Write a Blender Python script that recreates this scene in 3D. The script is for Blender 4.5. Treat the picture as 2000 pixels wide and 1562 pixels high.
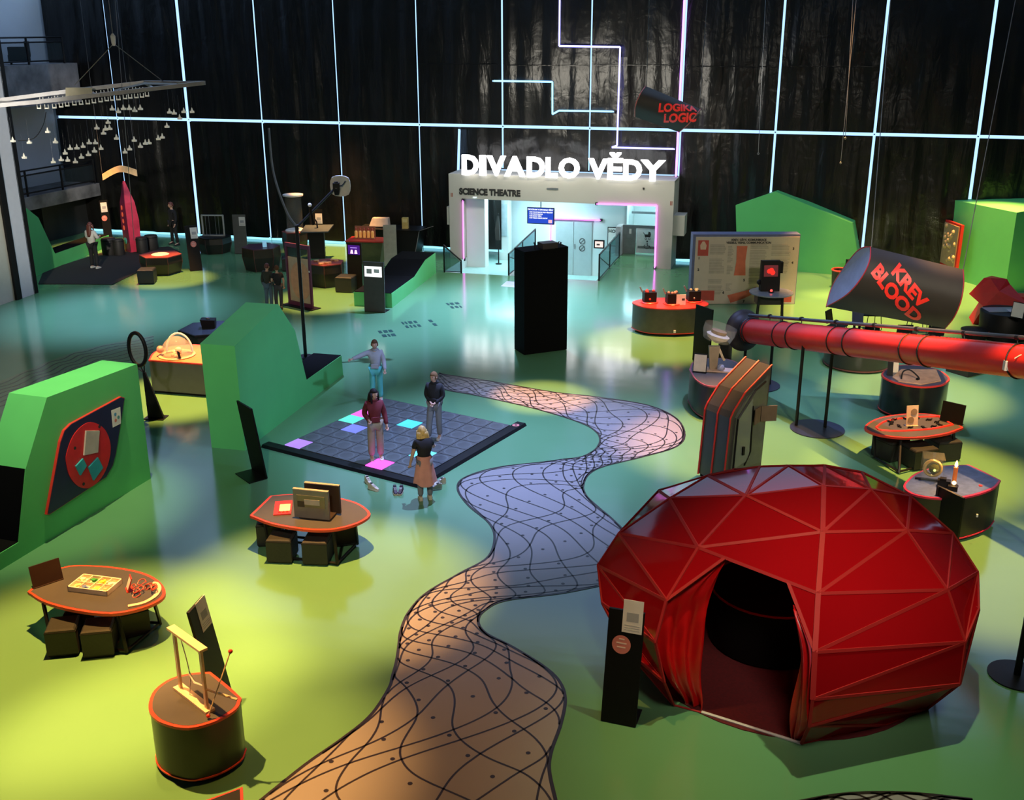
import bpy, bmesh, random
from math import *
from mathutils import Vector, Matrix, Euler
R = random.Random(7)
SC = bpy.context.scene
for o in list(bpy.data.objects): bpy.data.objects.remove(o)
COL = SC.collection

# ---------------------------------------------------------------- camera
cam_d = bpy.data.cameras.new('camera'); cam = bpy.data.objects.new('camera', cam_d); COL.objects.link(cam)
cam_d.sensor_fit = 'HORIZONTAL'; cam_d.sensor_width = 36.0; cam_d.lens = 2091.08/2000*36.0
cam_d.clip_end = 300
PITCH, ROLL = .3353, -.0030
fwd = Vector((0, cos(PITCH), -sin(PITCH))); up0 = Vector((0, sin(PITCH), cos(PITCH))); rt0 = Vector((1, 0, 0))
rt = cos(ROLL)*rt0 + sin(ROLL)*up0; upv = -sin(ROLL)*rt0 + cos(ROLL)*up0
mw = Matrix((rt, upv, -fwd)).transposed().to_4x4(); mw.translation = Vector((0, 0, 8.0)); cam.matrix_world = mw
SC.camera = cam

# ---------------------------------------------------------------- world, exposure
SC.view_settings.view_transform = 'Standard'; SC.view_settings.look = 'None'
SC.view_settings.gamma = 1.0; SC.view_settings.use_curve_mapping = False
SC.view_settings.exposure = 0.62
W = bpy.data.worlds.new('hall_ambient'); SC.world = W; W.use_nodes = True
W.node_tree.nodes['Background'].inputs[0].default_value = (.40, .62, 1.0, 1)
W.node_tree.nodes['Background'].inputs[1].default_value = .85

# ---------------------------------------------------------------- lights (hall spotlights in the roof, one added fill)
def spot(x, y, z, tx, ty, power, color, deg, blend=.6, size=.08, tz=0):
    d = bpy.data.lights.new('hall_spot_or_fill', 'SPOT'); o = bpy.data.objects.new('hall_spot_or_fill', d); COL.objects.link(o)
    d.energy = power; d.color = color; d.spot_size = radians(deg); d.spot_blend = blend; d.shadow_soft_size = size
    o.location = (x, y, z); v = Vector((tx-x, ty-y, tz-z)); o.rotation_euler = v.to_track_quat('-Z', 'Y').to_euler()
    return o
def area(x, y, z, sx, sy, power, color, target=None):
    d = bpy.data.lights.new('hall_area_lamp', 'AREA'); o = bpy.data.objects.new('hall_area_lamp', d); COL.objects.link(o)
    d.shape = 'RECTANGLE'; d.size = sx; d.size_y = sy; d.energy = power; d.color = color; o.location = (x, y, z)
    if target: o.rotation_euler = (Vector(target)-Vector((x, y, z))).to_track_quat('-Z', 'Y').to_euler()
    return o
WARM = (1.0, .47, .12)
LH = 10.5
def pool(g, power, deg, dx=0, dy=0, color=WARM, blend=.7):   # a roof spotlight or added fill over a floor point g, standing off by dx,dy
    return spot(g[0]+dx, g[1]+dy, LH, g[0], g[1], power, color, deg, blend)
pool((-5.566, 12.400), 11500, 34, .5, .9)          # parabola table
pool((-3.966, 10.280), 9500, 31, -2.2, 1.4)        # drum with the frame
pool((-2.737, 14.477), 11500, 30, .1, .7)          # table with display boards
pool((7.786, 18.774), 11000, 26, .7, .4)          # right table
pool((7.431, 14.737), 9000, 27, .9, 1.2)         # candle drum
pool((4.342, 20.121), 9500, 27, 1.0, .4)          # tall cabinet
pool((3.977, 27.542), 10500, 25, .7, .5)          # drum before the board
pool((9.295, 23.267), 10500, 25, .8, .3)          # round drum
pool((10.451, 30.729), 19000, 36, .2, .6)          # chairs
pool((14.523, 32.921), 19000, 33, .2, .6)
pool((10.402, 34.323), 10000, 25, .2, .3)
pool((-5.728, 32.504), 12500, 22, .2, .4)           # back left tables
pool((-6.580, 40.177), 15000, 25, .2, -.4)
pool((-4.148, 41.144), 9000, 22, .2, .3)
pool((-11.556, 35.448), 10500, 19, .3, .5)           # hexagon table
pool((-16.044, 41.123), 14000, 22, -.2, -1.2)        # rocket mat
pool((-7.640, 23.242), 15000, 22, .2, .6)           # dome table
pool((0.703, 23.166), 10500, 15, .2, .5)          # orange patch on the path
pool((-0.606, 10.355), 1200, 44, .1, .6)
pool((3.734, 9.978), 1500, 46, .5, 1.0, color=(.95, 1, .55), blend=1.0)  # added soft green-tinted fill for the near right floor, not a hall lamp
spot(3.0, 3.6, 11.2, 3.5, 11.6, 2800, (1, .85, .7), 22, 1.0, 1.6, 1.2)       # dome front
pool((-8.434, 17.068), 2600, 34, 1.8, .6, color=(1, .95, .5))
# cool lamps over the middle of the hall
COOL = (.36, .47, 1.0)
for g_, p_, d_ in (((-0.208, 19.880), 8200, 54), ((-5.321, 26.688), 6500, 42), ((5.435, 21.290), 3200, 42), ((-0.296, 30.857), 15500, 56), ((-11.738, 30.993), 8500, 46), ((9.308, 23.635), 3200, 42)):
    pool(g_, p_, d_, 0, 1.2, COOL, 1.0)
spot(8.5, 13, 11, -4.0, 21.3, 4200, (.30, .50, 1.0), 20, 1.0, .4, 1.0)     # cool lamp from the right onto the green wall
# front-of-house lamps on the near gallery
for x_, tx_, ty_, p_ in ((-7, -12, 26, 3200), (-3, -3, 20, 2600), (6, 6, 25, 3000), (11, 9.5, 20, 2200)):
    spot(x_, 3.5, 11.2, tx_, ty_, p_, (1, .90, .72), 46, 1.0, .3, 1.5)
spot(-8, 6, 11.3, -14.6, 32.5, 17000, (1, .93, .8), 17, .8, .2, 4.5)      # left pillar
spot(5.5, 7, 10.5, 8.6, 22, 5200, (1, .88, .7), 17, .5, .1, 2.4)          # onto the hanging cylinder
spot(2.0, 9, 11, 4.5, 29.5, 4200, (1, .88, .7), 9, .5, .1, 5.9)

# ---------------------------------------------------------------- materials (all procedural)
MATS = {}
def srgb(h):
    h = h.lstrip('#'); c = [int(h[i:i+2], 16)/255 for i in (0, 2, 4)]
    return tuple(x/12.92 if x <= .04045 else ((x+.055)/1.055)**2.4 for x in c)
def mat(name, color, rough=.5, metal=0, noise=.10, scale=6, coat=0, bump=0, emit=None, emit_s=0, spec=.5):
    if name in MATS: return MATS[name]
    if isinstance(color, str): color = srgb(color)
    m = bpy.data.materials.new(name); m.use_nodes = True; nt = m.node_tree; b = nt.nodes['Principled BSDF']
    tc = nt.nodes.new('ShaderNodeTexCoord'); n = nt.nodes.new('ShaderNodeTexNoise'); n.inputs['Scale'].default_value = scale
    n.inputs['Detail'].default_value = 4
    nt.links.new(tc.outputs['Object'], n.inputs['Vector'])
    rp = nt.nodes.new('ShaderNodeValToRGB'); e = rp.color_ramp.elements
    e[0].position = .3; e[1].position = .7
    e[0].color = (*[c*(1-noise) for c in color], 1); e[1].color = (*[min(1, c*(1+noise)) for c in color], 1)
    nt.links.new(n.outputs['Fac'], rp.inputs['Fac']); nt.links.new(rp.outputs['Color'], b.inputs['Base Color'])
    b.inputs['Roughness'].default_value = rough; b.inputs['Metallic'].default_value = metal
    b.inputs['Coat Weight'].default_value = coat; b.inputs['Specular IOR Level'].default_value = spec
    if bump:
        bp = nt.nodes.new('ShaderNodeBump'); bp.inputs['Strength'].default_value = bump; bp.inputs['Distance'].default_value = .02
        nt.links.new(n.outputs['Fac'], bp.inputs['Height']); nt.links.new(bp.outputs['Normal'], b.inputs['Normal'])
    if emit:
        if isinstance(emit, str): emit = srgb(emit)
        b.inputs['Emission Color'].default_value = (*emit, 1); b.inputs['Emission Strength'].default_value = emit_s
    MATS[name] = m; return m
def glass(name, color, alpha, rough=.03, tint=None):
    "thin clear sheet: mostly see-through, glossy on top"
    if name in MATS: return MATS[name]
    m = bpy.data.materials.new(name); m.use_nodes = True; nt = m.node_tree; nt.nodes.remove(nt.nodes['Principled BSDF'])
    out = nt.nodes['Material Output']; tr = nt.nodes.new('ShaderNodeBsdfTransparent'); pr = nt.nodes.new('ShaderNodeBsdfPrincipled')
    n = nt.nodes.new('ShaderNodeTexNoise'); n.inputs['Scale'].default_value = 3
    rp = nt.nodes.new('ShaderNodeValToRGB'); rp.color_ramp.elements[0].color = (*[c*.9 for c in color], 1); rp.color_ramp.elements[1].color = (*color, 1)
    nt.links.new(n.outputs['Fac'], rp.inputs['Fac']); nt.links.new(rp.outputs['Color'], pr.inputs['Base Color'])
    pr.inputs['Roughness'].default_value = rough
    tr.inputs[0].default_value = (*(tint or (1, 1, 1)), 1)
    mx = nt.nodes.new('ShaderNodeMixShader'); mx.inputs[0].default_value = alpha
    nt.links.new(tr.outputs[0], mx.inputs[1]); nt.links.new(pr.outputs[0], mx.inputs[2]); nt.links.new(mx.outputs[0], out.inputs[0])
    MATS[name] = m; return m
def emis(name, color, s):
    if name in MATS: return MATS[name]
    if isinstance(color, str): color = srgb(color)
    m = bpy.data.materials.new(name); m.use_nodes = True; nt = m.node_tree; nt.nodes.remove(nt.nodes['Principled BSDF'])
    e = nt.nodes.new('ShaderNodeEmission'); n = nt.nodes.new('ShaderNodeTexNoise'); n.inputs['Scale'].default_value = 1.5
    rp = nt.nodes.new('ShaderNodeValToRGB'); rp.color_ramp.elements[0].color = (*[c*.82 for c in color], 1); rp.color_ramp.elements[1].color = (*color, 1)
    nt.links.new(n.outputs['Fac'], rp.inputs['Fac']); nt.links.new(rp.outputs['Color'], e.inputs[0]); e.inputs[1].default_value = s
    nt.links.new(e.outputs[0], nt.nodes['Material Output'].inputs[0])
    MATS[name] = m; return m
def floor_mat():
    m = bpy.data.materials.new('green_resin_floor'); m.use_nodes = True; nt = m.node_tree; b = nt.nodes['Principled BSDF']
    tc = nt.nodes.new('ShaderNodeTexCoord')
    n = nt.nodes.new('ShaderNodeTexNoise'); n.inputs['Scale'].default_value = .35; n.inputs['Detail'].default_value = 6
    nt.links.new(tc.outputs['Object'], n.inputs['Vector'])
    rp = nt.nodes.new('ShaderNodeValToRGB'); e = rp.color_ramp.elements
    e[0].position = .3; e[1].position = .7; e[0].color = (.108, .268, .122, 1); e[1].color = (.122, .292, .138, 1)
    nt.links.new(n.outputs['Fac'], rp.inputs['Fac']); nt.links.new(rp.outputs['Color'], b.inputs['Base Color'])
    n2 = nt.nodes.new('ShaderNodeTexNoise'); n2.inputs['Scale'].default_value = 1.3; n2.inputs['Detail'].default_value = 3
    mp = nt.nodes.new('ShaderNodeMapping'); mp.inputs['Scale'].default_value = (.7, 1.6, 1)
    nt.links.new(tc.outputs['Object'], mp.inputs['Vector']); nt.links.new(mp.outputs['Vector'], n2.inputs['Vector'])
    bp = nt.nodes.new('ShaderNodeBump'); bp.inputs['Strength'].default_value = .10; bp.inputs['Distance'].default_value = .02
    nt.links.new(n2.outputs['Fac'], bp.inputs['Height']); nt.links.new(bp.outputs['Normal'], b.inputs['Normal'])
    b.inputs['Roughness'].default_value = .15; b.inputs['IOR'].default_value = 1.75
    return m
M_FLOOR = floor_mat()
M_BLACK = mat('black_laminate', (.005, .005, .005), .5, spec=.22)
M_PLINTH = mat('black_plinth', (.004, .004, .004), .7, spec=.2)
M_GREY = mat('anthracite_laminate', (.085, .083, .080), .38, noise=.06)
M_DRUM = mat('dark_brushed_sheet', (.034, .032, .029), .32, metal=.35, noise=.12, scale=3)
M_TOP = mat('grey_brown_top', (.060, .058, .058), .42, noise=.06)
M_RED = mat('red_edge', (.55, .030, .022), .40, noise=.05)
M_ORED = mat('orange_red_edge', (.62, .050, .025), .38, noise=.05)
M_GREEN = mat('green_painted_panel', (.10, .52, .15), .62, noise=.04, scale=1.5)
M_STEEL = mat('black_steel', (.007, .007, .008), .42, metal=.1, spec=.3)
M_GALV = mat('grey_steel', (.30, .30, .31), .35, metal=.7)
M_WOOD = mat('pale_wood', (.74, .56, .38), .5, noise=.12, scale=12)
M_WHITE = mat('white_paper', (.72, .70, .66), .7, noise=.05)
M_WALLW = mat('white_wall', (.50, .50, .47), .85, noise=.04, scale=1)
M_STOOL = mat('dark_grey_vinyl', (.016, .018, .017), .55, noise=.1, bump=.15, scale=20, spec=.4)
M_PINK = mat('coral_sticker', (.62, .20, .17), .6)
M_DKPRINT = mat('dark_print', (.02, .018, .016), .6)
M_SKIN = mat('skin', (.55, .33, .24), .55, noise=.06)
M_CONC = mat('mottled_concrete', (.16, .15, .155), .85, noise=.5, scale=1.6)
M_DRAPE = mat('black_drape', (.0062, .0060, .0058), .30, noise=.25, scale=1.2, spec=.42)
M_GAP = emis('daylight_gap', (.36, .60, 1.0), 1.25)
M_GAPC = emis('daylight_floor_gap', (.28, .78, 1.0), 1.2)

def drape_relief(m):
    nt = m.node_tree; b = nt.nodes['Principled BSDF']; tc = nt.nodes.new('ShaderNodeTexCoord'); prev = None
    for sc_, st, di in (((.9, 1, .28), .55, .10), ((3.2, 1, .8), .45, .035), ((1.2, 1, 1.5), .35, .05)):
        mp = nt.nodes.new('ShaderNodeMapping'); mp.inputs['Scale'].default_value = sc_; mp.inputs['Rotation'].default_value = (0, .25 if prev is None else -.2, 0); n = nt.nodes.new('ShaderNodeTexNoise'); n.inputs['Scale'].default_value = 1.6; n.inputs['Detail'].default_value = 3; n.inputs['Distortion'].default_value = .8
        nt.links.new(tc.outputs['Object'], mp.inputs['Vector']); nt.links.new(mp.outputs['Vector'], n.inputs['Vector'])
        bp = nt.nodes.new('ShaderNodeBump'); bp.inputs['Strength'].default_value = st; bp.inputs['Distance'].default_value = di; nt.links.new(n.outputs['Fac'], bp.inputs['Height'])
        if prev: nt.links.new(prev.outputs['Normal'], bp.inputs['Normal'])
        prev = bp
    nt.links.new(prev.outputs['Normal'], b.inputs['Normal'])
drape_relief(M_DRAPE)

# ---------------------------------------------------------------- mesh helpers
class MB:
    def __init__(s): s.v = []; s.f = []
    def add(s, vs, fs):
        n = len(s.v); s.v += [tuple(v) for v in vs]; s.f += [tuple(i+n for i in f) for f in fs]; return s
    def box(s, cx, cy, cz, sx, sy, sz, rz=0, mtx=None):
        vs = [Vector((x*sx/2, y*sy/2, z*sz/2)) for z in (-1, 1) for y in (-1, 1) for x in (-1, 1)]
        m = mtx if mtx is not None else Matrix.Rotation(rz, 4, 'Z')
        vs = [m @ v + Vector((cx, cy, cz)) for v in vs]
        return s.add(vs, [(0, 2, 3, 1), (4, 5, 7, 6), (0, 1, 5, 4), (2, 6, 7, 3), (0, 4, 6, 2), (1, 3, 7, 5)])
    def loft(s, rings, cap=True, closed=True):
        n = len(rings[0]); vs = [p for r in rings for p in r]; fs = []
        for k in range(len(rings)-1):
            for i in range(n if closed else n-1):
                j = (i+1) % n; fs.append((k*n+i, k*n+j, (k+1)*n+j, (k+1)*n+i))
        if cap: fs += [tuple(range(n))[::-1], tuple((len(rings)-1)*n+i for i in range(n))]
        return s.add(vs, fs)
    def prism(s, poly, z0, z1, sc=1.0, c=None):
        if c is None: c = (sum(p[0] for p in poly)/len(poly), sum(p[1] for p in poly)/len(poly))
        return s.loft([[(p[0], p[1], z0) for p in poly], [(c[0]+(p[0]-c[0])*sc, c[1]+(p[1]-c[1])*sc, z1) for p in poly]])
    def extr(s, prof, y0, y1):       # profile in (x,z), extruded along y
        return s.loft([[(p[0], y0, p[1]) for p in prof], [(p[0], y1, p[1]) for p in prof]])
    def tube(s, pts, r, n=8, closed=False, r2=None):
        pts = [Vector(p) for p in pts]; rings = []; N = len(pts); prev = None
        for i, p in enumerate(pts):
            a = pts[(i-1) % N] if (closed or i > 0) else p; b = pts[(i+1) % N] if (closed or i < N-1) else p
            t = (b-a).normalized()
            if prev is None: u = t.orthogonal().normalized()
            else: u = (prev - t*prev.dot(t)).normalized()
            prev = u; w = t.cross(u)
            rr = r if r2 is None else r+(r2-r)*i/(N-1)
            rings.append([p+rr*(cos(2*pi*k/n)*u+sin(2*pi*k/n)*w) for k in range(n)])
        if closed: rings.append(rings[0]); return s.loft(rings, cap=False)
        return s.loft(rings)
    def lathe(s, prof, n=24, c=(0, 0), cap=True):
        return s.loft([[(c[0]+r*cos(2*pi*i/n), c[1]+r*sin(2*pi*i/n), z) for i in range(n)] for r, z in prof], cap)
    def ball(s, c, r, n=12, sz=1.0):
        m = max(6, n//2)
        return s.loft([[(c[0]+r*sin(a)*cos(2*pi*i/n), c[1]+r*sin(a)*sin(2*pi*i/n), c[2]-r*sz*cos(a)) for i in range(n)] for a in [.02+(pi-.04)*k/m for k in range(m+1)]])
    def build(s, name, m, parent=None, smooth=None, xf=None):
        me = bpy.data.meshes.new(name)
        vs = s.v if xf is None else [xf @ Vector(v) for v in s.v]
        me.from_pydata([tuple(v) for v in vs], [], s.f)
        bm = bmesh.new(); bm.from_mesh(me); bmesh.ops.remove_doubles(bm, verts=bm.verts, dist=1e-5); bmesh.ops.recalc_face_normals(bm, faces=bm.faces); bm.to_mesh(me); bm.free()
        if smooth:
            for p in me.polygons: p.use_smooth = True
            me.set_sharp_from_angle(angle=radians(smooth))
        me.materials.append(m); o = bpy.data.objects.new(name, me); COL.objects.link(o)
        if parent is not None: o.parent = parent
        return o
def tag(o, label=None, cat=None, group=None, kind=None):
    if label: o['label'] = label
    if cat: o['category'] = cat
    if group: o['group'] = group
    if kind: o['kind'] = kind
    return o
def thing(name, label, cat, loc=(0, 0, 0), rz=0, group=None, kind=None):
    o = bpy.data.objects.new(name, None); o.empty_display_size = .1; COL.objects.link(o)
    if len(loc) == 2: loc = (loc[0], loc[1], 0)
    o.location = loc; o.rotation_euler = (0, 0, rz)
    return tag(o, label, cat, group, kind)
def struct(name, loc=(0, 0, 0), rz=0):
    o = bpy.data.objects.new(name, None); o.empty_display_size = .1; COL.objects.link(o)
    o.location = loc; o.rotation_euler = (0, 0, rz); o['kind'] = 'structure'; return o
def copy_tree(o, parent=None):
    c = o.copy(); COL.objects.link(c); c.parent = parent
    for ch in list(o.children): copy_tree(ch, c)
    return c
def text_mesh(txt, size, depth, bold=0.0, align='CENTER', spacing=1.0):
    "outline text as mesh data in the xy plane (x along the line, y up), thickness along z"
    cu = bpy.data.curves.new('text', 'FONT'); cu.body = txt; cu.size = size; cu.extrude = depth/2; cu.offset = bold
    cu.align_x = align; cu.align_y = 'CENTER'; cu.space_character = spacing; cu.resolution_u = 3
    o = bpy.data.objects.new('text', cu); COL.objects.link(o)
    dg = bpy.context.evaluated_depsgraph_get(); me = bpy.data.meshes.new_from_object(o.evaluated_get(dg))
    bpy.data.objects.remove(o); bpy.data.curves.remove(cu); return me
def put_mesh(me, name, m, parent=None, xf=None):
    if xf is not None: me.transform(xf)
    me.materials.clear(); me.materials.append(m); o = bpy.data.objects.new(name, me); COL.objects.link(o)
    if parent is not None: o.parent = parent
    return o
UPRIGHT = Matrix.Rotation(pi/2, 4, 'X')       # text standing up, reading along +x, facing -y
def rel(p, o):                                # world xy -> local xy of a thing at o (x,y,rot)
    dx, dy = p[0]-o[0], p[1]-o[1]; c, s = cos(-o[2]), sin(-o[2]); return (dx*c-dy*s, dx*s+dy*c)
def smooth_poly(pts, sub=4, corners=()):      # closed Catmull-Rom through the points; corner indices stay sharp
    out = []; n = len(pts)
    for i in range(n):
        p1, p2 = pts[i], pts[(i+1) % n]
        p0 = pts[i-1] if i not in corners else (2*p1[0]-p2[0], 2*p1[1]-p2[1])
        p3 = pts[(i+2) % n] if (i+1) % n not in corners else (2*p2[0]-p1[0], 2*p2[1]-p1[1])
        for k in range(sub):
            t = k/sub
            out.append(tuple(.5*((2*p1[d])+(-p0[d]+p2[d])*t+(2*p0[d]-5*p1[d]+4*p2[d]-p3[d])*t*t+(-p0[d]+3*p1[d]-3*p2[d]+p3[d])*t**3) for d in (0, 1)))
    return out
def inset(poly, d):
    c = (sum(p[0] for p in poly)/len(poly), sum(p[1] for p in poly)/len(poly)); out = []
    for p in poly:
        L = hypot(p[0]-c[0], p[1]-c[1]); k = max(.05, (L-d)/L); out.append((c[0]+(p[0]-c[0])*k, c[1]+(p[1]-c[1])*k))
    return out
def open_spline(pts, sub=6):
    out = []; n = len(pts)
    for i in range(n-1):
        p0 = pts[max(0, i-1)]; p1 = pts[i]; p2 = pts[i+1]; p3 = pts[min(n-1, i+2)]
        for k in range(sub):
            t = k/sub
            out.append(tuple(.5*((2*p1[d])+(-p0[d]+p2[d])*t+(2*p0[d]-5*p1[d]+4*p2[d]-p3[d])*t*t+(-p0[d]+3*p1[d]-3*p2[d]+p3[d])*t**3) for d in range(len(p1))))
    out.append(tuple(pts[-1])); return out
# ================================================================ setting
YAW = -.2712; WX, WY = 10.256, 36.884
def wroot(name): return struct(name, (WX, WY, 0), YAW)
def wpt(u, off):   # wall coordinates to world
    return (WX+cos(YAW)*u+sin(YAW)*off, WY+sin(YAW)*u-cos(YAW)*off)
# floor with the stair pit before the theatre (wall coordinates)
PU0, PU1, PO0, PO1 = -12.05, -6.66, 3.80, -1.3
mb = MB()
def slab(u0, u1, o0, o1): mb.add([(u0, -o0, 0), (u1, -o0, 0), (u1, -o1, 0), (u0, -o1, 0)], [(0, 1, 2, 3)])
slab(-48, PU0, 56, -4); slab(PU1, 34, 56, -4); slab(PU0, PU1, 56, PO0); slab(PU0, PU1, PO1, -4)
fl = mb.build('floor', M_FLOOR); fl.location = (WX, WY, 0); fl.rotation_euler = (0, 0, YAW); tag(fl, kind='structure')

# ---- black drapes with daylight showing through the seams
wall = wroot('wall_back')
lines = [-30.18+3.203*i for i in range(15)]
ZH = 4.60
def drape(u0, u1, z0, z1, seed, nm='drape_panel'):
    r = random.Random(seed); nx, nz = 34, 14; vs = []; ph = [r.uniform(0, 6.28) for _ in range(8)]; a = [r.uniform(.3, 1) for _ in range(8)]
    for j in range(nz+1):
        t = j/nz; z = z0+(z1-z0)*t
        for i in range(nx+1):
            s = i/nx; u = u0+(u1-u0)*s
            y = .05*a[0]*sin(9*s+ph[0]+1.2*t)+.032*a[1]*sin(21*s+ph[1]-2*t)+.02*a[2]*sin(41*s+ph[2]+3*t)
            sag = sin(pi*s)*(1-t)**2                                   # swags pulled up at the seams
            y += .03*a[3]*sin(13*(t+.6*abs(s-.5))+ph[3])*(.3+abs(s-.5))+.035*sag*a[4]*sin(10*t+8*s+ph[4])
            y *= min(1, 8*s, 8*(1-s))+.1
            vs.append((u, -.08+y, z))
    fs = [(j*(nx+1)+i, j*(nx+1)+i+1, (j+1)*(nx+1)+i+1, (j+1)*(nx+1)+i) for j in range(nz) for i in range(nx)]
    o = MB().add(vs, fs).build(nm, M_DRAPE, wall, smooth=180)
    return o
zs_ = (-10.610, 6.720)[1]
for i in (5, 6, 7, 8, 9): MB().box(lines[i]+1.6, -.19, zs_+.03*(i % 2), 3.0, .02, .025).build('drape_seam', M_DRAPE, wall)
gw = {1: .075, 2: .16, 3: .085, 4: .07, 5: .06, 6: .075, 7: .055, 8: .06, 9: .075, 10: .085, 11: .10}
for i in range(len(lines)-1):
    u0 = lines[i]; u1 = lines[i+1]
    if i == 0: u0 = -29.75
    g0 = gw.get(i, .08)/2+.01; g1 = gw.get(i+1, .08)/2+.01
    if i == 0: g0 = 0
    drape(u0+g0, u1-g1, ZH+.065, 9.4, 100+i)
    b = .11
    if u0 > -13.1 and u1 < -4.4: b = 3.1
    drape(u0+g0, u1-g1, b, ZH-.065, 200+i)
for i in range(1, 15):
    w = gw.get(i, .08)
    low = 3.1 if 6 <= i <= 7 else .1
    MB().box(lines[i], .02, (low+ZH)/2, w, .02, ZH-low-.04).build('light_gap', M_GAP, wall)
    MB().box(lines[i], .02, (ZH+9.4)/2, w, .02, 9.4-ZH-.04).build('light_gap', M_GAP, wall)
for i in range(14):
    u0 = -29.75 if i == 0 else lines[i]; MB().box((u0+lines[i+1])/2, .02, ZH, lines[i+1]-u0-.05, .02, .10).build('light_gap', M_GAP, wall)
    if not (u0 > -13.1 and lines[i+1] < -4.4): MB().box((u0+lines[i+1])/2, .02, .055, lines[i+1]-u0-.03, .02, .10).build('floor_light_gap', M_GAPC, wall)
MB().box(-8, .25, 6.2, 45, .1, 6.3).build("dark_backing", M_PLINTH, wall)
MB().box(-21.6, .25, 1.5, 17.9, .1, 3.2).build("dark_backing", M_PLINTH, wall)
MB().box(5.1, .25, 1.5, 19, .1, 3.2).build("dark_backing", M_PLINTH, wall)

# ---- unseen near roof and dark walls, added to shape the sky light (far half open)
M_SHELL = mat('light_shaping_shell', (.045, .05, .048), .9)
cl = wroot('added_ceiling'); MB().box(-7, -33.5, 12.1, 84, 51, .2).build('added_roof_deck', M_SHELL, cl)
for k in range(8): MB().box(-46+11*k, -4, 11.8, .3, 8, .5).build('added_roof_beam', M_SHELL, cl)
wr_ = wroot('added_wall_right'); MB().box(14.5, -25, 6, .3, 54, 12).build('added_dark_wall', M_SHELL, wr_)
wf_ = wroot('added_wall_front'); MB().box(-7, -54, 6, 84, .3, 12).build('added_dark_wall', M_SHELL, wf_)
# ---- theatre entrance
TH = wroot('wall_theatre')
FO = 1.41
M_FAC = mat('cream_facade', (.43, .41, .36), .8, noise=.03, scale=1)
M_INT = mat('pale_interior_wall', (.60, .66, .66), .8, noise=.03, scale=1)
M_DOORG = mat('grey_door', (.36, .42, .43), .5, noise=.04)
def wb(nm, m, u0, u1, o0, o1, z0, z1, par=TH):
    return MB().box((u0+u1)/2, -(o0+o1)/2, (z0+z1)/2, u1-u0, abs(o1-o0), z1-z0).build(nm, m, par)
wb('fascia', M_FAC, -12.59, -4.50, FO-.35, FO, 2.17, 3.04)
wb('left_jamb', M_FAC, -12.59, -12.06, FO-.35, FO, 0, 2.17)
wb('right_jamb', M_FAC, -5.04, -4.50, FO-.35, FO, 0, 2.17)
wb('side_wall', M_FAC, -12.59, -12.35, -.05, FO-.35, 0, 3.04)
wb('side_wall', M_FAC, -4.74, -4.50, -.05, FO-.35, 0, 3.04)
wb('roof_slab', M_FAC, -12.59, -4.50, -.02, FO-.1, 2.94, 3.03)
wb('inner_ceiling', M_INT, -12.35, -4.74, -3.2, FO-.35, 2.30, 2.40)
wb('inner_back_wall', M_INT, -12.35, -6.55, -1.45, -1.3, -1.1, 2.30)
wb('inner_back_wall', M_INT, -6.55, -4.70, -3.2, -3.05, 0, 2.30)
wb('inner_side_wall', M_INT, -12.35, -12.06, -1.3, FO-.36, -1.1, 2.30)
wb('inner_side_wall', M_INT, -12.06, -11.36, FO-.8, FO-.36, -1.1, 2.30)
wb('inner_side_wall', M_INT, -6.65, -6.55, -3.05, -1.3, 0, 2.30)
wb('inner_side_wall', M_INT, -5.0, -4.74, -3.05, FO-.36, 0, 2.30)
wb('pit_side_wall', M_INT, PU1, PU1+.05, -1.3, PO0, -1.1, -.02)
wb('pit_side_wall', M_INT, -9.74, -9.66, -1.3, PO0, -1.1, -.01)
wb('pit_front_wall', M_INT, PU0, PU1, PO0, PO0+.05, -1.1, -.02)
wb('pit_side_wall', M_INT, PU0-.05, PU0, FO-.36, PO0, -1.1, -.02)
M_PIT = mat('pale_pit_floor', (.36, .60, .56), .35, noise=.05)
wb('pit_floor', M_PIT, -9.66, PU1, -1.3, PO0, -1.1, -1.0)
wb('ramp_floor', M_PIT, PU0, -9.74, -1.3, PO0, -.45, -.38)
wb('inner_pillar', M_INT, -11.25, -10.85, -.75, -.35, -.38, 2.3)
wb('mirror_panel', mat('pale_gloss_panel', (.42, .52, .56), .25), -11.2, -10.9, -.35, -.33, .55, 1.75)
wb('exit_lamp', emis('exit_lamp', (.75, .95, 1), 1.2), -9.55, -9.2, -1.3, -1.24, 1.86, 1.92)
wb('vent_grille', M_GALV, *[ (-8.960, 2.520)[0], (-8.550, 2.530)[0] ], FO, FO+.02, 2.60, 2.67)
wb('side_box', M_FAC, -4.50, -4.12, .5, FO-.2, 1.15, 1.85)
wb('side_box', M_FAC, -12.70, -12.59, FO-.3, FO-.05, 1.2, 1.85)
for u in (-12.52, -4.62):
    for du in (0, .045): wb('exhibit_mark', mat('brown_print', (.25, .07, .04), .7), u+du, u+du+.03, FO, FO+.004, 2.22, 2.36)
wb('camera_dot', M_DKPRINT, (-5.580, 2.670)[0], (-5.520, 2.670)[0], FO, FO+.03, 2.73, 2.79)
t = put_mesh(text_mesh('SCIENCE THEATRE', .30, .012, .018), 'lettering', M_DKPRINT, TH,
             Matrix.Translation((((-11.060, 2.420))[0], -FO-.008, ((-11.060, 2.420))[1])) @ Matrix.Diagonal((.90, 1, 1, 1)) @ UPRIGHT)
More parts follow.
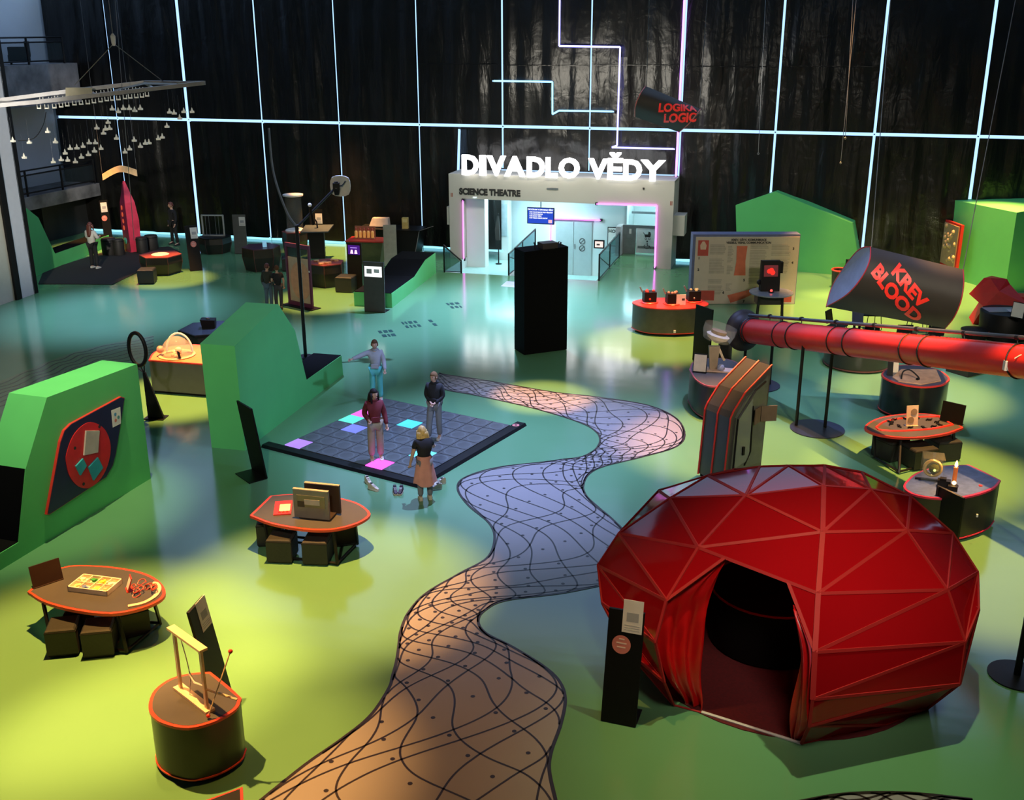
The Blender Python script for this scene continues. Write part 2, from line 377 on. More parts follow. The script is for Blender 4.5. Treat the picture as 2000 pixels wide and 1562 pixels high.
# double door in the pit
D1 = struct('door_1', (WX, WY, 0), YAW)
du0 = (-9.240, 0.090)[0]; du1 = (-7.850, 0.150)[0]; dm = (du0+du1)/2; dzt = (-8.570, 1.040)[1]
wb('door_frame', mat('door_frame_grey', (.22, .26, .27), .5), du0-.09, du1+.06, -1.3, -1.27, dzt, dzt+.1, D1)
for a, b in ((du0, dm-.012), (dm+.012, du1)):
    wb('door_leaf', M_DOORG, a, b, -1.3, -1.25, -1.0, dzt, D1)
wb('door_handle', M_GALV, dm+.03, dm+.07, -1.25, -1.2, .02, .2, D1)
def ring(nm, m, c, r, t, par, n=24, w=.012):
    return MB().tube([(c[0]+r*cos(2*pi*k/n), c[1], c[2]+r*sin(2*pi*k/n)) for k in range(n)], w, 6, closed=True).build(nm, m, par)
for px in ((1137, 472), (1137, 485)):
    pass
for (cu, cz) in ((-8.210, 0.320), (-8.210, 0.050)):
    o = ring('prohibition_sign', M_DKPRINT, (cu, 1.24, cz), .105, 0, D1)
    MB().tube([(cu-.07, 1.24, cz-.07), (cu+.07, 1.24, cz+.07)], .012, 6).build('slash', M_DKPRINT, o)
    if cz > .5: MB().box(cu, 1.24, cz-.02, .13, .012, .05).build('symbol', M_DKPRINT, o)
# lift door with pram and wheelchair pictograms at the corridor end
D2 = struct('door_2', (WX, WY, 0), YAW)
LO = -.95
lu = [(-6.790, 0.270)[0], (-6.610, 0.280)[0], (-6.130, 0.310)[0], (-5.200, 0.350)[0]]
lz = (-5.990, 1.000)[1]
M_LFR = mat('lift_frame', (.20, .22, .23), .4, metal=.5)
wb('frame_post', mat('pinkish_frame', (.45, .40, .40), .6), lu[0], lu[1], LO-.1, LO+.55, 0, (-6.670, 1.080)[1], D2)
wb('dark_panel', M_LFR, lu[1], lu[2], LO-.05, LO, 0, lz, D2)
wb('head_rail', M_LFR, lu[1], lu[3], LO-.05, LO+.04, lz-.02, lz+.08, D2)
wb('head_rail', M_LFR, lu[1]+.15, lu[3], LO-1.0, LO-.9, lz+.35, lz+.43, D2)
wb('white_panel', mat('lift_white', (.66, .70, .70), .4), lu[2]+.02, lu[3], LO-.05, LO, .05, lz-.02, D2)
wb('kick_rail', M_LFR, lu[2]+.08, lu[3], LO, LO+.012, (-5.960, 0.220)[1], (-5.960, 0.310)[1], D2)
wb('label_plate', M_WHITE, lu[1]+.23, lu[1]+.31, LO, LO+.01, (-6.320, 0.750)[1], (-6.330, 0.930)[1], D2)
pc = (-5.690, 0.730); y0 = -LO-.006
m1 = MB(); m1.extr([(pc[0]-.12, pc[1]+.02), (pc[0]-.10, pc[1]-.08), (pc[0]+.10, pc[1]-.08), (pc[0]+.12, pc[1]+.02), (pc[0]+.10, pc[1]+.11), (pc[0]+.03, pc[1]+.13), (pc[0]+.01, pc[1]+.02)], y0-.004, y0)
m1.tube([(pc[0]-.11, y0, pc[1]+.02), (pc[0]-.17, y0, pc[1]+.09)], .012, 5)
for s in (-.065, .065): m1.tube([(pc[0]+s+.035*cos(k*pi/6), y0, pc[1]-.135+.035*sin(k*pi/6)) for k in range(12)], .008, 5, closed=True)
m1.build('pram_pictogram', M_DKPRINT, D2)
pc = (-5.700, 0.360); m1 = MB(); m1.ball((pc[0]+.0, y0, pc[1]+.13), .03, 8)
m1.tube([(pc[0], y0, pc[1]+.08), (pc[0]+.01, y0, pc[1]-.03), (pc[0]+.09, y0, pc[1]-.04), (pc[0]+.13, y0, pc[1]-.12)], .016, 5)
m1.tube([(pc[0]-.01+.10*cos(a), y0, pc[1]-.06+.08*sin(a)) for a in [radians(130+20*k) for k in range(12)]], .011, 5)
m1.build('wheelchair_pictogram', M_DKPRINT, D2)
# glass railings
M_GLS = glass('railing_glass', (.10, .18, .20), .45, .05, (.75, .92, .95))
def railing(label, a, b, za, zb, zba=0, zbb=0, brace=True):
    L = hypot(b[0]-a[0], b[1]-a[1]); rz = atan2(b[1]-a[1], b[0]-a[0]); t = thing('glass_railing', label, 'railing', (a[0], a[1], 0), rz)
    MB().extr([(.03, zba+.05), (L-.03, zbb+.05), (L-.03, zb-.04), (.03, za-.04)], -.006, .006).build('glass_pane', M_GLS, t)
    MB().box(.02, 0, (zba+za)/2, .05, .05, za-zba).build('post', M_STEEL, t); MB().box(L-.02, 0, (zbb+zb)/2, .05, .05, zb-zbb).build('post', M_STEEL, t)
    MB().tube([(0, 0, za), (L, 0, zb)], .028, 8).build('handrail', M_STEEL, t)
    MB().tube([(.02, 0, zba+.04), (L-.02, 0, zbb+.04)], .018, 6).build('bottom_rail', M_STEEL, t)
    if brace:
        MB().box(L*.5, 0, (zba+zbb)/2+(za+zb-zba-zbb)/4, .04, .04, (za+zb-zba-zbb)/2).build('post', M_STEEL, t)
        MB().tube([(.05, 0, za-.1), (L*.48, 0, zbb+.12)], .016, 6).build('brace', M_STEEL, t)
    return t
railing('glass railing with black rails on the right side of the theatre stair pit', wpt(-6.58, 3.77), wpt(-6.60, -.2), .88, .92)
railing('glass railing with black rails in the middle of the theatre stair pit', wpt(-9.70, 3.78), wpt(-9.70, .1), .74, .95)
railing('short glass railing at the left corner of the theatre entrance', wpt(-12.0, 3.85), wpt(-11.35, 3.85), .95, .42, brace=False)
# interior light of the theatre foyer
for u, o, p in ((-9.3, .2, 95), (-5.8, -1.6, 40), (-11, .85, 60)):
    q = wpt(u, o); area(q[0], q[1], 2.25, 1.6, .8, p*.95, (.55, .88, 1.0))
q = wpt(-8.3, 5.2); area(q[0], q[1], 6.2, 4, 1, 200, (1, .93, .78), target=(*wpt(-8.5, 1.4), 2.2))
# ---- illuminated sign: each letter its own part
SG = thing('illuminated_sign', 'big glowing white letters on the theatre roof edge, two words', 'sign', (WX, WY, 0), YAW)
M_LET = emis('letter_face', (1.0, .985, 1.0), 3.5)
zb, zt = 3.03, 3.72
w1 = 'DIVADLO VĚDY'
lx = [(903, 'D'), (937, 'I'), (953, 'V'), (988, 'A'), (1028, 'D'), (1066, 'L'), (1092, 'O'), (1150, 'V'), (1188, 'Ě'), (1217, 'D'), (1252, 'Y')]
rx = [935, 949, 990, 1028, 1064, 1090, 1131, 1187, 1217, 1254, 1300]
us = [(-12.040, 3.230)[0], (-11.390, 3.250)[0], (-11.120, 3.260)[0], (-10.480, 3.280)[0], (-9.660, 3.300)[0], (-8.980, 3.320)[0], (-8.520, 3.340)[0], (-7.480, 3.370)[0], (-6.800, 3.390)[0], (-6.250, 3.410)[0], (-5.670, 3.420)[0]]
ue = [(-11.440, 3.250)[0], (-11.160, 3.260)[0], (-10.430, 3.280)[0], (-9.720, 3.300)[0], (-9.020, 3.320)[0], (-8.560, 3.340)[0], (-7.780, 3.360)[0], (-6.780, 3.390)[0], (-6.280, 3.400)[0], (-5.620, 3.420)[0], (-4.820, 3.450)[0]]
for k, (x, ch) in enumerate(lx):
    me = text_mesh(ch, 1.0, .12, .042); vx = [v.co.x for v in me.vertices]; vy = [v.co.y for v in me.vertices]
    base_h = max(vy)-min(vy)
    hgt = .70 if ch != 'Ě' else .92
    me.transform(Matrix.Translation((-min(vx), -min(vy), 0))); me.transform(Matrix.Diagonal(((ue[k]-us[k])/(max(vx)-min(vx)), hgt/base_h, 1, 1)))
    me.transform(Matrix.Translation((us[k], -1.5, zb)) @ UPRIGHT); put_mesh(me, 'letter', M_LET, SG)
# ---- neon tubes on the drapes and the portal
M_NB = emis('neon_blue', (.22, .55, 1.0), 2.4); M_NV = emis('neon_violet_blue', (.28, .27, 1.0), 3.2)
M_NP = emis('neon_purple', (.55, .20, 1.0), 3); M_NK = emis('neon_pink', (1.0, .16, 1.0), 2.6)
def neon(label, m, pts, off, r=.032):
    t = thing('neon_tube', label, 'neon tube', (WX, WY, 0), YAW)
    for a, b in zip(pts, pts[1:]): MB().tube([(a[0], -off, a[1]), (b[0], -off, b[1])], r, 6).build('tube_segment', m, t)
    for a in (pts[0], pts[-1]): MB().box(a[0], -off+.03, a[1], .09, .1, .09).build('end_cap', M_STEEL, t)
    return t
neon('light blue stepped neon line low on the black drape', M_NB, [(-11.240, 6.190), (-9.060, 6.180), (-9.050, 5.080), (-8.810, 5.210), (-6.850, 5.210)], .3)
neon('violet blue stepped neon line coming down from the top of the drape', M_NV, [((-8.830, 8.860)[0], 9.3), (-8.830, 7.370), (-6.700, 7.340), (-6.710, 4.060), (-6.890, 3.990), (-4.680, 3.990)], .3)
neon('straight purple neon line descending to the right end of the glowing sign', M_NP, [((-4.590, 8.820)[0], 9.3), (-4.600, 3.050)], .3, .04)
neon('short pink neon line on the left edge of the theatre portal', M_NK, [(-12.050, 2.130), (-12.060, -0.050)], 1.45, .026)
neon('pink angled neon line on the right upper corner of the theatre portal', M_NK, [(-7.170, 2.180), (-5.070, 2.200), (-5.050, 0.030)], 1.45, .030)
neon('pink angled neon line around the grey double door', M_NK, [(-7.500, 1.160), (-9.410, 1.130), (-9.440, 0.150)], -1.2, .024)
neon('pale blue vertical light line above the left end of the theatre roof', M_GAP, [(-12.530, 4.500), (-12.610, 2.910)], .25, .05)
# screens and pictures in the foyer
t = thing('hanging_monitor', 'blue programme monitor hanging in the theatre portal', 'monitor', (WX, WY, 0), YAW)
c = (-9.300, 1.590); hw, hh_ = .50, .30
MB().box(c[0], -.9, c[1], 2*hw, .06, 2*hh_).build('casing', M_STEEL, t)
scr_ = MB().box(c[0], -.935, c[1], 2*hw-.06, .006, 2*hh_-.06).build('screen', emis('screen_blue', (.02, .06, .45), 1.0), t)
MB().tube([(c[0], -.9, c[1]+hh_), (c[0], -.9, 2.3)], .02, 6).build('hanger', M_STEEL, t)
M_SCRT = emis('screen_text', (.9, .93, 1), 1.1)
for i, (tx, sz, zz) in enumerate((('PROGRAM V DIVADLE VĚDY', .074, .215), ('10:00 HRAVÉ SHOW PRO VŠECHNY', .055, .125), ('11:30 HRAVÁ SHOW', .055, .055), ('13:00 SHOW VĚDY', .055, -.015), ('15:00 VELKÁ HRAVÁ SHOW', .055, -.085))):
    put_mesh(text_mesh(tx, sz, .003, .002, 'LEFT' if i else 'CENTER'), 'screen_text', M_SCRT, scr_, Matrix.Translation((c[0]-(.42 if i else 0), -.942, c[1]+zz)) @ UPRIGHT)
MB().box(c[0]+.36, -.94, c[1]-.19, .14, .004, .12).build('screen_picture', emis('screen_pic', (.9, .5, .6), .8), scr_)
t = thing('wall_tablet', 'small black framed lit picture screen right of the double door', 'screen', (WX, WY, 0), YAW)
c = (-7.490, 0.310)
MB().box(c[0], .9, c[1], .40, .05, .32).build('casing', M_STEEL, t); MB().box(c[0], .87, c[1], .30, .01, .22).build('screen', emis('tablet_screen', (1, .72, .66), .9), t)
MB().box(c[0]-.03, .862, c[1]-.01, .12, .006, .06).build('screen_print', M_DKPRINT, t)
t = thing('framed_poster', 'framed poster with dark lettering beside the lift door', 'poster', (WX, WY, 0), YAW)
c = (-7.020, 0.570); MB().box(c[0], 1.15, c[1], .42, .03, .72).build('frame', M_STEEL, t); MB().box(c[0], 1.13, c[1], .36, .01, .66).build('sheet', M_WHITE, t)
put_mesh(text_mesh('HOU', .17, .004, .006), 'lettering', M_DKPRINT, t, Matrix.Translation((c[0]+.02, 1.122, c[1]+.2)) @ UPRIGHT)
MB().extr([(c[0]-.17, c[1]-.3), (c[0]+.17, c[1]-.3), (c[0]+.17, c[1]+.08), (c[0]+.02, c[1]-.02), (c[0]-.05, c[1]-.2)], 1.120, 1.124).build('picture', mat('poster_green', (.25, .5, .42), .6), t)
t = thing('coat_stand', 'slim black post with a dark garment inside the theatre portal', 'stand', (*wpt(-11.05, .35), -.38), YAW)
MB().tube([(0, 0, 0), (0, 0, 1.9)], .025, 6).build('post', M_STEEL, t); MB().lathe([(.12, 0), (.12, .02), (.03, .04)], 12).build('base', M_STEEL, t)
MB().loft([[(-.1, -.05, .9), (.06, -.05, .9), (.06, .05, .9), (-.1, .05, .9)], [(-.12, -.06, 1.3), (.05, -.06, 1.3), (.05, .06, 1.3), (-.12, .06, 1.3)], [(-.03, -.02, 1.8), (.02, -.02, 1.8), (.02, .02, 1.8), (-.03, .02, 1.8)]]).build('garment', M_DKPRINT, t)

# ---- left side: white wall, two concrete balconies, pillar
WL = struct('wall_left')
wa = Vector((-18.45, 44.86)); wdv = Vector((-.316, -.949)); wnv = Vector((-.949, .316))     # along the wall towards the viewer, and away from the hall
def lp(s, d, z): p = wa+wdv*s+wnv*d; return (p.x, p.y, z)
def lbox(nm, m, s0, s1, d0, d1, z0, z1, par=WL):
    vs = [lp(s, d, z) for z in (z0, z1) for d in (d0, d1) for s in (s0, s1)]
    return MB().add(vs, [(0, 2, 3, 1), (4, 5, 7, 6), (0, 1, 5, 4), (2, 6, 7, 3), (0, 4, 6, 2), (1, 3, 7, 5)]).build(nm, m, par)
M_WL2 = mat('white_gallery_wall', (.62, .64, .66), .85, noise=.04, scale=.8)
lbox('gallery_wall', M_WL2, -.6, 26, .1, .4, 0, 12)
DF = -1.75   # balcony edge, in front of the wall
lbox('balcony_slab', M_CONC, .1, 26, DF, .2, 1.53, 2.03); lbox('balcony_slab', M_CONC, .5, 26, DF, .2, 5.25, 6.72)
lbox('dark_recess', mat('dark_recess', (.012, .012, .012), .7), -.3, 2.6, -.9, .12, 0, 1.5)
lbox('door_frame', mat('grey_frame', (.3, .3, .29), .6), 5.4, 6.6, .04, .14, 0, 1.05); lbox('door_panel', mat('olive_panel', (.28, .32, .2), .6), 5.5, 6.5, .02, .1, .05, .95)
def brail(label, s0, s1, z0, z1):
    t = thing('balcony_railing', label, 'railing', (0, 0, 0))
    for z in (z1, z1-.17, z0+.12): MB().tube([lp(s0, DF+.08, z), lp(s1, DF+.08, z)], .03, 6).build('rail', M_STEEL, t)
    s = s0
    while s <= s1+.01:
        MB().tube([lp(s, DF+.08, z0), lp(s, DF+.08, z1)], .045, 6).build('post', M_STEEL, t); s += 1.9
    MB().add([lp(s0, DF+.08, z0+.15), lp(s1, DF+.08, z0+.15), lp(s1, DF+.08, z1-.2), lp(s0, DF+.08, z1-.2), lp(s0, DF+.10, z0+.15), lp(s1, DF+.10, z0+.15), lp(s1, DF+.10, z1-.2), lp(s0, DF+.10, z1-.2)], [(0, 1, 2, 3), (7, 6, 5, 4), (0, 4, 5, 1), (3, 2, 6, 7)]).build('glass_pane', glass('balcony_glass', (.05, .07, .08), .18, .08), t)
brail('black steel railing along the lower concrete balcony', .25, 14, 2.03, 2.98)
brail('black steel railing along the upper concrete balcony', 1.1, 14, 6.72, 7.68)
def armchair(label, s, d, z):
    p = lp(s, d, z); t = thing('armchair', label, 'armchair', p, -1.2)
    MB().box(0, 0, .22, .75, .75, .25).build('seat', M_STOOL, t); MB().box(0, .32, .55, .75, .16, .55).build('backrest', M_STOOL, t)
    for sx in (-.34, .34): MB().box(sx, 0, .40, .12, .7, .45).build('armrest', M_STOOL, t)
    for sx in (-.3, .3):
        for sy in (-.3, .3): MB().tube([(sx, sy, 0), (sx, sy, .12)], .025, 6).build('leg', M_STEEL, t)
armchair('black armchair on the upper balcony behind the white table', 4.2, -.7, 6.72)
armchair('black armchair on the upper balcony by the railing corner', 2.6, -.9, 6.72)
p = lp(5.1, -1.15, 6.72); t = thing('side_table', 'white framed low table on the upper balcony', 'table', p, -1.2)
MB().box(0, 0, .48, .6, .5, .04).build('tabletop', M_WHITE, t)
for sx in (-.28, .28):
    for sy in (-.22, .22): MB().box(sx, sy, .23, .04, .04, .46).build('leg', M_WHITE, t)
p = lp(3.6, -.6, 2.03); t = thing('wall_speaker', 'round dark loudspeaker in a cream housing on the lower balcony', 'speaker', p, -1.2)
MB().box(0, 0, 1.25, .55, .35, .95).build('housing', mat('cream_box', (.5, .48, .42), .7), t); MB().lathe([(.32, 0), (.36, .1), (.30, .3), (.1, .32)], 18).build('driver', M_STEEL, t, xf=Matrix.Translation((.5, -.1, 1.35)) @ Matrix.Rotation(pi/2, 4, 'X'))
MB().box(0, 0, .4, .08, .08, .8).build('stand', M_STEEL, t); MB().box(0, 0, .02, .4, .4, .04).build('base', M_STEEL, t)
p = lp(5.6, -1.0, 2.03); t = thing('waste_bin', 'small white bin with a black opening on the lower balcony', 'bin', p, -1.2)
MB().prism([(-.14, -.14), (.14, -.14), (.14, .14), (-.14, .14)], 0, .55, 1.1).build('body', M_WHITE, t); MB().box(0, -.16, .4, .18, .03, .14).build('opening', M_BLACK, t)
# pillar
PF = (-15.436, 32.691, 1.325, 0.914)
PL = struct('trim_1', (PF[0], PF[1], 0), PF[2])
MB().box(-.9, .62, 6, 2.0, 1.2, 12).build('pillar', mat('cream_pillar', (.50, .47, .40), .8, noise=.03), PL)
MB().box(.42, -.02, 6, .62, .06, 12).build('pillar_face', mat('light_grey_pillar', (.52, .52, .56), .7, noise=.03), PL)
MB().box(-.03, -.04, 6, .24, .08, 12).build('black_strip', M_BLACK, PL); MB().box(.80, .0, 6, .22, .1, 12).build('black_strip', M_BLACK, PL)
MB().box(.40, .6, 6, .6, 1.16, 12).build('pillar', M_WL2, PL)
# ================================================================ floor prints
def adopt(o, par):
    bpy.context.view_layer.update(); o.parent = par; o.matrix_parent_inverse = par.matrix_world.inverted(); return o
bpy.context.view_layer.update()
M_PATH = mat('grey_print', (.255, .238, .240), .25, noise=.04, scale=.6, spec=.55); M_LINE = mat('print_line', (.018, .012, .010), .35)
PL_ = [(-1.827, 24.197), (-1.566, 23.700), (-0.848, 23.288), (0.229, 22.573), (1.004, 21.931), (1.566, 21.323), (1.771, 20.865), (1.807, 20.512), (1.762, 20.198), (1.634, 19.866), (1.368, 19.544), (0.999, 19.415), (0.624, 19.287), (-0.289, 19.012), (-0.881, 18.545), (-1.001, 18.026), (-0.786, 17.311), (-0.400, 16.582), (-0.295, 15.999), (-0.400, 15.311), (-0.818, 14.789), (-1.295, 14.172), (-1.511, 13.596), (-1.568, 13.111), (-1.561, 12.755), (-1.553, 12.391), (-1.569, 12.019), (-1.591, 11.733), (-1.752, 11.172), (-2.036, 10.712), (-2.380, 10.254), (-2.756, 9.659), (-3.078, 9.116)]
PR_ = [(-1.780, 24.995), (-1.570, 24.830), (-0.612, 24.381), (0.904, 23.528), (1.842, 23.191), (2.983, 22.617), (3.527, 21.780), (3.582, 20.760), (3.286, 20.045), (2.534, 19.508), (1.761, 19.047), (1.438, 18.650), (1.309, 18.148), (1.309, 17.849), (1.365, 17.579), (1.526, 17.166), (1.733, 16.668), (1.977, 15.909), (2.022, 15.192), (1.681, 14.610), (0.835, 14.205), (-0.085, 13.968), (-0.396, 13.690), (-0.492, 13.392), (-0.382, 13.064), (-0.010, 12.708), (0.397, 12.246), (0.599, 11.892), (0.659, 11.490), (0.579, 10.977), (0.441, 10.434), (0.416, 10.054), (0.506, 9.332)]
def ribbon(mb, pts, w, z):
    n = len(pts); vs = []
    for i, p in enumerate(pts):
        a = pts[max(0, i-1)]; b = pts[min(n-1, i+1)]; dx, dy = b[0]-a[0], b[1]-a[1]; L = hypot(dx, dy) or 1; nx, ny = -dy/L*w/2, dx/L*w/2
        vs += [(p[0]+nx, p[1]+ny, z), (p[0]-nx, p[1]-ny, z)]
    mb.add(vs, [(2*i, 2*i+1, 2*i+3, 2*i+2) for i in range(n-1)])
def net_path(PLs, PRs, w, N, z, lw):
    SUB = 8; Ls = open_spline(PLs, SUB); Rs = open_spline(PRs, SUB); n = len(Ls)
    base = MB().add([(p[0], p[1], z) for p in Ls]+[(p[0], p[1], z) for p in Rs], [(i, i+1, n+i+1, n+i) for i in range(n-1)])
    # arc length along the middle drives the pattern, denser where the strip is narrow
    S = [0.0]
    for i in range(1, n):
        m0 = ((Ls[i-1][0]+Rs[i-1][0])/2, (Ls[i-1][1]+Rs[i-1][1])/2); m1 = ((Ls[i][0]+Rs[i][0])/2, (Ls[i][1]+Rs[i][1])/2)
        wd_ = hypot(Ls[i][0]-Rs[i][0], Ls[i][1]-Rs[i][1]); S.append(S[-1]+hypot(m1[0]-m0[0], m1[1]-m0[1])/max(.7, wd_)*1.9)
    def at(i, t, zz): return (Ls[i][0]+(Rs[i][0]-Ls[i][0])*t, Ls[i][1]+(Rs[i][1]-Ls[i][1])*t)
    def atS(s, t):
        for i in range(n-1):
            if S[i] <= s <= S[i+1]:
                k = (s-S[i])/(S[i+1]-S[i]+1e-9); a = at(i, t, 0); b = at(i+1, t, 0); return (a[0]+(b[0]-a[0])*k, a[1]+(b[1]-a[1])*k)
        return None
    lines = MB(); ribbon(lines, Ls, lw*1.7, z+.002); ribbon(lines, Rs, lw*1.7, z+.002)
    for sg in (-1, 1):
        for k in range(N):
            cur = []
            for i in range(n):
                ph = (sg*w*S[i]+2*pi*k/N+.25*sin(3*S[i]+k)+pi) % (2*pi)-pi
                if abs(ph) <= pi/2: cur.append(at(i, .5+.5*sin(ph)*.985, 0))
                else:
                    if len(cur) > 1: ribbon(lines, cur, lw, z+.002)
                    cur = []
            if len(cur) > 1: ribbon(lines, cur, lw, z+.002)
    dots = MB(); i = 0; smax = S[-1]; step = pi/N/w
    while i*step < smax:
        for j in range(-N, N):
            if (i+j) % 2 and abs(pi*j/N) < radians(72):
                q = atS(i*step, .5+.5*sin(pi*j/N)); wr = .030
                if q: dots.add([(q[0]+wr*cos(a*pi/4), q[1]+wr*sin(a*pi/4), z+.002) for a in range(8)], [tuple(range(8))])
        i += 1
    return base, lines, dots
b_, l_, d_ = net_path(PL_, PR_, 1.0, 10, .004, .026)
pth = adopt(b_.build('path_print', M_PATH), fl); adopt(tag(l_.build('net_lines', M_LINE), kind='stuff'), pth); adopt(tag(d_.build('dots', M_LINE), kind='stuff'), pth)
b_, l_, d_ = net_path([(3.118, 9.592), (3.598, 9.706), (4.059, 9.737), (4.502, 9.710), (5.028, 9.617)], [(2.865, 9.016), (3.397, 9.014), (3.823, 9.012), (4.249, 9.011), (4.887, 9.008)], .8, 10, .004, .03)
pth = adopt(b_.build('path_print', M_PATH), fl); adopt(tag(l_.build('net_lines', M_LINE), kind='stuff'), pth)
# wavy print on the left behind the green block
WPR = mat('wave_print_ground', (.15, .25, .13), .16, noise=.05, spec=.6)
wl = open_spline([(-11.872, 22.011), (-11.063, 23.274), (-10.586, 24.796), (-10.115, 25.753), (-9.255, 26.499)], 8); wu = open_spline([(-12.568, 23.469), (-12.087, 25.097), (-11.687, 26.298), (-11.143, 27.315), (-9.869, 28.450)], 8); n = len(wl)
base = MB().add([(p[0], p[1], .004) for p in wl]+[(p[0], p[1], .004) for p in wu], [(i, i+1, n+i+1, n+i) for i in range(n-1)])
lines = MB()
for k in range(7):
    t = (k+.3)/7.; pts = []
    for i in range(0, n):
        tt = t+.035*sin(1.1*i+.8*k); pts.append((wl[i][0]+(wu[i][0]-wl[i][0])*tt, wl[i][1]+(wu[i][1]-wl[i][1])*tt))
    ribbon(lines, open_spline(pts, 3), .045, .006)
pth = adopt(base.build('wave_print', WPR), fl); adopt(tag(lines.build('wave_lines', mat('wave_line', (.085, .11, .08), .16)), kind='stuff'), pth)
# worn dark lettering on the floor: unreadable strokes
for g, wd_, rot in (((-2.841, 29.553), .50, .35), ((-3.466, 28.588), .36, .35), ((-1.722, 31.741), .42, .35), ((-2.254, 29.714), .14, .35)):
    m = MB(); r = random.Random(int(g[0]*100))
    for row in range(2):
        x = -wd_/2
        while x < wd_/2-.03:
            w = r.uniform(.05, .12); px, py = x+w/2, -row*.42+.2; c, s = cos(rot), sin(rot)
            m.add([(g[0]+(px+a*w/2)*c-(py+b*.13)*s, g[1]+(px+a*w/2)*s+(py+b*.13)*c, .005) for a, b in ((-1, -1), (1, -1), (1.2, 1), (-.8, 1))], [(0, 1, 2, 3)]); x += w+r.uniform(.03, .06)
    adopt(tag(m.build('floor_lettering', mat('worn_print', (.012, .05, .035), .5, spec=.2)), kind='stuff'), fl)
adopt(MB().add([((-0.357, 34.244)[0], (-0.357, 34.244)[1], .005), ((0.144, 34.020)[0], (0.144, 34.020)[1], .005), ((0.250, 34.830)[0], (0.250, 34.830)[1], .005), ((-0.159, 34.987)[0], (-0.159, 34.987)[1], .005)], [(0, 1, 2, 3)]).build('floor_sticker', mat('grey_sticker', (.35, .36, .36), .5)), fl)

# ================================================================ green set walls
def block(label, fr, prof, th, covers=(), name='set_wall'):
    "profile (s,z) in the front plane, th deep to the back; covers: indices of profile edges lined with black"
    t = thing(name, label, 'set wall', (fr[0], fr[1], 0), fr[2])
    MB().extr(prof, 0, th).build('body', M_GREEN, t)
    for i in covers:
        a, b = prof[i], prof[(i+1) % len(prof)]; dx, dz = b[0]-a[0], b[1]-a[1]; L = hypot(dx, dz); nx, nz = dz/L*.012, -dx/L*.012
        if nz < 0 and abs(nz) > .004: nx, nz = -nx, -nz
        MB().extr([(a[0]-nx*.2, a[1]-nz*.2), (b[0]-nx*.2, b[1]-nz*.2), (b[0]+nx, b[1]+nz), (a[0]+nx, a[1]+nz)], .015, th-.015).build('black_mat', mat('black_rubber', (.0022, .0022, .0024), .85, spec=.08), t)
    return t
B1 = (-7.885, 15.307, 1.246, 3.413)
blk1 = block('big green set wall on the left carrying the red disc puzzle board', B1, [(-1.3, 0), (3.41, 0), (3.42, 2.25), (1.13, 2.36), (.45, 1.38), (.06, .27), (-1.3, .26)], .76, (4, 5))
B2 = (-5.346, 19.922, 1.327, 5.125)
blk2 = block('green set wall with a black topped step next to the lit platform', B2, [(0, 0), (5.10, 0), (5.06, .50), (3.04, .52), (2.63, 1.78), (1.93, 2.54), (-.04, 2.19)], .74, (2, 3))
B3 = (-16.233, 36.063, 1.454, 5.295)
block('green set wall with a low black seat at the far left behind the pillar', B3, [(-2.2, 0), (5.3, 0), (5.3, .42), (1.28, .50), (.56, 1.89), (-.05, 2.3), (-1.0, 2.6), (-2.2, 2.6)], .7, (2,))
B4 = (-3.609, 31.449, 1.367, 4.849)
block('low green ramp with a black running surface by the theatre', B4, [(0, 0), (4.95, 0), (4.95, .70), (4.3, .70), (3.72, .70), (2.43, .42), (0, .44)], 1.2, (2, 3, 4, 5), 'green_ramp')
B5 = (7.962, 37.214, -0.431, 4.046)
block('house shaped green set wall behind the big printed board', B5, [(0, 0), (4.25, 0), (3.98, .9), (3.75, 1.78), (1.14, 2.68), (-.20, 2.13)], .65)
g6 = (15.577, 33.045); t = thing('set_wall', 'green set wall at the right edge of the picture by the drape', 'set wall', g6, .35)
MB().extr([(0, 0), (5, 0), (5, 2.9), (.55, 2.6), (.0, 2.55)], 0, 3.2).build('body', M_GREEN, t)
# puzzle board on block 1
pb = thing('puzzle_board', 'rhombic navy board with a red disc hanging on the green set wall', 'puzzle', (B1[0], B1[1], 0), B1[2])
P_ = lambda *a: a
out = [(0.687, 0.482), (1.220, 1.562), (1.349, 1.715), (1.520, 1.772), (2.824, 1.823), (2.913, 1.775), (2.499, 0.861), (2.381, 0.681), (2.174, 0.539), (0.742, 0.458)]
def shr(poly, k):
    c = (sum(p[0] for p in poly)/len(poly), sum(p[1] for p in poly)/len(poly)); return [(c[0]+(p[0]-c[0])*k, c[1]+(p[1]-c[1])*k) for p in poly]
MB().extr(out, -.05, -.001).build('edge_band', M_RED, pb)
MB().extr(shr(out, .985), -.056, -.05).build('face', mat('navy_face', (.010, .010, .045), .4), pb)
dc = (1.745, 0.800); dt_ = (2.025, 1.621); dl = (1.297, 1.278)
da = [(1.305, 1.320), (1.515, 1.563), (1.800, 1.663), (2.037, 1.616), (2.286, 1.395), (2.374, 1.074), (2.263, 0.786), (2.034, 0.586), (1.730, 0.529), (1.472, 0.656), (1.307, 0.903), (1.271, 1.150)]
dsc_ = MB().extr(smooth_poly(da, 4), -.066, -.056).build('disc', mat('red_disc', (.60, .015, .015), .4), pb)
def pvpiece(nm, m, pts, d0=-.095): MB().extr(pts, d0, -.066).build(nm, m, pb)
pvpiece('square_piece', mat('beige_piece', (.45, .40, .36), .6), [(1.673, 1.151), (1.804, 1.550), (2.120, 1.436), (2.010, 1.077)])
pvpiece('diamond_piece', mat('teal_piece', (.02, .30, .36), .5), [(1.448, 1.042), (1.638, 1.108), (1.697, 0.952), (1.522, 0.844)])
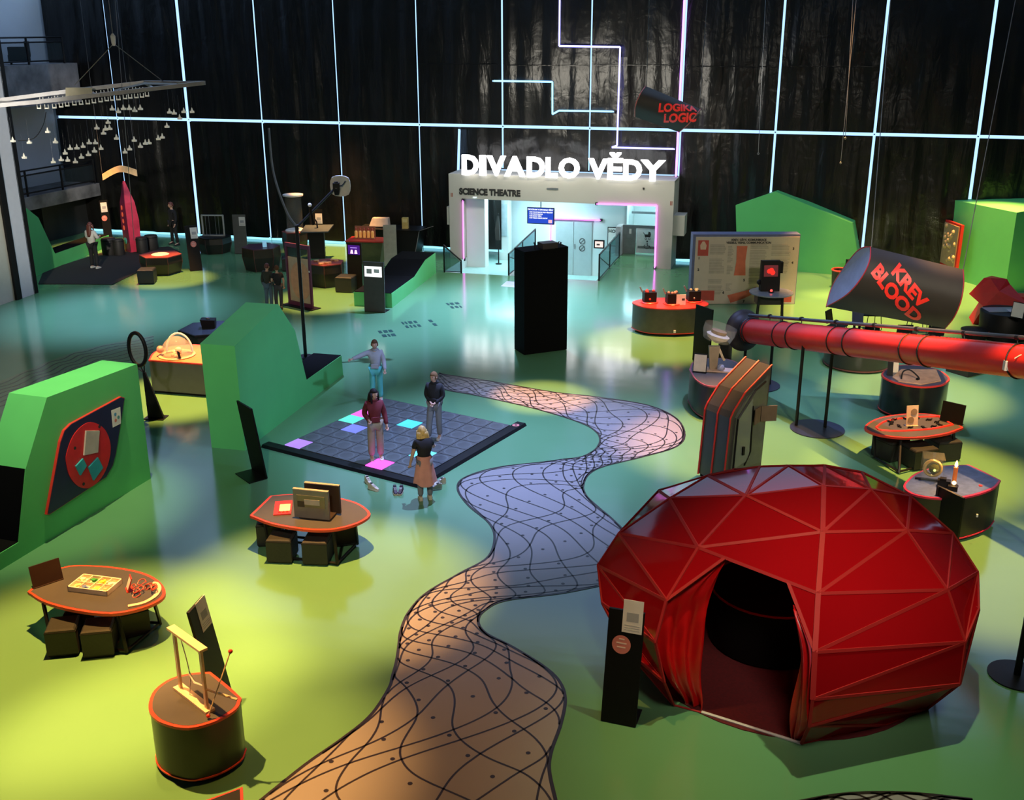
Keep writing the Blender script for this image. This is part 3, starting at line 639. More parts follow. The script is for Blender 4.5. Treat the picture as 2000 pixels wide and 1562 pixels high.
pvpiece('diamond_piece', mat('teal_piece', (.02, .30, .36), .5), [(1.740, 0.907), (1.993, 0.989), (2.082, 0.761), (1.816, 0.628)])
for c in ((1.509, 1.344), (2.159, 1.498), (1.587, 0.656)):
    MB().extr([(c[0]+.03*cos(k*pi/4), c[1]+.03*sin(k*pi/4)) for k in range(8)], -.071, -.066).build('hole', M_DKPRINT, dsc_)
sh = [(2.498, 1.357), (2.516, 1.667), (2.756, 1.653), (2.720, 1.355)]
ish_ = MB().extr(sh, -.060, -.056).build('instruction_sheet', M_WHITE, pb)
c = shr(sh, .3)[0]; cc = (sum(p[0] for p in sh)/4, sum(p[1] for p in sh)/4)
for dx, dz, m in ((-.02, .06, mat('pic_blue', (.1, .3, .5), .6)), (-.03, -.05, mat('pic_red', (.6, .2, .15), .6)), (.05, -.02, mat('pic_teal', (.1, .3, .3), .6))):
    MB().extr([(cc[0]+dx+.035*cos(k*pi/3), cc[1]+dz+.035*sin(k*pi/3)) for k in range(6)], -.062, -.060).build('picture', m, ish_)

# ================================================================ lecterns (leaning black panels)
def lectern(label, fr, off, H, name='info_lectern', m=None, th=.035, base=True, paper=None, sticker=False, screen=None, group=None, txt=None):
    "fr: base edge (x,y,rot,len); off: how far the top leans back; H: height"
    m = m or M_BLACK; L = fr[3]; t = thing(name, label, 'info stand', (fr[0], fr[1], 0), fr[2], group)
    MB().loft([[(0, 0, .012), (L, 0, .012), (L, th, .012), (0, th, .012)], [(0, off, H), (L, off, H), (L, off+th, H), (0, off+th, H)]]).build('panel', m, t)
    if base: MB().box(L/2, .16+th, .008, L, .36, .016).build('base_plate', M_STEEL, t)
    def on(s0, s1, z0, z1, d, nm, mm, par=None):
        p = []
        for z in (z0, z1):
            for s in (s0, s1):
                for e in (-.001, -d): p.append((s*L, off*z/H+e, z))
        return MB().add(p, [(0, 2, 6, 4), (1, 5, 7, 3), (0, 1, 3, 2), (4, 6, 7, 5), (0, 4, 5, 1), (2, 3, 7, 6)]).build(nm, mm, par or t)
    if paper:
        pp = on(*paper, .006, 'paper_sheet', M_WHITE); s0, s1, z0, z1 = paper; w = s1-s0; hh = z1-z0
        q = on(s0+w*.2, s1-w*.2, z0+hh*.35, z1-hh*.38, .008, 'sheet_picture', mat('sheet_grey', (.35, .36, .38), .7), pp)
        for k in range(3): on(s0+w*.12, s1-w*.12, z0+hh*(.08+.07*k), z0+hh*(.10+.07*k), .008, 'text_line', mat('sheet_text', (.4, .4, .4), .7), pp)
    if sticker:
        z = sticker[1]; r = sticker[2]; c = sticker[0]*L
        st = MB().add([(c+r*cos(k*pi/12), off*(z+r*sin(k*pi/12))/H-.004, z+r*sin(k*pi/12)) for k in range(24)], [tuple(range(24))]).build('round_sticker', M_PINK, t)
        if r > .08:
            for k, ww in enumerate((.5, .9, .75)): on((c-r*ww*.6)/L, (c+r*ww*.6)/L, z+.06-.05*k, z+.075-.05*k, .006, 'sticker_text', mat('sticker_white', (.75, .55, .5), .6), st)
    if screen:
        sc_ = on(*screen, .006, 'screen', emis('lectern_screen', (.95, .98, 1), .95)); s0, s1, z0, z1 = screen; w = s1-s0; hh = z1-z0
        on(s0+w*.12, s0+w*.42, z0+hh*.3, z0+hh*.75, .008, 'screen_picture', mat('screen_grey', (.4, .42, .43), .6), sc_); on(s0+w*.55, s0+w*.85, z0+hh*.4, z0+hh*.75, .008, 'screen_picture', mat('screen_pale', (.6, .65, .68), .6), sc_)
    return t
lectern('black info lectern with a white sheet and coral sticker beside the red dome', (1.069, 11.045, -0.337, 0.433), (0.272, 1.418)[0], (0.272, 1.418)[1], paper=(.40, .96, 1.16, 1.56), sticker=(.42, 1.0, .115))
lectern('plain black leaning lectern seen from behind by the lit platform', (-4.590, 18.501, 2.244, 0.603), (0.183, 1.440)[0], (0.183, 1.440)[1])
lectern('tall black panel between the red rimmed drum and the wooden head drum', (4.579, 25.998, -1.061, 0.650), .02, 1.45)
lectern('black lectern with a pink sticker right of the hexagonal table', (-11.169, 36.643, 0.396, 0.416), (0.584, 1.387)[0], 1.48, paper=(.42, 1.0, 1.06, 1.42), sticker=(.55, .88, .10))
lectern('dark lectern with a pale upper half beside the white cage', (-10.352, 39.653, -0.015, 0.481), .05, 1.46, m=mat('fading_panel', (.10, .10, .095), .35), paper=(.5, .98, 1.05, 1.38))
lectern('tall black lectern with a small lit violet picture of two figures', (-5.298, 33.946, -0.299, 0.507), .06, 1.50, screen=None)
lectern('grey lectern with a bright white screen at the foot of the green ramp', (-4.390, 31.027, -0.291, 0.659), .05, 1.50, m=mat('olive_panel2', (.055, .052, .045), .45), screen=(.07, .90, 1.06, 1.37))
lectern('pale metallic lectern beside the red bottle table', (-4.504, 37.391, -0.014, 0.454), .05, 1.46, m=mat('steel_panel', (.40, .39, .35), .3, metal=.5))
lectern('black lectern with an orange sheet behind the arm lamp table', (-7.644, 40.490, -0.015, 0.490), .06, 1.50, paper=(.45, .98, .98, 1.36))
lectern('black wall lectern with a sheet and pink sticker left of the pink rocket', (-15.874, 41.533, 0.691, 0.322), .1, 1.7, paper=(.1, .85, 1.25, 1.62), sticker=(.35, 1.02, .11), base=False)
# violet figures on the tall black lectern
for o in bpy.data.objects:
    if o.get('label', '').startswith('tall black lectern'):
        L = (-5.298, 33.946, -0.299, 0.507)[3]
        MB().box(L*.5, .045, 1.28, L*.8, .01, .3).build('violet_screen', emis('violet_screen', (.05, .01, .16), 1.0), o)
        for sx in (.36, .64):
            MB().loft([[(L*sx-.05, .02, 1.16), (L*sx+.05, .02, 1.16), (L*sx+.05, .038, 1.16), (L*sx-.05, .038, 1.16)], [(L*sx-.025, .02, 1.28), (L*sx+.025, .02, 1.28), (L*sx+.025, .038, 1.28), (L*sx-.025, .038, 1.28)]]).build('lit_figure', emis('pink_figure', (1, .55, .8), 1.2), o)
        MB().box(L*.5, .028, 1.35, L*.45, .01, .02).build('lit_caption', emis('violet_caption', (.5, .3, 1), 1.0), o)

# ================================================================ tables, drums and stools
def rimmed(poly, z, t, mtop, mrim, w=.045, th=.045):
    MB().prism(poly, z-th, z-.002).build('edge_band', mrim, t); MB().prism(inset(poly, w), z-.004, z+.001).build('tabletop', mtop, t)
def tear_table(label, pts, corners, z, legs, mrim=None, sub=4):
    poly = smooth_poly(pts, sub, corners); c = (sum(p[0] for p in poly)/len(poly), sum(p[1] for p in poly)/len(poly))
    poly = [(p[0]-c[0], p[1]-c[1]) for p in poly]; t = thing('activity_table', label, 'table', c)
    rimmed(poly, z, t, M_TOP, mrim or M_ORED)
    feet = []
    for (tx, ty), (bx, by) in legs:
        tx, ty, bx, by = tx-c[0], ty-c[1], bx-c[0], by-c[1]; mid = (tx*.3+bx*.7, ty*.3+by*.7)
        MB().tube([(tx, ty, z-.04), (bx+(tx-bx)*.12, by+(ty-by)*.12, .14), (bx, by, .03)], .028, 6).build('leg', M_STEEL, t); feet.append((bx, by))
    for a, b in zip(feet, feet[1:]+feet[:1]): MB().tube([(a[0], a[1], .05), (b[0], b[1], .05)], .022, 6).build('floor_rail', M_STEEL, t)
    return t, c
def stool(label, g, rz, h=.42, w=.40, group='black cube stools', m=None):
    t = thing('cube_stool', label, 'stool', g, rz, group)
    b = .02; prof = [(w/2-b, 0), (w/2, b), (w/2, h-b), (w/2-b, h)]
    cb_ = MB().loft([[(sx*(w/2-e), sy*(w/2-e), z) for sx, sy in ((-1, -1), (1, -1), (1, 1), (-1, 1))] for e, z in ((.03, .005), (.012, .02), (.0, .05), (0, h-.05), (.008, h-.02), (.03, h))]).build('cushioned_body', m or M_STOOL, t)
    MB().box(0, 0, h-.045, w+.006, w+.006, .008).build('seam', M_PLINTH, cb_)
    return t
def drum(label, pts, corners, z, gap=.06, mrim=None, mtop=None, mside=None, sub=4, plinth=.06, name='exhibit_drum', botline=True):
    poly = smooth_poly(pts, sub, corners); c = (sum(p[0] for p in poly)/len(poly), sum(p[1] for p in poly)/len(poly))
    poly = [(p[0]-c[0], p[1]-c[1]) for p in poly]; t = thing(name, label, 'display drum', c)
    MB().prism(inset(poly, plinth), 0, gap+.01).build('plinth', M_PLINTH, t)
    MB().prism(inset(poly, .012), gap, z-.03).build('side_wall', mside or M_DRUM, t, smooth=40)
    if botline: MB().prism(poly, gap, gap+.02).build('bottom_edge', mrim or M_RED, t)
    MB().prism(poly, z-.035, z-.002).build('edge_band', mrim or M_RED, t); MB().prism(inset(poly, .04), z-.004, z+.001).build('top_plate', mtop or M_TOP, t)
    return t, c
def card_holder(label, g, rz, z, w=.22, h=.26, m=None, name='card_holder', tilt=.06, cat='card holder', face=None):
    t = thing(name, label, cat, (g[0], g[1], z), rz)
    MB().loft([[(-w/2, 0, .01), (w/2, 0, .01), (w/2, .012, .01), (-w/2, .012, .01)], [(-w/2, tilt, h), (w/2, tilt, h), (w/2, tilt+.012, h), (-w/2, tilt+.012, h)]]).build('panel', m or M_BLACK, t)
    MB().box(0, .03, .005, w, .1, .01).build('foot', m or M_BLACK, t)
    if face: MB().loft([[(-w/2+.015, -.004, .03), (w/2-.015, -.004, .03), (w/2-.015, .0, .03), (-w/2+.015, .0, .03)], [(-w/2+.015, tilt-.006, h-.02), (w/2-.015, tilt-.006, h-.02), (w/2-.015, tilt-.001, h-.02), (-w/2+.015, tilt-.001, h-.02)]]).build('card', face, t)
    return t
# --- table 1
ZT = .62
T1, c1 = tear_table('teardrop table with an orange edge holding the tray of coloured pieces', [(-6.734, 13.164), (-6.558, 13.855), (-6.063, 13.923), (-5.499, 13.795), (-5.101, 13.564), (-4.841, 13.224), (-4.804, 12.955), (-4.998, 12.710), (-5.361, 12.565), (-5.876, 12.661), (-6.380, 12.881)], (0,), .62,
    [((-6.418, 12.923), (-6.313, 12.755)), ((-5.323, 12.671), (-5.222, 12.559)), ((-4.872, 12.859), (-4.994, 13.280)), ((-6.215, 13.601), (-6.144, 13.383))])
g = (-6.060, 12.576); stool('black cube stool under the tray table, front left one', (-6.086, 12.678), .18); stool('black cube stool under the tray table, front right one', (-5.594, 12.649), .18)
stool('black cube stool under the tray table, back right one', (-5.320, 13.145), .5); stool('black cube stool under the tray table, back left one', (-6.019, 13.149), .2)
tz = ZT+.002
tr = (-6.675, 14.220, -0.198, 0.641); tp0 = (-6.137, 13.061); tp1 = (-5.536, 12.917); tp2 = (-5.497, 13.478); tp3 = (-6.128, 13.617)
rz = atan2(tp1[1]-tp0[1], tp1[0]-tp0[0]); wX = hypot(tp1[0]-tp0[0], tp1[1]-tp0[1]); wY = .38; cx_, cy_ = (tp0[0]+tp1[0]+tp2[0]+tp3[0])/4, (tp0[1]+tp1[1]+tp2[1]+tp3[1])/4
t = thing('sorting_tray', 'pale wooden tray of eight compartments on the left teardrop table', 'tray', (cx_, cy_, tz), rz)
M_TRAY = mat('cream_tray', (.80, .72, .56), .5)
MB().box(0, 0, .008, wX, wY, .016).build('tray_base', M_TRAY, t)
for a in (-1, 1): MB().box(0, a*(wY/2-.008), .04, wX, .016, .08).build('tray_side', M_TRAY, t); MB().box(a*(wX/2-.008), 0, .04, .016, wY, .08).build('tray_side', M_TRAY, t)
MB().box(0, 0, .037, wX-.02, .01, .07).build('divider', M_TRAY, t)
for k in (-1, 0, 1): MB().box(k*wX/4, 0, .037, .01, wY-.02, .07).build('divider', M_TRAY, t)
cols = ['#dfe6c8', '#2f8f3c', '#e6c840', '#e9e2cf', '#e8d88a', '#5b6fa8', '#e4e05a', '#c98f5a']; k = 0
for row in (1, -1):
    for cxn in range(4):
        px, py = -wX*.375+cxn*wX/4, row*wY/4; a, b = cos(rz), sin(rz); o = thing('sorting_pieces', ['pale green', 'green', 'yellow', 'cream', 'light yellow', 'blue', 'lemon yellow', 'orange brown'][k]+' pieces heaped in one compartment of the sorting tray', 'game pieces', (cx_+px*a-py*b, cy_+px*b+py*a, tz+.018), rz, 'pieces in the sorting tray')
        mm = mat('piece_'+['pale_green', 'green', 'yellow', 'cream', 'straw', 'blue', 'lemon', 'orange'][k], cols[k], .5)
        for q in range(3):
            MB().box(R.uniform(-.03, .03), R.uniform(-.04, .04), .012+.014*q, .07, .055, .013, R.uniform(0, 3)).build('piece', mm, o)
        k += 1
card_holder('dark brown upright sign holder at the left tip of the tray table', (-6.527, 13.380), .75, tz, .42, .31, mat('brown_holder', (.022, .010, .008), .4))
card_holder('small red and white card standing beside the wooden tray', (-5.351, 13.184), -1.1, tz, .16, .2, M_RED, face=M_WHITE)
t = thing('wire_puzzle', 'tangle of thin red wire rings on the right of the tray table', 'toy', (*(-5.086, 13.154), tz), .3)
for k in range(9):
    cx0, cy0, r0 = R.uniform(-.16, .16), R.uniform(-.1, .12), R.uniform(.03, .06); MB().tube([(cx0+r0*cos(a*pi/4), cy0+r0*sin(a*pi/4), .012+.045*(k % 3)+.02*sin(a)) for a in range(8)], .008, 5, closed=True).build('wire_ring', mat('red_wire', (.5, .06, .04), .4), t)
arc = open_spline([(-5.189, 12.731), (-5.005, 12.825), (-4.908, 13.004), (-4.914, 13.203), (-4.995, 13.349), (-5.057, 13.364)], 5)
ac = arc[len(arc)//2]; m = MB(); n = len(arc)
for d0 in (0,):
    L_ = []; R_ = []
    for i, p in enumerate(arc):
        a = arc[max(0, i-1)]; b = arc[min(n-1, i+1)]; dx, dy = b[0]-a[0], b[1]-a[1]; l = hypot(dx, dy); L_.append((p[0]-dy/l*.03-ac[0], p[1]+dx/l*.03-ac[1])); R_.append((p[0]+dy/l*.03-ac[0], p[1]-dx/l*.03-ac[1]))
    poly = L_+R_[::-1]; m.loft([[(L_[i][0], L_[i][1], 0), (R_[i][0], R_[i][1], 0), (R_[i][0], R_[i][1], .02), (L_[i][0], L_[i][1], .02)] for i in range(n)])
tag(m.build('curved_ruler', mat('cream_strip', (.7, .5, .36), .5)), 'curved cream strip along the right rim of the tray table', 'ruler').location = (ac[0], ac[1], tz)
# --- drum 3
D3, c3 = drum('teardrop drum with a red rim carrying the wooden string frame', [(-4.119, 10.294), (-4.149, 10.592), (-4.026, 10.834), (-3.814, 10.939), (-3.596, 10.965), (-3.324, 10.690), (-3.100, 10.437), (-3.113, 10.228), (-3.286, 10.007), (-3.553, 9.885), (-3.838, 9.962), (-4.015, 10.103)], (4, 6), .77, mrim=M_ORED)
wf0 = (-3.882, 10.638); wf1 = (-3.388, 10.163); L = hypot(wf1[0]-wf0[0], wf1[1]-wf0[1]); rz = atan2(wf1[1]-wf0[1], wf1[0]-wf0[0])
t = thing('string_frame', 'upright pale wooden frame with a bent string on the drum', 'exhibit', (wf0[0], wf0[1], .772), rz)
HH = .80
MB().box(L/2, 0, .016, L+.02, .12, .03).build('base_board', M_WOOD, t); MB().box(L/2, 0, HH, L+.02, .10, .03).build('top_board', M_WOOD, t)
for x in (.06, L-.06): MB().box(x, 0, HH/2, .045, .03, HH-.03).build('upright', M_WOOD, t)
MB().tube(open_spline([(L*.30, 0, HH*.9), (L*.42, 0, HH*.6), (L*.46, 0, HH*.35), (L*.38, 0, .03)], 5), .006, 5).build('string', M_WHITE, t)
MB().tube([(L*.46, 0, HH*.42), (L*.62, -.01, HH*.34), (L-.06, 0, HH*.40)], .014, 5).build('clip', M_WHITE, t)
MB().tube([(L-.06, 0, HH*.35), (L+.30, .18, .22)], .014, 6).build('strut', M_WOOD, t)
s0 = (-3.372, 10.045); e0 = (s0[0]+.30, s0[1]+.10, 1.50)
t = thing('beater_stick', 'thin pale stick with red balls at both ends leaning over the drum', 'stick', (s0[0], s0[1], .79))
MB().tube([(0, 0, .02), (.27, .16, .74)], .008, 6).build('rod', M_WOOD, t); MB().ball((0, 0, .02), .024, 10).build('ball', M_RED, t); MB().ball((.27, .16, .74), .026, 10).build('ball', M_RED, t)
lectern('black lectern with a white sheet rising behind the string frame drum', (-3.586, 11.099, 1.390, 0.419), (0.250, 1.459)[0], (0.250, 1.459)[1], paper=(.40, .97, 1.10, 1.48))
t = thing('exhibit_table', 'dark red edged tip of an exhibit table cut off at the bottom edge', 'exhibit', (-2.766, 8.928)); q = (-2.793, 9.130); b = (-2.766, 8.928)
pl = [(0.12, -.35), (q[0]-b[0], q[1]-b[1]), (-.55, -.12), (-.6, -.5)]
MB().prism(inset(pl, .03), 0, .56).build('body', M_DRUM, t); MB().prism(pl, .56, .60).build('edge_band', M_RED, t); MB().prism(inset(pl, .04), .599, .602).build('top_plate', M_BLACK, t)
# --- table 2
T2, c2 = tear_table('teardrop table with an orange edge holding two upright grey boards', [(-4.211, 15.605), (-4.042, 16.368), (-3.662, 16.438), (-3.242, 16.393), (-2.821, 16.246), (-2.518, 16.042), (-2.295, 15.706), (-2.313, 15.485), (-2.486, 15.256), (-2.819, 15.077), (-3.254, 15.098), (-3.799, 15.302)], (0, 1), .62,
    [((-3.945, 15.452), (-3.866, 15.316)), ((-2.799, 15.149), (-2.755, 15.051)), ((-2.480, 15.330), (-2.536, 15.754)), ((-3.697, 16.010), (-3.741, 16.004))])
stool('dark cube stool under the two board table, front left one', (-3.662, 15.315), -.08); stool('dark cube stool under the two board table, front right one', (-3.085, 15.242), -.08)
stool('dark cube stool under the two board table, back right one', (-2.790, 15.885), .25); stool('dark cube stool under the two board table, back left one', (-3.972, 15.893), .1)
b0 = (-3.459, 15.505); b1 = (-2.882, 15.370); L = hypot(b1[0]-b0[0], b1[1]-b0[1]); rz = atan2(b1[1]-b0[1], b1[0]-b0[0])
t = thing('display_boards', 'pair of upright grey boards with a window on the teardrop table', 'display board', (b0[0], b0[1], tz), rz)
M_BRD = mat('warm_grey_board', (.115, .12, .115), .45); M_BRDD = mat('dark_board', (.02, .012, .01), .5)
def board(y, x0, h, m, win):
    MB().box(x0+L/2, y, h/2+.02, L, .05, h-.02).build('board', m, t); MB().box(x0+L/2, y, h+.012, L, .052, .014).build('top_edge', mat('lit_edge', (.36, .30, .24), .5), t)  # top edge paler, light from above put into its colour
board(0, 0, .50, M_BRD, 1); board(.26, .08, .50, M_BRDD, 0)
MB().box(L/2+.04, .13, .03, L*.9, .30, .03).build('connecting_base', M_BRDD, t)
MB().box(L/2, -.028, .32, L*.80, .008, .20).build('window_panel', mat('khaki_window', (.12, .11, .075), .3), t)
MB().box(L/2+.02, -.034, .31, L*.44, .006, .09).build('window_card', mat('window_card', (.28, .27, .28), .4), t)
MB().box(L*.22, -.034, .27, L*.2, .006, .1).build('window_dark', M_DKPRINT, t)
t = thing('red_tray', 'flat red tray with a cream sheet beside the upright boards', 'tray', (*(-3.724, 15.853), tz), (-4.161, 16.790, -0.007, 0.336)[2]+.15)
MB().extr([(-.14, 0), (.14, 0), (.14, .02), (-.14, .02)], -.26, .26).build('tray_body', M_RED, t); MB().box(.03, -.02, .023, .17, .26, .006).build('paper_sheet', mat('cream_sheet', (.75, .68, .5), .6), t)
for k in range(3): MB().tube([(-.06+.06*k, -.2, .024), (-.05+.06*k, -.16, .03), (-.03+.06*k, -.2, .024)], .006, 5).build('tool', M_ORED, t)
# ================================================================ light floor
LFo = (-4.854, 19.973, -0.572, 3.716)
LF = thing('lit_platform', 'low square platform of dark glass tiles, some lit in colours, with black borders', 'platform', (0, 0, 0))
lo = (-1.777, 18.432); lw_ = 3.315/8; la = 1.021
LF.location = (-1.772, 18.35, 0); LF.rotation_euler = (0, 0, la)        # bottom corner; x runs along the right edge, y along the front edge
M_TILE = mat('dark_glass_tile', (.07, .074, .072), .28, noise=.15, scale=2); M_TRING = mat('tile_ring', (.105, .118, .118), .3)
MB().box(1.657, 1.657, .025, 3.315, 3.315, .05).build('base_frame', M_PLINTH, LF)
lit = {(0, 7): ((.42, .25, 1), .9), (0, 2): ((1, .08, .85), 2.0), (4, 7): ((.15, 1, .8), .8), (5, 7): ((1, .2, .9), .75), (3, 6): ((.22, .28, 1), .8), (5, 4): ((.08, .62, 1), 1.1), (2, 1): ((.15, .68, 1), 1.2)}
tile_me = None; ring_me = None
for i in range(8):
    for j in range(8):
        x, y = (i+.5)*lw_, (j+.5)*lw_
        if (i, j) in lit:
            cc_, st = lit[(i, j)]
            o = MB().box(0, 0, .008, lw_-.02, lw_-.02, .016).build('lit_tile', emis('lit_tile_%d%d' % (i, j), cc_, st), LF); o.location = (x, y, .05)
            continue
        if tile_me is None:
            o = MB().box(0, 0, .008, lw_-.014, lw_-.014, .016).build('tile', M_TILE, LF); tile_me = o.data
            rg = [(.135*cos(k*pi/12), .135*sin(k*pi/12), .017) for k in range(24)]+[(.165*cos(k*pi/12), .165*sin(k*pi/12), .017) for k in range(24)]
            ring_me = MB().add(rg, [(k, (k+1) % 24, 24+(k+1) % 24, 24+k) for k in range(24)]).build('tile_ring', M_TRING, o)
        else:
            o = bpy.data.objects.new('tile', tile_me); COL.objects.link(o); o.parent = LF; q = ring_me.copy(); COL.objects.link(q); q.parent = o
        o.location = (x, y, .05)
MB().extr([(-.24, 0), (-.005, 0), (-.005, .055), (-.20, .055)], -.24, 3.72).build('border_ramp', M_BLACK, LF)
MB().loft([[(-.005, -.24, 0), (3.60, -.24, 0), (3.60, -.005, 0), (-.005, -.005, 0)], [(-.005, -.20, .055), (3.60, -.20, .055), (3.60, -.005, .055), (-.005, -.005, .055)]]).build('border_ramp', M_BLACK, LF)
MB().lathe([(.0, .056), (.075, .056), (.075, .06), (.0, .06)], 20, (3.38, -.10)).build('round_sticker', M_PINK, LF); MB().lathe([(.0, .06), (.03, .06), (.03, .063), (.0, .063)], 12, (3.38, -.10)).build('sticker_centre', M_DKPRINT, LF)

# ================================================================ left middle group
# drum with the clear dome
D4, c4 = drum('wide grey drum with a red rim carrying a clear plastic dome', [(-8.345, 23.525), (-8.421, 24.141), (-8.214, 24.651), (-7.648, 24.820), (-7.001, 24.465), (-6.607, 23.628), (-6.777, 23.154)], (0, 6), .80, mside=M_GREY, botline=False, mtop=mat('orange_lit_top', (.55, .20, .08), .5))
for px in (307, 381):
    q = (-7.720, 23.367)
gd = (-7.792, 23.885)
t = thing('clear_dome', 'clear plastic dome over small orange figures on the wide drum', 'dome cover', (*gd, .802))
MB().lathe([(.36*cos(a), .02+.44*sin(a)) for a in [k*pi/2/10 for k in range(10)]]+[(.03, .46)], 28).build('shell', glass('clear_plastic', (.75, .68, .58), .24, .04), t, smooth=60)
MB().lathe([(.40, 0), (.42, .02), (.38, .04), (.34, .02)], 28).build('base_ring', mat('cream_ring', (.55, .38, .26), .5), t)
MB().tube([(.30*cos(a)+.02, .16, .05+.44*sin(a)) for a in [k*pi/14 for k in range(15)]], .025, 6).build('pale_band', M_WHITE, t)
for k in range(10):
    a = R.uniform(0, 6.28); rr = R.uniform(.05, .26); MB().ball((rr*cos(a), rr*sin(a), .05), R.uniform(.03, .05), 8).build('small_figure', mat('figure_cream', (.75, .5, .3), .6), t)
MB().ball((.14, -.30, .22), .075, 10).build('glove_port', M_WOOD, t); MB().tube([(.14, -.34, .22), (.17, -.36, .04)], .03, 8).build('glove', M_STEEL, t); MB().ball((-.36, -.05, .16), .09, 8).build('glove_port', mat('pinkish', (.55, .25, .2), .5), t)
# hexagonal table behind it
hx = (-7.645, 26.127)
t = thing('hexagon_table', 'dark hexagonal table with a black box behind the clear dome', 'table', hx, .3)
hexp = [(.75*cos(k*pi/3), .75*sin(k*pi/3)) for k in range(6)]
MB().prism([(p[0]*.8, p[1]*.8) for p in hexp], 0, .80).build('body', M_DRUM, t); MB().prism(hexp, .80, .845).build('edge_band', M_STEEL, t); MB().prism(shr(hexp, .95), .844, .85).build('tabletop', mat('bluish_top', (.06, .07, .09), .2), t)
bx = (-7.645, 26.127); t = thing('viewer_box', 'black open box standing on the dark hexagonal table', 'box', (*bx, .852), .1)
MB().loft([[(-.15, -.1, 0), (.17, -.1, 0), (.17, .12, 0), (-.15, .12, 0)], [(-.18, -.14, .24), (.18, -.14, .22), (.18, .14, .22), (-.18, .14, .24)]]).build('shell', M_BLACK, t); MB().lathe([(.05, .235), (.05, .27), (.02, .27)], 12).build('lens', M_GALV, t)
# magnifying glass stand
fr = (-7.889, 21.815, -0.009, 0.301)
t = thing('magnifier_stand', 'giant black magnifying glass on a tapering black foot', 'magnifier', (fr[0], fr[1], 0), -.12)
MB().loft([[(0, -.02, .01), (.36, -.02, .01), (.36, .04, .01), (0, .04, .01)], [(.0, -.02, 1.05), (.055, -.02, 1.05), (.055, .03, 1.05), (.0, .03, 1.05)]]).build('foot', M_BLACK, t)
MB().box(.15, .05, .01, .45, .3, .02).build('base_plate', M_STEEL, t)
zc = 1.56; cxm = -.06
MB().tube([(cxm+.21*cos(a), -.05*cos(a), zc+.36*sin(a)) for a in [k*2*pi/28 for k in range(28)]], .042, 8, closed=True).build('lens_ring', M_BLACK, t, smooth=60)
MB().add([(cxm+.20*cos(a), -.05*cos(a), zc+.35*sin(a)) for a in [k*2*pi/28 for k in range(28)]], [tuple(range(28))]).build('lens', glass('lens_glass', (.5, .55, .52), .28, .05), t)
for x in (-.15, -.02, .08): MB().tube([(.03, 0, 1.03), (cxm+x+.03, 0, zc-.34)], .014, 6).build('strut', M_STEEL, t)
# pole by block 2
pq = (-5.303, 26.368)
t = thing('arm_lamp_pole', 'tall thin black pole with a slanted arm ending in a square white reflector', 'pole', pq)
PH = 3.391
MB().tube([(0, 0, 0), (0, 0, PH)], .045, 10).build('pole', M_STEEL, t); MB().lathe([(.22, 0), (.22, .02), (.05, .03)], 20).build('base_plate', M_STEEL, t)
e = (-4.297, 26.800, 4.303); hd = (e[0]-pq[0], e[1]-pq[1], e[2])
MB().tube([(0, 0, PH), (.05, .02, PH), hd], .028, 8).build('arm', M_STEEL, t); MB().ball((hd[0]*.33, hd[1]*.33, PH+(hd[2]-PH)*.52), .05, 8).build('joint', M_WHITE, t)
MB().tube([(hd[0]*.33, hd[1]*.33, PH+(hd[2]-PH)*.5), (hd[0]*.38, hd[1]*.38, PH-.02)], .03, 6).build('counterweight_rod', M_STEEL, t)
rf = MB().extr(smooth_poly([(-.20, -.20), (.20, -.21), (.21, .20), (-.20, .21)], 4), -.03, .03).build('reflector', mat('white_reflector', (.62, .60, .54), .5), t); rf.location = (hd[0]+.05, hd[1]+.05, hd[2]-.02)
hdm = MB().box(0, 0, 0, .16, .14, .18).lathe([(.06, -.2), (.08, -.05), (.04, .12)], 10).build('lamp_head', M_STEEL, t); hdm.location = (hd[0]-.03, hd[1]-.06, hd[2]-.02)
MB().tube(open_spline([(hd[0], hd[1]-.05, hd[2]), (hd[0]+.12, hd[1]-.1, hd[2]+.02), (hd[0]+.2, hd[1]-.06, hd[2]+.12)], 4), .012, 5).build('cable', M_STEEL, t)
# ================================================================ far left group
g = [(-15.665, 34.741), (-13.170, 34.634), (-12.525, 40.072), (-13.255, 41.080), (-15.386, 40.115), (-16.309, 36.714)]
tag(MB().add([(p[0], p[1], .004) for p in g]+[(p[0], p[1], .02) for p in g], [tuple(range(5, -1, -1)), tuple(range(6, 12))]+[(i, (i+1) % 6, 6+(i+1) % 6, 6+i) for i in range(6)]).build('floor_mat', mat('dark_brown_mat', (.016, .012, .010), .85)), 'black floor mat below the pink rocket at the far left', 'mat')
rk = (-14.646, 40.104, 0.857, 0.514)
t = thing('rocket', 'tall pink red toy rocket with a row of round windows', 'rocket', (rk[0]+.15, rk[1], .02), -.80)
M_RK = mat('rocket_pink', (.75, .045, .10), .45); M_RKD = mat('rocket_purple', (.16, .012, .05), .5)
RH = 2.62
prof = [(-.26, 0), (.26, 0), (.27, RH*.45), (.22, RH*.72), (.03, RH), (-.03, RH), (-.22, RH*.72), (-.27, RH*.45)]
def rr_(z, w, y0, y1): return [(-w, y0, z), (w, y0, z), (w, y1, z), (-w, y1, z)]
MB().loft([rr_(0, .26, 0, .42), rr_(RH*.45, .27, -.02, .44), rr_(RH*.70, .21, .0, .38), rr_(RH, .02, .12, .18)]).build('body', M_RK, t)
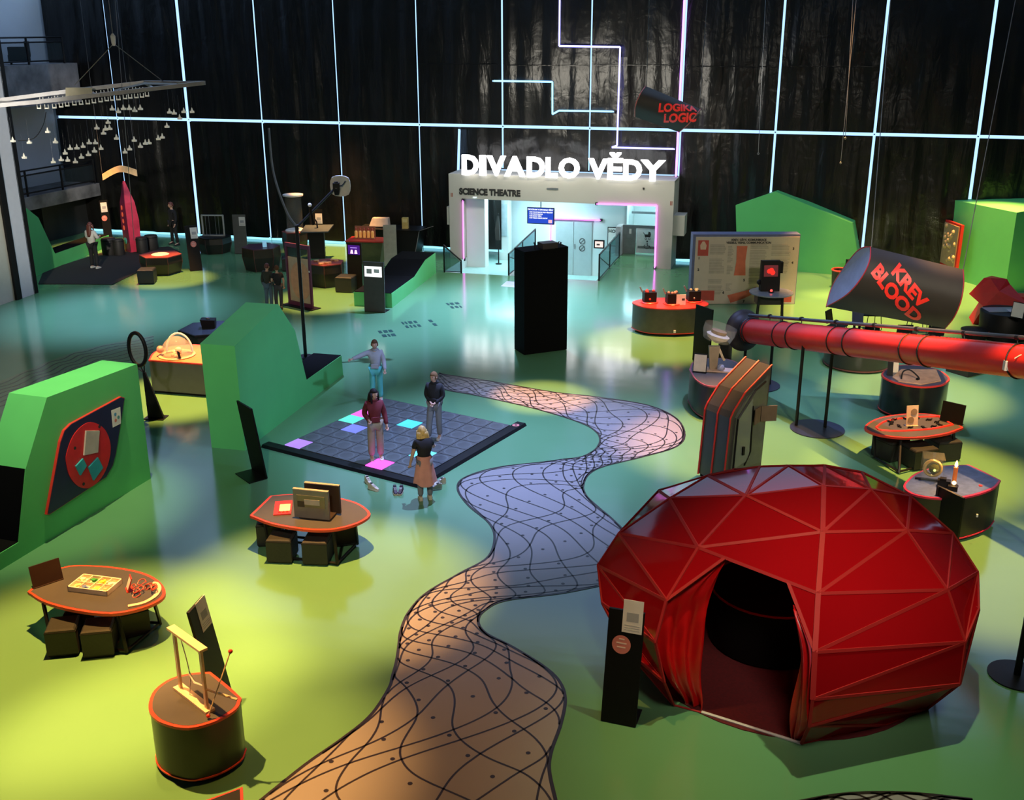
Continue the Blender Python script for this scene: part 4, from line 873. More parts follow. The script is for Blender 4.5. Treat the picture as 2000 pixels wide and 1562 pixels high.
MB().loft([[(-.24, -.012, .02), (.24, -.012, .02), (.24, .02, .02), (-.24, .02, .02)], [(-.25, -.035, RH*.45), (.25, -.035, RH*.45), (.25, 0, RH*.45), (-.25, 0, RH*.45)], [(-.19, -.015, RH*.70), (.19, -.015, RH*.70), (.19, .02, RH*.70), (-.19, .02, RH*.70)], [(-.03, .10, RH*.96), (.03, .10, RH*.96), (.03, .13, RH*.96), (-.03, .13, RH*.96)]]).build('front_panel', M_RKD, t)
for k, zz in enumerate((RH*.25+.25, RH*.25+.5, RH*.25+.75, RH*.25+1.0)): MB().extr([(.06*cos(a*pi/6), zz+.09*sin(a*pi/6)) for a in range(12)], -.06, -.05).build('window', mat('window_orange', (.75, .12, .06), .5, emit=(.8, .1, .04), emit_s=.25), t)
MB().extr([(.12*cos(a*pi/8), .42+.12*sin(a*pi/8)) for a in range(16)], -.065, -.05).build('porthole', mat('porthole_teal', (.1, .45, .4), .3), t)
ends = ((-15.645, 41.500, 2.612), (-14.889, 41.300, 2.944), (-14.143, 41.000, 2.826))
t = thing('orange_arc', 'curved orange banner strip hanging above the pink rocket', 'banner', ends[1])
pp = open_spline([(p[0]-ends[1][0], p[1]-ends[1][1], p[2]-ends[1][2]) for p in ends], 8)
MB().loft([[(p[0], p[1], p[2]-.12), (p[0], p[1]+.05, p[2]-.12), (p[0], p[1]+.05, p[2]+.12), (p[0], p[1], p[2]+.12)] for p in pp]).build('strip', mat('banner_orange', (.72, .48, .26), .6, emit=(.8, .5, .25), emit_s=.15), t)
for p in (pp[0], pp[-1]): MB().tube([(p[0], p[1]+.02, p[2]+.15), (p[0], p[1]+.02, 9-ends[1][2])], .006, 4).build('wire', M_GALV, t)
def block_seat(label, g, r, h, rz=0):
    t = thing('round_pouffe', label, 'pouffe', g, rz, 'dark pouffes by the rocket'); MB().lathe([(r*.96, .01), (r, .05), (r, h-.06), (r*.9, h), (.02, h)], 18).build('body', mat('pouffe_black', (.02, .017, .015), .6), t, smooth=50); MB().lathe([(r+.004, h-.08), (r+.004, h-.06)], 18).build('seam', M_PLINTH, t)
block_seat('dark pouffe left of the pink rocket, outer one', (-15.019, 39.627), .27, .62); block_seat('dark pouffe touching the left side of the pink rocket', (-14.621, 39.526), .20, .60); block_seat('dark pouffe touching the right side of the pink rocket', (-13.882, 39.898), .21, .6); block_seat('dark pouffe on the mat right of the rocket, outer one', (-13.752, 40.583), .25, .55)
def hex_pedestal(label, g, r, h, rz, top=M_RED, glow=None, n=6, body=M_DRUM, flare=1.12, ax=1.0):
    t = thing('hex_pedestal', label, 'exhibit table', g, rz); pl = [(r*ax*cos(k*2*pi/n), r*sin(k*2*pi/n)) for k in range(n)]
    MB().loft([[(p[0]*.86, p[1]*.86, 0) for p in pl], [(p[0], p[1], h*.62) for p in pl], [(p[0]*.97, p[1]*.97, h) for p in pl]]).build('body', body, t)
    for p in pl: MB().tube([(p[0]*.86, p[1]*.86, .01), (p[0]*1.002, p[1]*1.002, h*.62), (p[0]*.975, p[1]*.975, h)], .012, 5).build('edge_strip', mat('dull_red_strip', (.10, .03, .028), .5), t)
    MB().prism([(p[0]*1.0, p[1]*1.0) for p in pl], h-.01, h+.02).build('top_plate', top, t)
    return t
M_DRED = mat('dull_red_top', (.26, .045, .04), .45)
t = hex_pedestal('hexagonal pedestal with a glowing centre near the far left drape', (-12.102, 36.491), .72, .62, .1, M_DRED); MB().lathe([(.30, .64), (.26, .66), (.05, .67)], 16).build('glowing_centre', mat('lit_centre', (.8, .5, .25), .5, emit=(1, .6, .25), emit_s=.7), t)
stool('small dark cube stool in front of the hexagonal pedestal', (-12.095, 34.919), .1, .48, .52, None)
t = hex_pedestal('black angular pedestal under the white cage', (-11.184, 40.051), .62, .58, .2, M_BLACK)
cg = (-12.286, 42.325, -0.224, 1.041); ct = thing('white_cage', 'small white metal frame with vertical bars on a black pedestal', 'frame', ((-11.184, 40.051)[0], (-11.184, 40.051)[1], .60), -.05)
M_CAGE = mat('cage_white', (.5, .5, .46), .5)
for z in (.03, .78): MB().box(0, 0, z, .84, .05, .045).build('rail', M_CAGE, ct)
for x in (-.40, .40): MB().box(x, 0, .40, .05, .05, .78).build('post', M_CAGE, ct)
for x in (-.27, -.14, .10, .22): MB().tube([(x, 0, .03), (x, 0, .78)], .012, 6).build('bar', M_GALV, ct)
t = hex_pedestal('dark pedestal with a small glowing cup near the white cage', (-8.742, 37.026), .66, .78, .35, mat('violet_dark_top', (.07, .03, .05), .3)); MB().box(.12, -.1, .88, .13, .13, .2).build('glowing_cup', mat('cup_blue', (.2, .45, .6), .3, emit=(.3, .65, .9), emit_s=.35), t)
stool('black cube stool behind the two boys', (-7.754, 36.844), .2, .46, .5, None)
# clear cylinder on a pedestal
t = hex_pedestal('dark pedestal under the tall clear cylinder', (-8.047, 39.523), .46, .86, .05, M_DRED)
cy = thing('clear_cylinder', 'tall clear tube with white end discs standing on a dark pedestal', 'cylinder', (*(-8.008, 39.522), .88))
MB().lathe([(.30, .06), (.30, 1.30)], 24, cap=False).build('tube_wall', glass('tube_clear', (.45, .45, .42), .10, .05), cy, smooth=60); MB().lathe([(.36, 0), (.36, .05), (.30, .08)], 24).build('bottom_disc', M_WHITE, cy); MB().lathe([(.30, 1.28), (.37, 1.30), (.37, 1.35), (.1, 1.35)], 24).build('top_disc', M_WHITE, cy)
hs = (-8.563, 39.000, 3.299); he = (-7.682, 38.000, 1.357); hm1 = (-8.307, 38.600, 2.446); hm2 = (-7.989, 38.300, 1.709); h0 = (-8.654, 39.300, 4.613)
t = thing('hose', 'grey hose hanging from the drape to the clear cylinder', 'hose', h0); MB().tube(open_spline([(p[0]-h0[0], p[1]-h0[1], p[2]-h0[2]) for p in (h0, hs, hm1, hm2, he)], 6), .045, 6).build('hose_body', mat('hose_grey', (.10, .10, .09), .5), t)
# slate top lectern desk
q = (-7.127, 38.946); t = thing('slate_desk', 'dark desk with a slanted slate top beside the clear cylinder', 'desk', q, .1)
MB().box(0, 0, .5, .55, .4, 1.0).build('body', M_BLACK, t); MB().loft([[(-.55, -.35, .98), (.45, -.35, .98), (.62, .3, 1.12), (-.40, .3, 1.12)], [(-.55, -.35, 1.02), (.45, -.35, 1.02), (.62, .3, 1.16), (-.40, .3, 1.16)]]).build('slate_top', mat('slate_top', (.06, .075, .085), .3), t)
MB().tube([(.05, 0, 1.1), (.03, .02, 1.32), (-.02, .02, 1.4)], .03, 6).build('gooseneck', M_STEEL, t)
# mirror board
fr = (-6.811, 31.930, -0.646, 1.062); L = fr[3]; HM = 1.92
t = thing('mirror_stand', 'tall framed mirror board with a purple edge showing a pale disc', 'mirror', (fr[0], fr[1], 0), fr[2])
M_PURP = mat('purple_frame', (.12, .02, .06), .45)
for x in (.035, L-.035): MB().box(x, 0, HM/2, .07, .06, HM).build('upright', M_PURP, t)
for z in (.08, HM-.06): MB().box(L/2, 0, z, L-.14, .06, .12).build('crossbar', M_PURP, t)
MB().box(L/2, .02, HM*.42, L-.14, .02, HM*.72).build('cream_board', mat('cream_board', (.50, .40, .27), .5), t); MB().box(L/2, .02, HM*.87, L-.14, .015, HM*.18).build('dark_glass', glass('dark_pane', (.03, .06, .06), .6, .05), t)
dsk = [(L/2+.05+(L/2-.10)*cos(a), HM*.42+.58*sin(a)) for a in [k*2*pi/28 for k in range(28)]]
MB().extr([(max(.075, min(L-.075, x)), z) for x, z in dsk], .000, .010).build('peach_disc', mat('peach_disc', (.60, .34, .20), .55), t); MB().box(L/2, 0, .012, L+.25, .4, .024).build('base_plate', M_STEEL, t); MB().box(L-.03, -.04, HM*.6, .03, .02, .05).build('white_knob', M_WHITE, t)
# pedestal with orange pieces, stool
t = hex_pedestal('dark pedestal with a red top covered in glowing orange pieces', (-6.057, 34.540), .60, .74, .55, M_DRED)
for k in range(9): MB().lathe([(.09, 0), (.09, .05), (.02, .06)], 8).build('orange_piece', mat('orange_piece', (.75, .35, .15), .5), t, xf=Matrix.Translation((R.uniform(-.34, .34), R.uniform(-.3, .3), .76)))
stool('dark cube stool right of the orange piece pedestal', (-5.306, 33.662), -.2, .5, .55, None)
# red bottle table
q = (-5.118, 38.100); t = thing('bottle_table', 'red topped table with a slanted front under a rack of bottles', 'table', q, -.15)
MB().loft([[(-.55, -.3, 0), (.45, -.3, 0), (.45, .35, 0), (-.55, .35, 0)], [(-.72, -.42, .80), (.62, -.42, .80), (.62, .42, .80), (-.72, .42, .80)]]).build('body', mat('olive_lit', (.10, .11, .04), .5), t); MB().prism([(-.74, -.44), (.64, -.44), (.64, .44), (-.74, .44)], .80, .84).build('tabletop', M_RED, t)
rk_ = thing('bottle_rack', 'orange lit rack holding five small bottles on the red table', 'rack', ((-5.118, 38.100)[0]-.15, (-5.118, 38.100)[1]+.1, .842), -.15)
MB().box(0, .1, .22, .75, .04, .42).build('back_board', mat('rack_brown', (.35, .12, .06), .5), rk_); MB().box(0, 0, .02, .75, .25, .04).build('shelf', mat('rack_brown', (.35, .12, .06), .5), rk_)
M_BOT = mat('bottle_amber', (.75, .38, .10), .3, emit=(.9, .4, .1), emit_s=.15); M_CAPR = mat('bottle_red', (.5, .10, .07), .4)
bt = None
for k in range(5):
    if bt is None:
        bt = thing('bottle', 'small amber bottle with a red neck in the orange lit rack', 'bottle', (0, 0, 0), 0, 'bottles in the rack on the red table'); MB().lathe([(.05, 0), (.055, .02), (.055, .2), (.03, .25)], 10).build('glass_body', M_BOT, bt); MB().lathe([(.03, .25), (.03, .34), (.01, .35)], 10).build('neck', M_CAPR, bt); b1_ = bt
    else: b1_ = copy_tree(bt)
    b1_['label'] = ['leftmost', 'second from left', 'middle', 'fourth from left', 'rightmost'][k]+' of the five amber bottles in the rack on the red table'
    x = -.3+.15*k; a = -.15; b1_.location = ((-5.118, 38.100)[0]-.15+x*cos(a)+.03*sin(a), (-5.118, 38.100)[1]+.1+x*sin(a)-.03, .884)
t = thing('black_workbench', 'black angular bench by the drape with pale boxes on top', 'bench', (-4.325, 39.948), -.2)
MB().loft([[(-1.1, -.5, 0), (.85, -.5, 0), (.85, .5, 0), (-1.1, .5, 0)], [(-1.35, -.5, .9), (1.05, -.5, .9), (1.05, .5, .9), (-1.35, .5, .9)]]).build('body', M_BLACK, t); MB().box(-.15, 0, .91, 2.45, 1.05, .03).build('bench_top', M_BLACK, t)
for p in ((.85, -.5, 0), (1.05, -.5, .9)): pass
MB().tube([(.85, -.51, 0), (1.05, -.51, .9)], .012, 5).build('edge_strip', mat('grey_strip', (.2, .19, .18), .5), t)
MB().tube([(1.05, -.51, .92), (1.5, -.2, 1.05), (1.2, .2, .95)], .02, 5).build('side_handle', M_STEEL, t)
c0 = (-4.325, 39.948)
t = thing('sloped_box', 'pale sloped box on the black bench left of the metallic lectern', 'box', (c0[0]-.62, c0[1]+.1, .928), -.1); MB().loft([[(-.38, -.2, 0), (.38, -.2, 0), (.38, .2, 0), (-.38, .2, 0)], [(-.25, -.1, .34), (.35, -.1, .34), (.35, .2, .34), (-.25, .2, .34)]]).build('shell', mat('pale_box', (.42, .36, .30), .6), t); MB().box(0, -.2, .03, .7, .02, .04).build('front_lip', M_STEEL, t)
t = thing('yellow_box', 'small yellow box on the black bench right of the metallic lectern', 'box', (c0[0]+.38, c0[1]-.2, .928), -.1); MB().box(0, 0, .2, .22, .2, .4).build('shell', mat('yellow_box', (.45, .33, .10), .5), t); MB().box(0, -.1, .3, .16, .02, .12).build('front_plate', mat('yellow_plate', (.55, .45, .2), .5), t)
# obelisk
fr = (0.320, 26.446, 0.418, 1.226); t = thing('black_column', 'tall black box column in front of the theatre', 'column', (fr[0], fr[1], 0), fr[2])
MB().extr([(0, .01), (fr[3], .01), (fr[3], 2.73), (0, 2.69)], 0, .62).build('body', mat('matte_black', (.0025, .0025, .0025), .85, spec=.1), t); MB().box(fr[3]/2, .31, .01, fr[3]-.08, .55, .02).build('plinth', M_PLINTH, t)
t = thing('projector', 'black projector on top of the tall black column', 'projector', (fr[0]+fr[3]*.48, fr[1]+.35, 2.715), fr[2])
MB().box(0, 0, .09, .42, .32, .14).build('casing', mat('projector_grey', (.035, .03, .028), .4), t); MB().tube([(-.34, 0, 0), (-.36, 0, .14), (-.38, 0, .18)], .02, 6).build('cable_end', M_STEEL, t); MB().tube([(.24, 0, .05), (.32, 0, .14), (.38, 0, .12), (.36, 0, .02)], .018, 6).build('handle', M_STEEL, t); MB().box(0, 0, .01, .3, .25, .03).build('feet', M_STEEL, t)

# ================================================================ right back group
D5, c5 = drum('wide lens shaped drum with a red rim before the theatre, three pots on top', [(3.335, 28.835), (3.512, 29.156), (3.866, 29.361), (4.366, 29.439), (4.867, 29.408), (5.268, 29.223), (5.429, 28.751), (5.244, 28.409), (4.832, 28.189), (4.188, 28.141), (3.641, 28.316)], (), .79, mside=mat('olive_drum', (.085, .075, .055), .28, metal=.3), mtop=M_RED, plinth=.14, gap=.07)
MB().box(.02, -.72, .16, .06, .03, .07).build('socket', M_WHITE, D5)
def pot(label, g, card, stuff):
    t = thing('cooking_box', label, 'pot', (*g, .792), .1)
    MB().prism([(-.17, -.15), (.17, -.15), (.17, .15), (-.17, .15)], 0, .30).build('box_body', M_BLACK, t); MB().lathe([(.23, 0), (.25, .015), (.23, .03)], 20).build('base_ring', M_RED, t)
    for k in range(5): MB().ball((R.uniform(-.12, .12), R.uniform(-.1, .1), .31), .042, 8).build('content', mat(*stuff), t)
    MB().tube([(-.2, 0, .28), (-.28, 0, .44)], .02, 6).build('handle', M_GALV, t)
    if card: MB().box(.20, -.155, .14, .26, .02, .30).build('card', M_WHITE, t); MB().box(.26, -.168, .15, .08, .01, .06).build('card_print', M_DKPRINT, t)
    else: MB().ball((-.02, -.16, .12), .03, 8).build('knob', M_RED if 'red' in label else M_GALV, t)
    return t
pot('black pot with red pieces on the left of the lens drum', (3.808, 28.887), False, ('pot_red', (.6, .03, .03), .5)); pot('black pot with a white card in the middle of the lens drum', (4.421, 28.705), True, ('pot_pink', (.5, .2, .2), .5)); pot('black pot with a cream lid on the right of the lens drum', (5.044, 28.989), False, ('pot_cream', (.8, .6, .35), .5))
D6, c6 = drum('drum with the wooden mushroom shaped model behind the tall cabinet', [(3.941, 22.703), (4.125, 23.279), (4.476, 23.555), (4.914, 23.510), (5.147, 23.034), (4.944, 22.140), (4.483, 21.580), (4.151, 21.549), (3.965, 22.006)], (0,), .80, mrim=mat('dull_violet_rim', (.30, .06, .08), .4))
q = (4.480, 22.660); t = thing('anatomy_model', 'wooden slatted model with a clear round head on the drum', 'model', (*q, .802))
MB().loft([[(-.32, -.12, 0), (.42, -.28, 0), (.46, .0, 0), (-.22, .16, 0)], [(-.32, -.12, .03), (.42, -.28, .03), (.46, .0, .03), (-.22, .16, .03)]]).build('base_board', mat('pinkwood', (.68, .45, .34), .5), t)
MB().loft([[(-.10, -.05, .03), (.06, -.05, .03), (.06, .05, .03), (-.10, .05, .03)], [(-.14, -.05, .55), (.10, -.05, .55), (.10, .05, .55), (-.14, .05, .55)]]).build('neck_board', mat('neckwood', (.36, .26, .17), .5), t)
MB().tube([(.08, 0, .5), (.18, -.02, .28), (.22, -.03, .22)], .03, 6).build('side_strut', M_WOOD, t)
hm = Matrix.Translation((.02, 0, .68)) @ Matrix.Rotation(.25, 4, 'Y')
MB().lathe([(.30, .0), (.36, .18), (.36, .34)], 22, cap=False).build('clear_bowl', glass('bowl_clear', (.8, .7, .55), .18, .03), t, smooth=60, xf=hm)
MB().lathe([(.05, -.05), (.22, .04), (.26, .12), (.20, .15)], 20).build('wood_disc', M_WOOD, t, xf=hm); MB().lathe([(.17, .16), (.17, .22), (.02, .25)], 16).build('wood_core', mat('darkwood', (.35, .18, .08), .5), t, xf=hm); MB().ball((.12, -.18, .11), .08, 10).build('glass_ball', glass('ball_glass', (.6, .6, .75), .5), t)
card_holder('black angled holder with a cream card on the wooden model drum', (4.125, 22.440), -.35, .802, .30, .42, M_BLACK, face=mat('cream_card', (.6, .5, .38), .6))
q = (5.277, 25.427); t = thing('dark_tube', 'plain dark brown standing tube with a red rim behind the wooden model', 'tube', q); MB().lathe([(.17, 0), (.17, .72), (.15, .72)], 22).build('body', mat('brown_tube', (.07, .045, .035), .4), t, smooth=50); MB().tube([(.165*cos(k*pi/10), .165*sin(k*pi/10), .73) for k in range(20)], .015, 5, closed=True).build('rim', M_RED, t)
# big printed board
fr = (5.441, 31.780, -0.012, 3.175); L = fr[3]; H = 2.13
t = thing('printed_board', 'big white printed board with red pictures standing on the floor', 'board', (fr[0], fr[1], 0), fr[2])
MB().box(L/2, .27, H/2, L+.02, .46, H).build('frame', mat('slate_blue_frame', (.10, .12, .22), .6), t)
bs_ = MB().box(L/2+.03, .025, H/2-.03, L-.08, .03, H-.08).build('print_sheet', mat('board_print', (.50, .43, .34), .55, noise=.03), t)
M_TXT = mat('board_text', (.36, .32, .26), .7); M_BRED = mat('board_red', (.42, .05, .03), .5); M_BRED2 = mat('board_red_pale', (.52, .12, .06), .5)
def bp(nm, m, x0, x1, z0, z1, y=.004): return MB().box((x0+x1)/2*L, y, (z0+z1)/2*H, (x1-x0)*L, .012, (z1-z0)*H).build(nm, m, bs_)
bp('picture', M_BRED, .045, .145, .70, .92); MB().extr([(L*.07, H*.79), (L*.12, H*.79), (L*.125, H*.85), (L*.105, H*.905), (L*.085, H*.905), (L*.065, H*.85)], -.008, .0).build('picture_figure', mat('fig_cream', (.6, .42, .3), .6), bs_)
MB().extr([(L*.40, H*.42), (L*.51, H*.42), (L*.50, H*.62), (L*.51, H*.84), (L*.41, H*.84), (L*.415, H*.62)], -.006, .006).build('picture', M_BRED2, bs_)
MB().extr([(L*.35, H*.13), (L*.385, H*.02), (L*.50, H*.08), (L*.62, H*.17), (L*.62, H*.25), (L*.55, H*.21)], -.006, .006).build('picture', M_BRED2, bs_)
bp('picture', M_BRED, .06, .225, .055, .20); bp('picture', M_BRED, .80, .965, .03, .20)
for c0_, c1_, rows in ((.16, .31, ((.81, .86), (.72, .80), (.46, .66), (.30, .36), (.14, .27))), (.33, .39, ((.60, .84), (.44, .56), (.20, .30))), (.54, .71, ((.80, .86), (.64, .78), (.42, .62), (.30, .38))), (.74, .92, ((.79, .86), (.70, .76), (.44, .66)))):
    for z0, z1 in rows:
        z = z1
        while z > z0: bp('text_line', M_TXT, c0_, c1_-R.uniform(0, .03), z-.013, z, .006); z -= .022
for i, (tx, zz, sz) in enumerate((('KREV, CÉVY, KOMUNIKACE', .925, .085), ('VESSELS, VEINS, COMMUNICATION', .885, .085))):
    put_mesh(text_mesh(tx, sz, .006, .004), 'heading', M_DKPRINT, bs_, Matrix.Translation((L*.52, -.003, H*zz)) @ UPRIGHT)
for tx, x, z in (('1', .06, .665), ('2', .06, .50), ('3', .945, .80), ('4', .945, .60), ('5', .50, .35), ('6', .31, .17), ('7', .51, .04)): put_mesh(text_mesh(tx, .10, .006, .006), 'number', M_DKPRINT, bs_, Matrix.Translation((L*x, -.003, H*z)) @ UPRIGHT)
# round glass table with a microscope screen
q = (7.414, 29.886); t = thing('glass_table', 'round grey glass table with black legs before the printed board', 'table', q)
MB().lathe([(.62, .80), (.62, .83), (.02, .83)], 30).build('tabletop', mat('bluegrey_glass', (.20, .22, .27), .12), t)
for k in range(4): a = k*pi/2+.6; MB().tube([(.45*cos(a), .45*sin(a), .80), (.5*cos(a), .5*sin(a), 0)], .022, 6).build('leg', M_STEEL, t)
MB().prism([(-.42, -.2), (.3, -.2), (.3, .25), (-.42, .25)], .5, .78).build('under_box', M_DRUM, t)
ps = (5.394, 31.781, -0.012, 3.346)
t = thing('microscope_screen', 'black upright box with a red glowing picture on the round glass table', 'screen', ((7.414, 29.886)[0]-.02, (7.414, 29.886)[1]+.12, .832), .03)
MB().loft([[(-.27, -.06, 0), (.27, -.06, 0), (.27, .2, 0), (-.27, .2, 0)], [(-.27, .04, .86), (.27, .04, .86), (.27, .2, .86), (-.27, .2, .86)]]).build('casing', M_BLACK, t); MB().box(.31, .12, .66, .09, .14, .32).build('side_module', M_BLACK, t)
MB().loft([[(-.20, -.018, .42), (.20, -.018, .42), (.20, -.01, .42), (-.20, -.01, .42)], [(-.20, .025, .74), (.20, .025, .74), (.20, .033, .74), (-.20, .033, .74)]]).build('screen', emis('dark_red_screen', (.10, .02, .02), 1), t)
for dx, dz, r0 in ((-.06, .58, .07), (.04, .54, .075), (.0, .61, .07)): MB().extr([(dx+r0*cos(k*pi/5), dz+r0*sin(k*pi/5)) for k in range(10)], -.035, -.028).build('red_cell', emis('red_cell', (.75, .03, .02), 1), t)
MB().ball((0, -.18, .05), .04, 8).build('red_lamp', emis('red_lamp', (.9, .1, .08), 1.2), t); MB().lathe([(.08, 0), (.08, .02), (.02, .03)], 12, (0, -.18)).build('lamp_foot', M_STEEL, t); MB().ball((-.30, .05, .25), .08, 8).build('focus_knob', M_STEEL, t)
# small things behind the hanging cylinder
t = thing('red_rimmed_tub', 'small dark tub with a bright red rim left of the hanging cylinder', 'tub', (10.651, 34.027)); MB().lathe([(.26, 0), (.30, .55), (.24, .55), (.22, .4)], 20).build('body', M_DRUM, t); MB().tube([(.29*cos(k*pi/10), .29*sin(k*pi/10), .56) for k in range(20)], .03, 6, closed=True).build('rim', M_ORED, t)
t = thing('black_case', 'black case standing beside the red rimmed tub', 'case', (11.147, 34.461), .2); MB().box(0, 0, .40, .4, .25, .8).build('shell', M_BLACK, t); MB().box(.08, -.05, .81, .2, .12, .03).build('lid_clip', M_WHITE, t)
t = thing('red_wall_panel', 'tilted square panel with a red frame and beige relief by the drape', 'panel', (14.554, 35.095), -1.5)
MB().box(0, 0, 1.15, 1.15, .10, 1.5).build('frame', M_RED, t); MB().box(-.02, -.06, 1.15, 1.0, .04, 1.35).build('relief_panel', mat('relief_beige', (.35, .25, .13), .6), t)
for k in range(26): MB().ball((R.uniform(-.42, .42), -.06, R.uniform(.55, 1.75)), R.uniform(.05, .09), 8).build('relief_bump', mat('relief_tan', (.45, .33, .18), .6), t)
for sx in (-.4, .4): MB().box(sx, 0, .2, .08, .08, .4).build('leg', M_STEEL, t)
# tables and chairs under the hanging cylinder
def chair(label, g, rz, group):
    t = thing('metal_chair', label, 'chair', g, rz, group); MB().box(0, 0, .45, .42, .42, .03).build('seat', M_STEEL, t); MB().loft([[(-.2, .2, .52), (.2, .2, .52), (.2, .23, .52), (-.2, .23, .52)], [(-.19, .27, .84), (.19, .27, .84), (.19, .30, .84), (-.19, .30, .84)]]).build('backrest', M_STEEL, t)
    for sx in (-.18, .18):
        for sy in (-.18, .2): MB().tube([(sx, sy, .45), (sx*1.25, sy*1.2, 0)], .012, 5).build('leg', M_STEEL, t)
    return t
tb = thing('long_table', 'long dark table under the hanging cylinder', 'table', (10.320, 27.871), -.1); MB().box(0, 0, .74, 2.3, .8, .04).build('tabletop', M_STEEL, tb)
for sx in (-1.0, 1.0):
    for sy in (-.3, .3): MB().box(sx, sy, .36, .06, .06, .72).build('leg', M_STEEL, tb)
ch0 = chair('black metal chair at the left end of the long table', (8.675, 27.590), .9, 'chairs around the long table')
for (g, rz, lb) in (((9.141, 26.537), 3.2, 'black metal chair on the near side of the long table, left one'), ((9.999, 26.528), 3.1, 'black metal chair on the near side of the long table, middle one'), ((10.790, 26.520), 3.3, 'black metal chair on the near side of the long table, right one'), ((10.062, 29.022), .1, 'black metal chair on the far side of the long table, left one'), ((11.254, 28.740), -.1, 'black metal chair on the far side of the long table, right one')):
    c = copy_tree(ch0); c.location = (*g, 0); c.rotation_euler = (0, 0, rz); c['label'] = lb
card_holder('pale upright card behind the red pipe near the chairs', (8.934, 26.765), .1, .762, .30, .36, mat('grey_card', (.40, .38, .36), .6))
q = (8.607, 25.565); t = thing('dark_drum', 'dark round drum half hidden below the red pipe', 'display drum', q); MB().lathe([(.78, .02), (.80, .05), (.80, .52), (.76, .55), (.02, .55)], 30).build('side_wall', M_DRUM, t, smooth=50); MB().lathe([(.81, .04), (.81, .07)], 30).build('bottom_edge', mat('dull_red_strip', (.10, .03, .028), .5), t)
q = (11.221, 24.664); t = thing('dark_box', 'dark box corner below the red pipe on the right', 'box', q, .55); MB().box(0, .3, .18, .62, .62, .36).build('body', M_DRUM, t); MB().box(0, .3, .37, .64, .64, .02).build('lid', M_BLACK, t)
# red chair-like exhibit and black drum at the right edge
q = (13.750, 28.980); t = thing('angular_chair', 'angular bright red seat shape at the right edge', 'chair', q, -.25); M_RSEAT = mat('seat_red', (.50, .012, .012), .5)
MB().loft([[(-.75, .2, 0), (.55, .2, 0), (.55, 1.0, 0), (-.75, 1.0, 0)], [(-.55, .1, .55), (.6, .1, .65), (.6, 1.0, .65), (-.5, 1.0, .55)], [(-.95, .3, .85), (-.2, .15, 1.0), (.2, .9, 1.05), (-.6, 1.0, 1.0)], [(-.6, .4, 1.3), (-.45, .35, 1.32), (.1, .9, 1.2), (-.3, 1.0, 1.25)]]).build('seat_body', M_RSEAT, t); MB().box(.75, .7, .55, .6, .5, .5).build('side_block', M_RSEAT, t)
q = (13.342, 28.041); t = thing('black_round_table', 'black round drum table with flat pale panels at the right edge', 'display drum', q); MB().lathe([(.62, .02), (.66, .72), (.64, .74), (.02, .74)], 28).build('side_wall', M_BLACK, t, smooth=50); MB().box(-.1, .05, .75, .9, .5, .012, .0).build('blue_panel', mat('bluegrey_panel', (.22, .25, .3), .3), t); MB().box(.25, -.12, .758, .5, .32, .014, -.1).build('pale_panel', mat('pale_pink_panel', (.6, .5, .5), .4), t)
q = (13.195, 27.127); card_holder('black holder with a pale card on the black round table', (q[0], q[1]), -.9, .765, .34, .42, M_BLACK, face=M_WHITE)
q = (12.504, 27.898); t = thing('dark_disc_stand', 'dark low round disc left of the black round table', 'disc', q); MB().lathe([(.30, 0), (.36, .2), (.36, .26), (.05, .3)], 24).build('body', M_BLACK, t); MB().lathe([(.365, .22), (.365, .25)], 24).build('edge', M_DRED, t)

# ================================================================ tall cabinet with a glass side
CF = (3.888, 18.082, 0.626, 1.010)
t = thing('tall_cabinet', 'tall dark cabinet with a sloping top, red edges and a glass side', 'cabinet', (CF[0], CF[1], 0), CF[2])
prof = [(0, .03), (.08, 1.31), (.14, 1.42), (.42, 1.73), (1.10, 2.14), (1.02, .03)]
CW = .66
MB().extr(shr(prof, .985), .02, CW-.02).build('body', mat('cabinet_grey', (.085, .08, .075), .3, metal=.3, noise=.06), t)
MB().extr([(.02, 0), (1.0, 0), (1.0, .04), (.02, .04)], .04, CW-.04).build('plinth', M_PLINTH, t)
pr = prof[:5]
for y in (.012, CW/2, CW-.012): MB().tube([(p[0]-.006, y, p[1]+.004) for p in pr], .018, 6).build('red_edge', M_RED, t)
MB().extr([(.14, .25), (.20, 1.30), (.50, 1.66), (1.0, 1.95), (.96, .25)], -.015, .021).build('side_panel', mat('side_green_grey', (.10, .11, .09), .18), t)
MB().tube([(.20, -.02, .25), (.24, -.02, 1.28), (.66, -.02, 1.74), (.92, -.02, 1.86)], .022, 5).build('black_frame', M_BLACK, t); MB().tube([(.62, -.02, 1.45), (.64, -.02, .55), (.5, -.02, .3)], .018, 5).build('black_frame', M_BLACK, t)
MB().extr([(.22, .30), (.26, 1.26), (.60, 1.60), (.60, .40)], -.03, -.022).build('glass_pane', glass('cab_glass', (.35, .42, .34), .35, .04), t)
MB().box(.42, -.045, .62, .05, .03, .16).build('handle', M_BLACK, t); MB().box(.98, -.10, 1.25, .30, .02, .30, -.5).build('sign_flap', mat('brown_flap', (.14, .095, .06), .6), t); MB().box(.72, -.06, 1.25, .22, .02, .30, .3).build('sign_flap', mat('brown_flap', (.14, .095, .06), .6), t)
